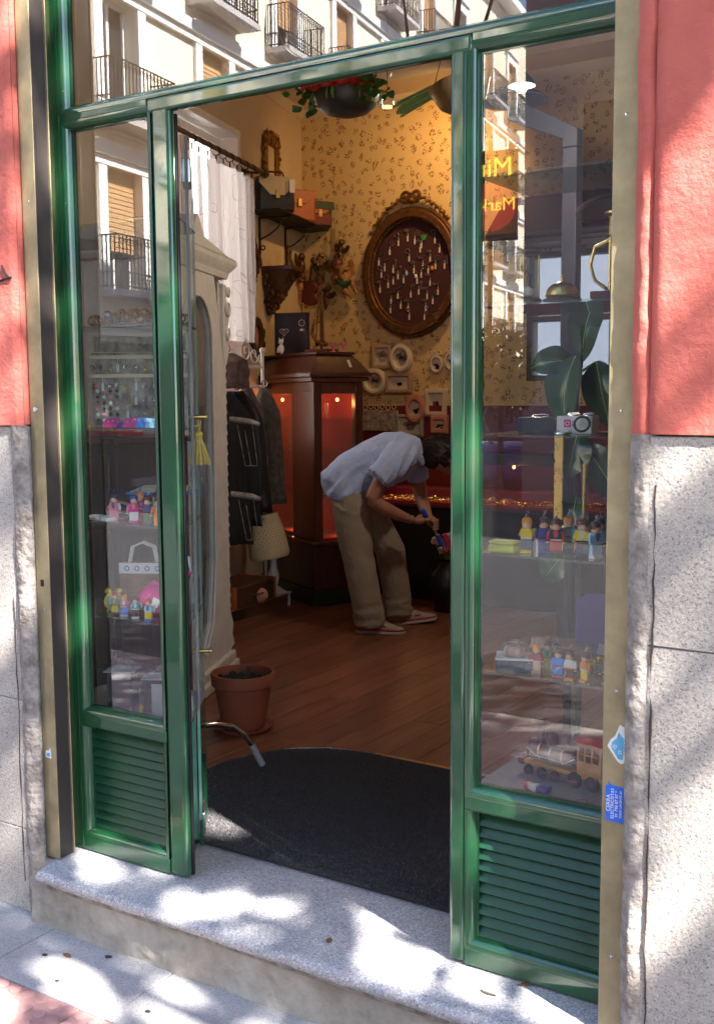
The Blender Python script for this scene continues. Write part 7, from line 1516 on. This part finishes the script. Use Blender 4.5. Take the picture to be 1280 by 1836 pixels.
b.tube([(-0.33, 0, 0.88), (-0.2, 0, 0.97), (0.0, 0, 1.05), (0.10, 0, 1.07)], [0.09, 0.09, 0.10, 0.07], 12)
def limb(pts, rs): b.tube(pts, rs, 14)
limb([(0.03, 0, 1.05), (0.0, -0.16, 1.04), (-0.09, -0.225, 0.94), (-0.155, -0.235, 0.82), (-0.135, -0.23, 0.785)], [0.06, 0.055, 0.050, 0.043, 0.038])
limb([(-0.16, -0.235, 0.815), (-0.10, -0.21, 0.765), (-0.01, -0.16, 0.715), (0.06, -0.12, 0.684), (0.085, -0.105, 0.676)], [0.040, 0.042, 0.036, 0.026, 0.026])
limb([(0.06, 0, 1.05), (0.10, 0.15, 1.00), (0.135, 0.185, 0.90), (0.15, 0.17, 0.79), (0.155, 0.165, 0.765)], [0.06, 0.05, 0.046, 0.042, 0.04])
limb([(0.15, 0.168, 0.785), (0.17, 0.10, 0.725), (0.185, 0.03, 0.68), (0.19, 0.005, 0.668)], [0.038, 0.036, 0.028, 0.027])
# legs inside the trousers keep the figure one body
limb([(-0.33, -0.03, 0.88), (-0.29, -0.09, 0.78), (-0.23, -0.11, 0.485), (-0.175, -0.12, 0.08)], [0.08, 0.075, 0.05, 0.035]); limb([(-0.30, 0.03, 0.88), (-0.21, 0.09, 0.78), (-0.02, 0.12, 0.47), (0.01, 0.15, 0.07)], [0.08, 0.075, 0.05, 0.035])
# near hand: palm and five fingers closing on the stick
b.ball((0.125, -0.085, 0.668), (0.045, 0.030, 0.022), 12, 8)
for i, dy in enumerate((-0.028, -0.010, 0.008, 0.024)):
    L_ = (0.9, 1.0, 0.95, 0.75)[i]; b.tube([(0.155, -0.088+dy*0.9, 0.672), (0.185*1.0, -0.080+dy, 0.674), (0.185+0.018*L_, -0.060+dy*0.8, 0.658), (0.178+0.010*L_, -0.045+dy*0.8, 0.640)], [0.0095, 0.0090, 0.0080, 0.0065], 8)
b.tube([(0.115, -0.07, 0.685), (0.145, -0.052, 0.700), (0.172, -0.048, 0.695)], [0.012, 0.010, 0.008], 8)
# far hand lower on the stick
b.ball((0.205, -0.015, 0.652), (0.032, 0.026, 0.036), 12, 8)
for i in range(4):
    z = 0.668-0.017*i; b.tube([(0.222, -0.015, z), (0.240, -0.035, z-0.004), (0.228, -0.060, z-0.008), (0.208, -0.062, z-0.010)], [0.0092, 0.0088, 0.0080, 0.0065], 8)
b.tube([(0.195, -0.03, 0.672), (0.188, -0.056, 0.682), (0.196, -0.068, 0.674)], [0.011, 0.0095, 0.0075], 8)
mobj('body', remesh(b, 0.0052, 2), 'skin', pe)
s = MB()   # shirt
def ringt(pts, n=24):   # (centre x, z, tilt of the section, half thickness, half width)
    vs = []; fs = []
    for (x, z, t, a, w_) in pts:
        for j in range(n):
            q = 2*math.pi*j/n; c_ = math.copysign(abs(math.cos(q))**0.85, math.cos(q)); s2_ = math.copysign(abs(math.sin(q))**0.85, math.sin(q))
            vs.append((x-math.sin(t)*a*c_, w_*s2_, z+math.cos(t)*a*c_))
    for i in range(len(pts)-1):
        for j in range(n): p_ = i*n+j; r_ = i*n+(j+1) % n; fs.append((p_, r_, r_+n, p_+n))
    fs += [tuple(range(n-1, -1, -1)), tuple(range((len(pts)-1)*n, len(pts)*n))]; s.add(vs, fs)
ringt([(-0.302, 0.785, R(73), 0.128, 0.182), (-0.318, 0.825, R(68), 0.142, 0.188), (-0.318, 0.868, R(60), 0.152, 0.190), (-0.285, 0.915, R(50), 0.150, 0.183), (-0.22, 0.960, R(40), 0.146, 0.172), (-0.13, 1.005, R(30), 0.150, 0.178), (-0.03, 1.040, R(18), 0.158, 0.195), (0.05, 1.055, R(8), 0.140, 0.190), (0.105, 1.065, R(-4), 0.100, 0.12), (0.135, 1.07, R(-6), 0.072, 0.075)])
s.tube([(0.03, -0.08, 1.06), (0.0, -0.165, 1.045), (-0.055, -0.205, 0.985), (-0.122, -0.232, 0.925)], [0.098, 0.098, 0.090, 0.080], 16); s.tube([(0.06, 0.08, 1.06), (0.10, 0.15, 1.01), (0.125, 0.18, 0.94), (0.137, 0.187, 0.885)], [0.09, 0.082, 0.074, 0.066], 16)
def fold(co):
    a_ = co.x*0.72+co.z*0.69; p_ = -co.x*0.69+co.z*0.72      # along / across the pull from hip to shoulder
    d = 0.003*mnoise.noise(co*9)
    belly = max(0, min(1, (1.06-co.z-0.45*(co.x+0.2))*5))*(1 if co.x < 0.02 else 0.4)
    n1 = mnoise.noise(Vector((a_*6, p_*17, co.y*5))); n2 = mnoise.noise(Vector((co.x*20, co.y*4, co.z*7+4)))
    d += belly*0.018*(0.40-abs(n1)*1.7)+belly*0.008*n2
    if co.y < -0.10 and co.x > -0.15: d += 0.016*(0.33-abs(mnoise.noise(Vector((co.x*17-co.z*9, co.y*4, co.z*3))))*1.5)
    return d
shirt = mobj('shirt', remesh(s, 0.007, 3, fold), 'shirt', pe)
MB().tube([(0.128, -0.068, 1.06), (0.12, -0.045, 1.125), (0.118, 0, 1.145), (0.12, 0.045, 1.125), (0.128, 0.068, 1.06), (0.15, 0.045, 1.01), (0.155, 0, 0.995), (0.15, -0.045, 1.01), (0.128, -0.068, 1.06)], [(0.013, 0.020)]*9, 10).build('collar', 'shirt', pe)
t = MB()   # trousers
t.ball((-0.300, 0, 0.83), (0.108, 0.165, 0.105), 20, 14)
t.tube([(-0.290, -0.075, 0.84), (-0.276, -0.095, 0.74), (-0.262, -0.105, 0.62), (-0.243, -0.11, 0.485), (-0.215, -0.115, 0.33), (-0.185, -0.12, 0.17), (-0.172, -0.12, 0.085), (-0.170, -0.12, 0.045)], [0.108, 0.112, 0.106, 0.097, 0.092, 0.092, 0.094, 0.093], 20)
t.tube([(-0.27, 0.075, 0.84), (-0.225, 0.09, 0.74), (-0.12, 0.105, 0.60), (-0.045, 0.12, 0.47), (-0.02, 0.13, 0.33), (0.0, 0.145, 0.18), (0.008, 0.15, 0.085), (0.01, 0.15, 0.05)], [0.106, 0.110, 0.102, 0.092, 0.088, 0.088, 0.090, 0.088], 20)
def tf(co):
    lo = max(0, 1-abs(co.z-0.09)/0.14); kn = max(0, 1-abs(co.z-0.47)/0.16)+max(0, 1-abs(co.z-0.74)/0.14)
    f1 = 0.35-abs(mnoise.noise(Vector((co.x*5+co.y*6, co.y*3, co.z*15+co.x*6))))*1.4; f2 = 0.35-abs(mnoise.noise(Vector((co.x*7, co.y*7, co.z*20+9))))*1.4
    return 0.003*mnoise.noise(co*7)+0.008*kn*f1+0.013*lo*f2+0.002*f1
mobj('trousers', remesh(t, 0.008, 3, tf), 'trousers', pe)
h = MB(); h.ball((0.248, 0, 1.075), (0.118, 0.092, 0.098), 22, 16); h.ball((0.30, 0, 1.075), (0.085, 0.085, 0.075), 18, 12); h.ball((0.21, 0, 1.03), (0.07, 0.082, 0.062), 16, 12); h.ball((0.345, 0, 1.04), (0.045, 0.07, 0.045), 14, 10)
for i in range(26): a = rnd.uniform(-1.3, 1.3); q = rnd.random()*6.28; h.tube([(0.30+0.06*math.cos(q), 0.085*math.sin(a), 1.06), (0.33+0.07*math.cos(q), 0.09*math.sin(a), 1.01), (0.345+0.06*math.cos(q), 0.082*math.sin(a), 0.985-0.02*rnd.random())], [0.016, 0.012, 0.004], 6)
mobj('hair', remesh(h, 0.008, 2, wr(0.005, 26, 2)), 'hair', pe)
# neck side of the polo: sleeve hems and button line are cut into the shirt; shoes follow
def shoe(x, y, z, rz, pitch):
    o = bpy.data.objects.new('shoe', None)
    b = MB(); secs = []
    for (X, w_, zt) in ((-0.115, 0.020, 0.055), (-0.10, 0.034, 0.082), (-0.05, 0.036, 0.088), (-0.005, 0.036, 0.080), (0.04, 0.040, 0.062), (0.085, 0.043, 0.046), (0.125, 0.036, 0.036), (0.148, 0.018, 0.026)):
        n = 14; secs.append([(X, w_*math.cos(2*math.pi*j/n), 0.024+(zt-0.024)*max(0, math.sin(2*math.pi*j/n))**0.7 if math.sin(2*math.pi*j/n) > 0 else 0.024) for j in range(n)])
    loft(b, secs); up_ = b.build('shoe', 'shoe', pe, ang=60); up_.location = (x, y, z); up_.rotation_euler = (0, pitch, rz); up_.scale = (1.12, 1.15, 1.15)
    sm_ = up_.modifiers.new('sub', 'SUBSURF'); sm_.levels = 1; sm_.render_levels = 2
    ol = [(-0.12, 0.0), (-0.112, -0.030), (-0.06, -0.038), (0.0, -0.039), (0.05, -0.043), (0.10, -0.042), (0.138, -0.028), (0.153, 0.0), (0.138, 0.028), (0.10, 0.042), (0.05, 0.043), (0.0, 0.039), (-0.06, 0.038), (-0.112, 0.030)]
    MB().prism(ol, 0.0, 0.016, 'xy').build('sole', 'sole', up_, bevel=0.004); MB().prism([(a*0.985, b_*0.985) for a, b_ in ol], 0.0165, 0.028, 'xy').build('red_band', 'shoe_red', up_, bevel=0.003)
    lc = MB()
    for i in range(4): X = 0.015+0.018*i; zt = 0.080-0.012*i; lc.tube([(X, -0.022, zt-0.010), (X+0.004, 0, zt-0.001), (X, 0.022, zt-0.010)], 0.0028, 6)
    lc.build('laces', 'pinkframe', up_); MB().box(0.02, 0.05, -0.0385, -0.035, 0.040, 0.048).build('logo_flash', 'shoe_red', up_)
    return up_
shoe(-0.125, -0.12, 0.0, R(-14), 0); shoe(0.085, 0.15, 0.004, R(10), R(-5))
st2 = thing('blue_handled_brush', 'slim brush with blue grips held in both hands over the vase', 'brush', (-2.1, 3.3, 0.0), YAW)
MB().tube([(0.165, -0.055, 0.705), (0.285, -0.045, 0.48)], 0.0085, 10).build('shaft', 'grey_plastic', st2); MB().tube([(0.150, -0.058, 0.722), (0.172, -0.055, 0.69)], [0.016, 0.014], 12).ball((0.150, -0.058, 0.724), 0.016, 10, 7).build('knob', 'blue_plastic', st2); MB().tube([(0.235, -0.05, 0.575), (0.268, -0.047, 0.512)], 0.015, 12).build('grip', 'blue_plastic', st2)
MB().tube([(0.275, -0.03, 0.58), (0.30, -0.03, 0.53), (0.30, -0.035, 0.49), (0.28, -0.04, 0.47)], [0.016, 0.022, 0.020, 0.012], 10).build('bristle_head', 'shoe_red', st2)
bw_ = MB().torus((0.062, -0.12, 0.684), 0.030, 0.0035, 20, 6, plane='yz').build('wrist_watch', 'silver', pe)

hs_ = MB()
for i in range(900):
    th_ = rnd.uniform(0, 2*math.pi); ph_ = math.acos(rnd.uniform(-0.35, 1.0)); dx, dy, dz = math.sin(ph_)*math.cos(th_), math.sin(ph_)*math.sin(th_), math.cos(ph_)
    p0 = Vector((0.262+0.120*dx, 0.092*dy, 1.068+0.092*dz)); nn = Vector((dx, dy, dz)); fl_ = Vector((0.75, rnd.gauss(0, .25), -0.55)); fl_ = (fl_-nn*fl_.dot(nn)).normalized()
    L_ = rnd.uniform(0.03, 0.06); hs_.tube([tuple(p0), tuple(p0+fl_*L_*0.5+nn*0.007), tuple(p0+fl_*L_+nn*rnd.uniform(-0.002, 0.006))], [0.0026, 0.0022, 0.0006], 4, cap=False)
o = hs_.build('hair_strands', 'hair', pe); o['kind'] = 'stuff'
# ------------------------------------------------------------------ small litter and fixings outside
tw = tag(MB().tube([(0, 0, 0.003), (0.02, -0.006, 0.004), (0.042, -0.004, 0.003)], [0.0022, 0.003, 0.0018], 6).build('twig', 'bark', None), 'short dark twig lying on the granite sill below the right louvre', 'twig', loc=(0.143, -0.110, 0.0))
for i, (x, y, r) in enumerate(((-0.995, -0.21, 0.012), (-1.16, -0.30, 0.010), (-1.02, -0.38, 0.008), (-0.70, -0.36, 0.009))):
    o = MB().lathe([(0.0, 0.0022), (r*0.7, 0.0018), (r, 0.0)], 12, sx=1, sy=0.8).build('gum_spot', 'slot_dark', pv); o.location = (x, y, PAVE-0.0005)
lf_me = MB().prism([(-0.016, 0), (-0.006, 0.008), (0.008, 0.007), (0.018, 0), (0.006, -0.008), (-0.008, -0.007)], 0, 0.0012, 'xy').mesh('fallen_leaf', 'dry_leaf')
for i, (x, y, z, lab) in enumerate(((-1.10, -0.27, PAVE, 'small brown fallen leaf on the paving at the foot of the step'), (-0.30, -0.10, 0.0, 'small brown fallen leaf on the sill before the mat'), (0.22, -0.03, 0.0, 'small brown fallen leaf against the right louvre panel'))):
    o = bpy.data.objects.new('fallen_leaf', lf_me); COL.objects.link(o); tag(o, lab, 'leaf', loc=(x, y, z+0.001), rot=(0.1, 0.08, i*1.9))
sc_me = MB().lathe([(0.0, 0.0014), (0.0032, 0.0010), (0.0042, 0.0)], 10).mesh('screw', 'steel')
for t_, s_ in ((gl_, 1), (gr, -1)):
    for z in (0.18, 0.78, 1.38, 1.98): part('screw', sc_me, t_, (s_*0.028, 0.0, z), (R(90), 0, 0))
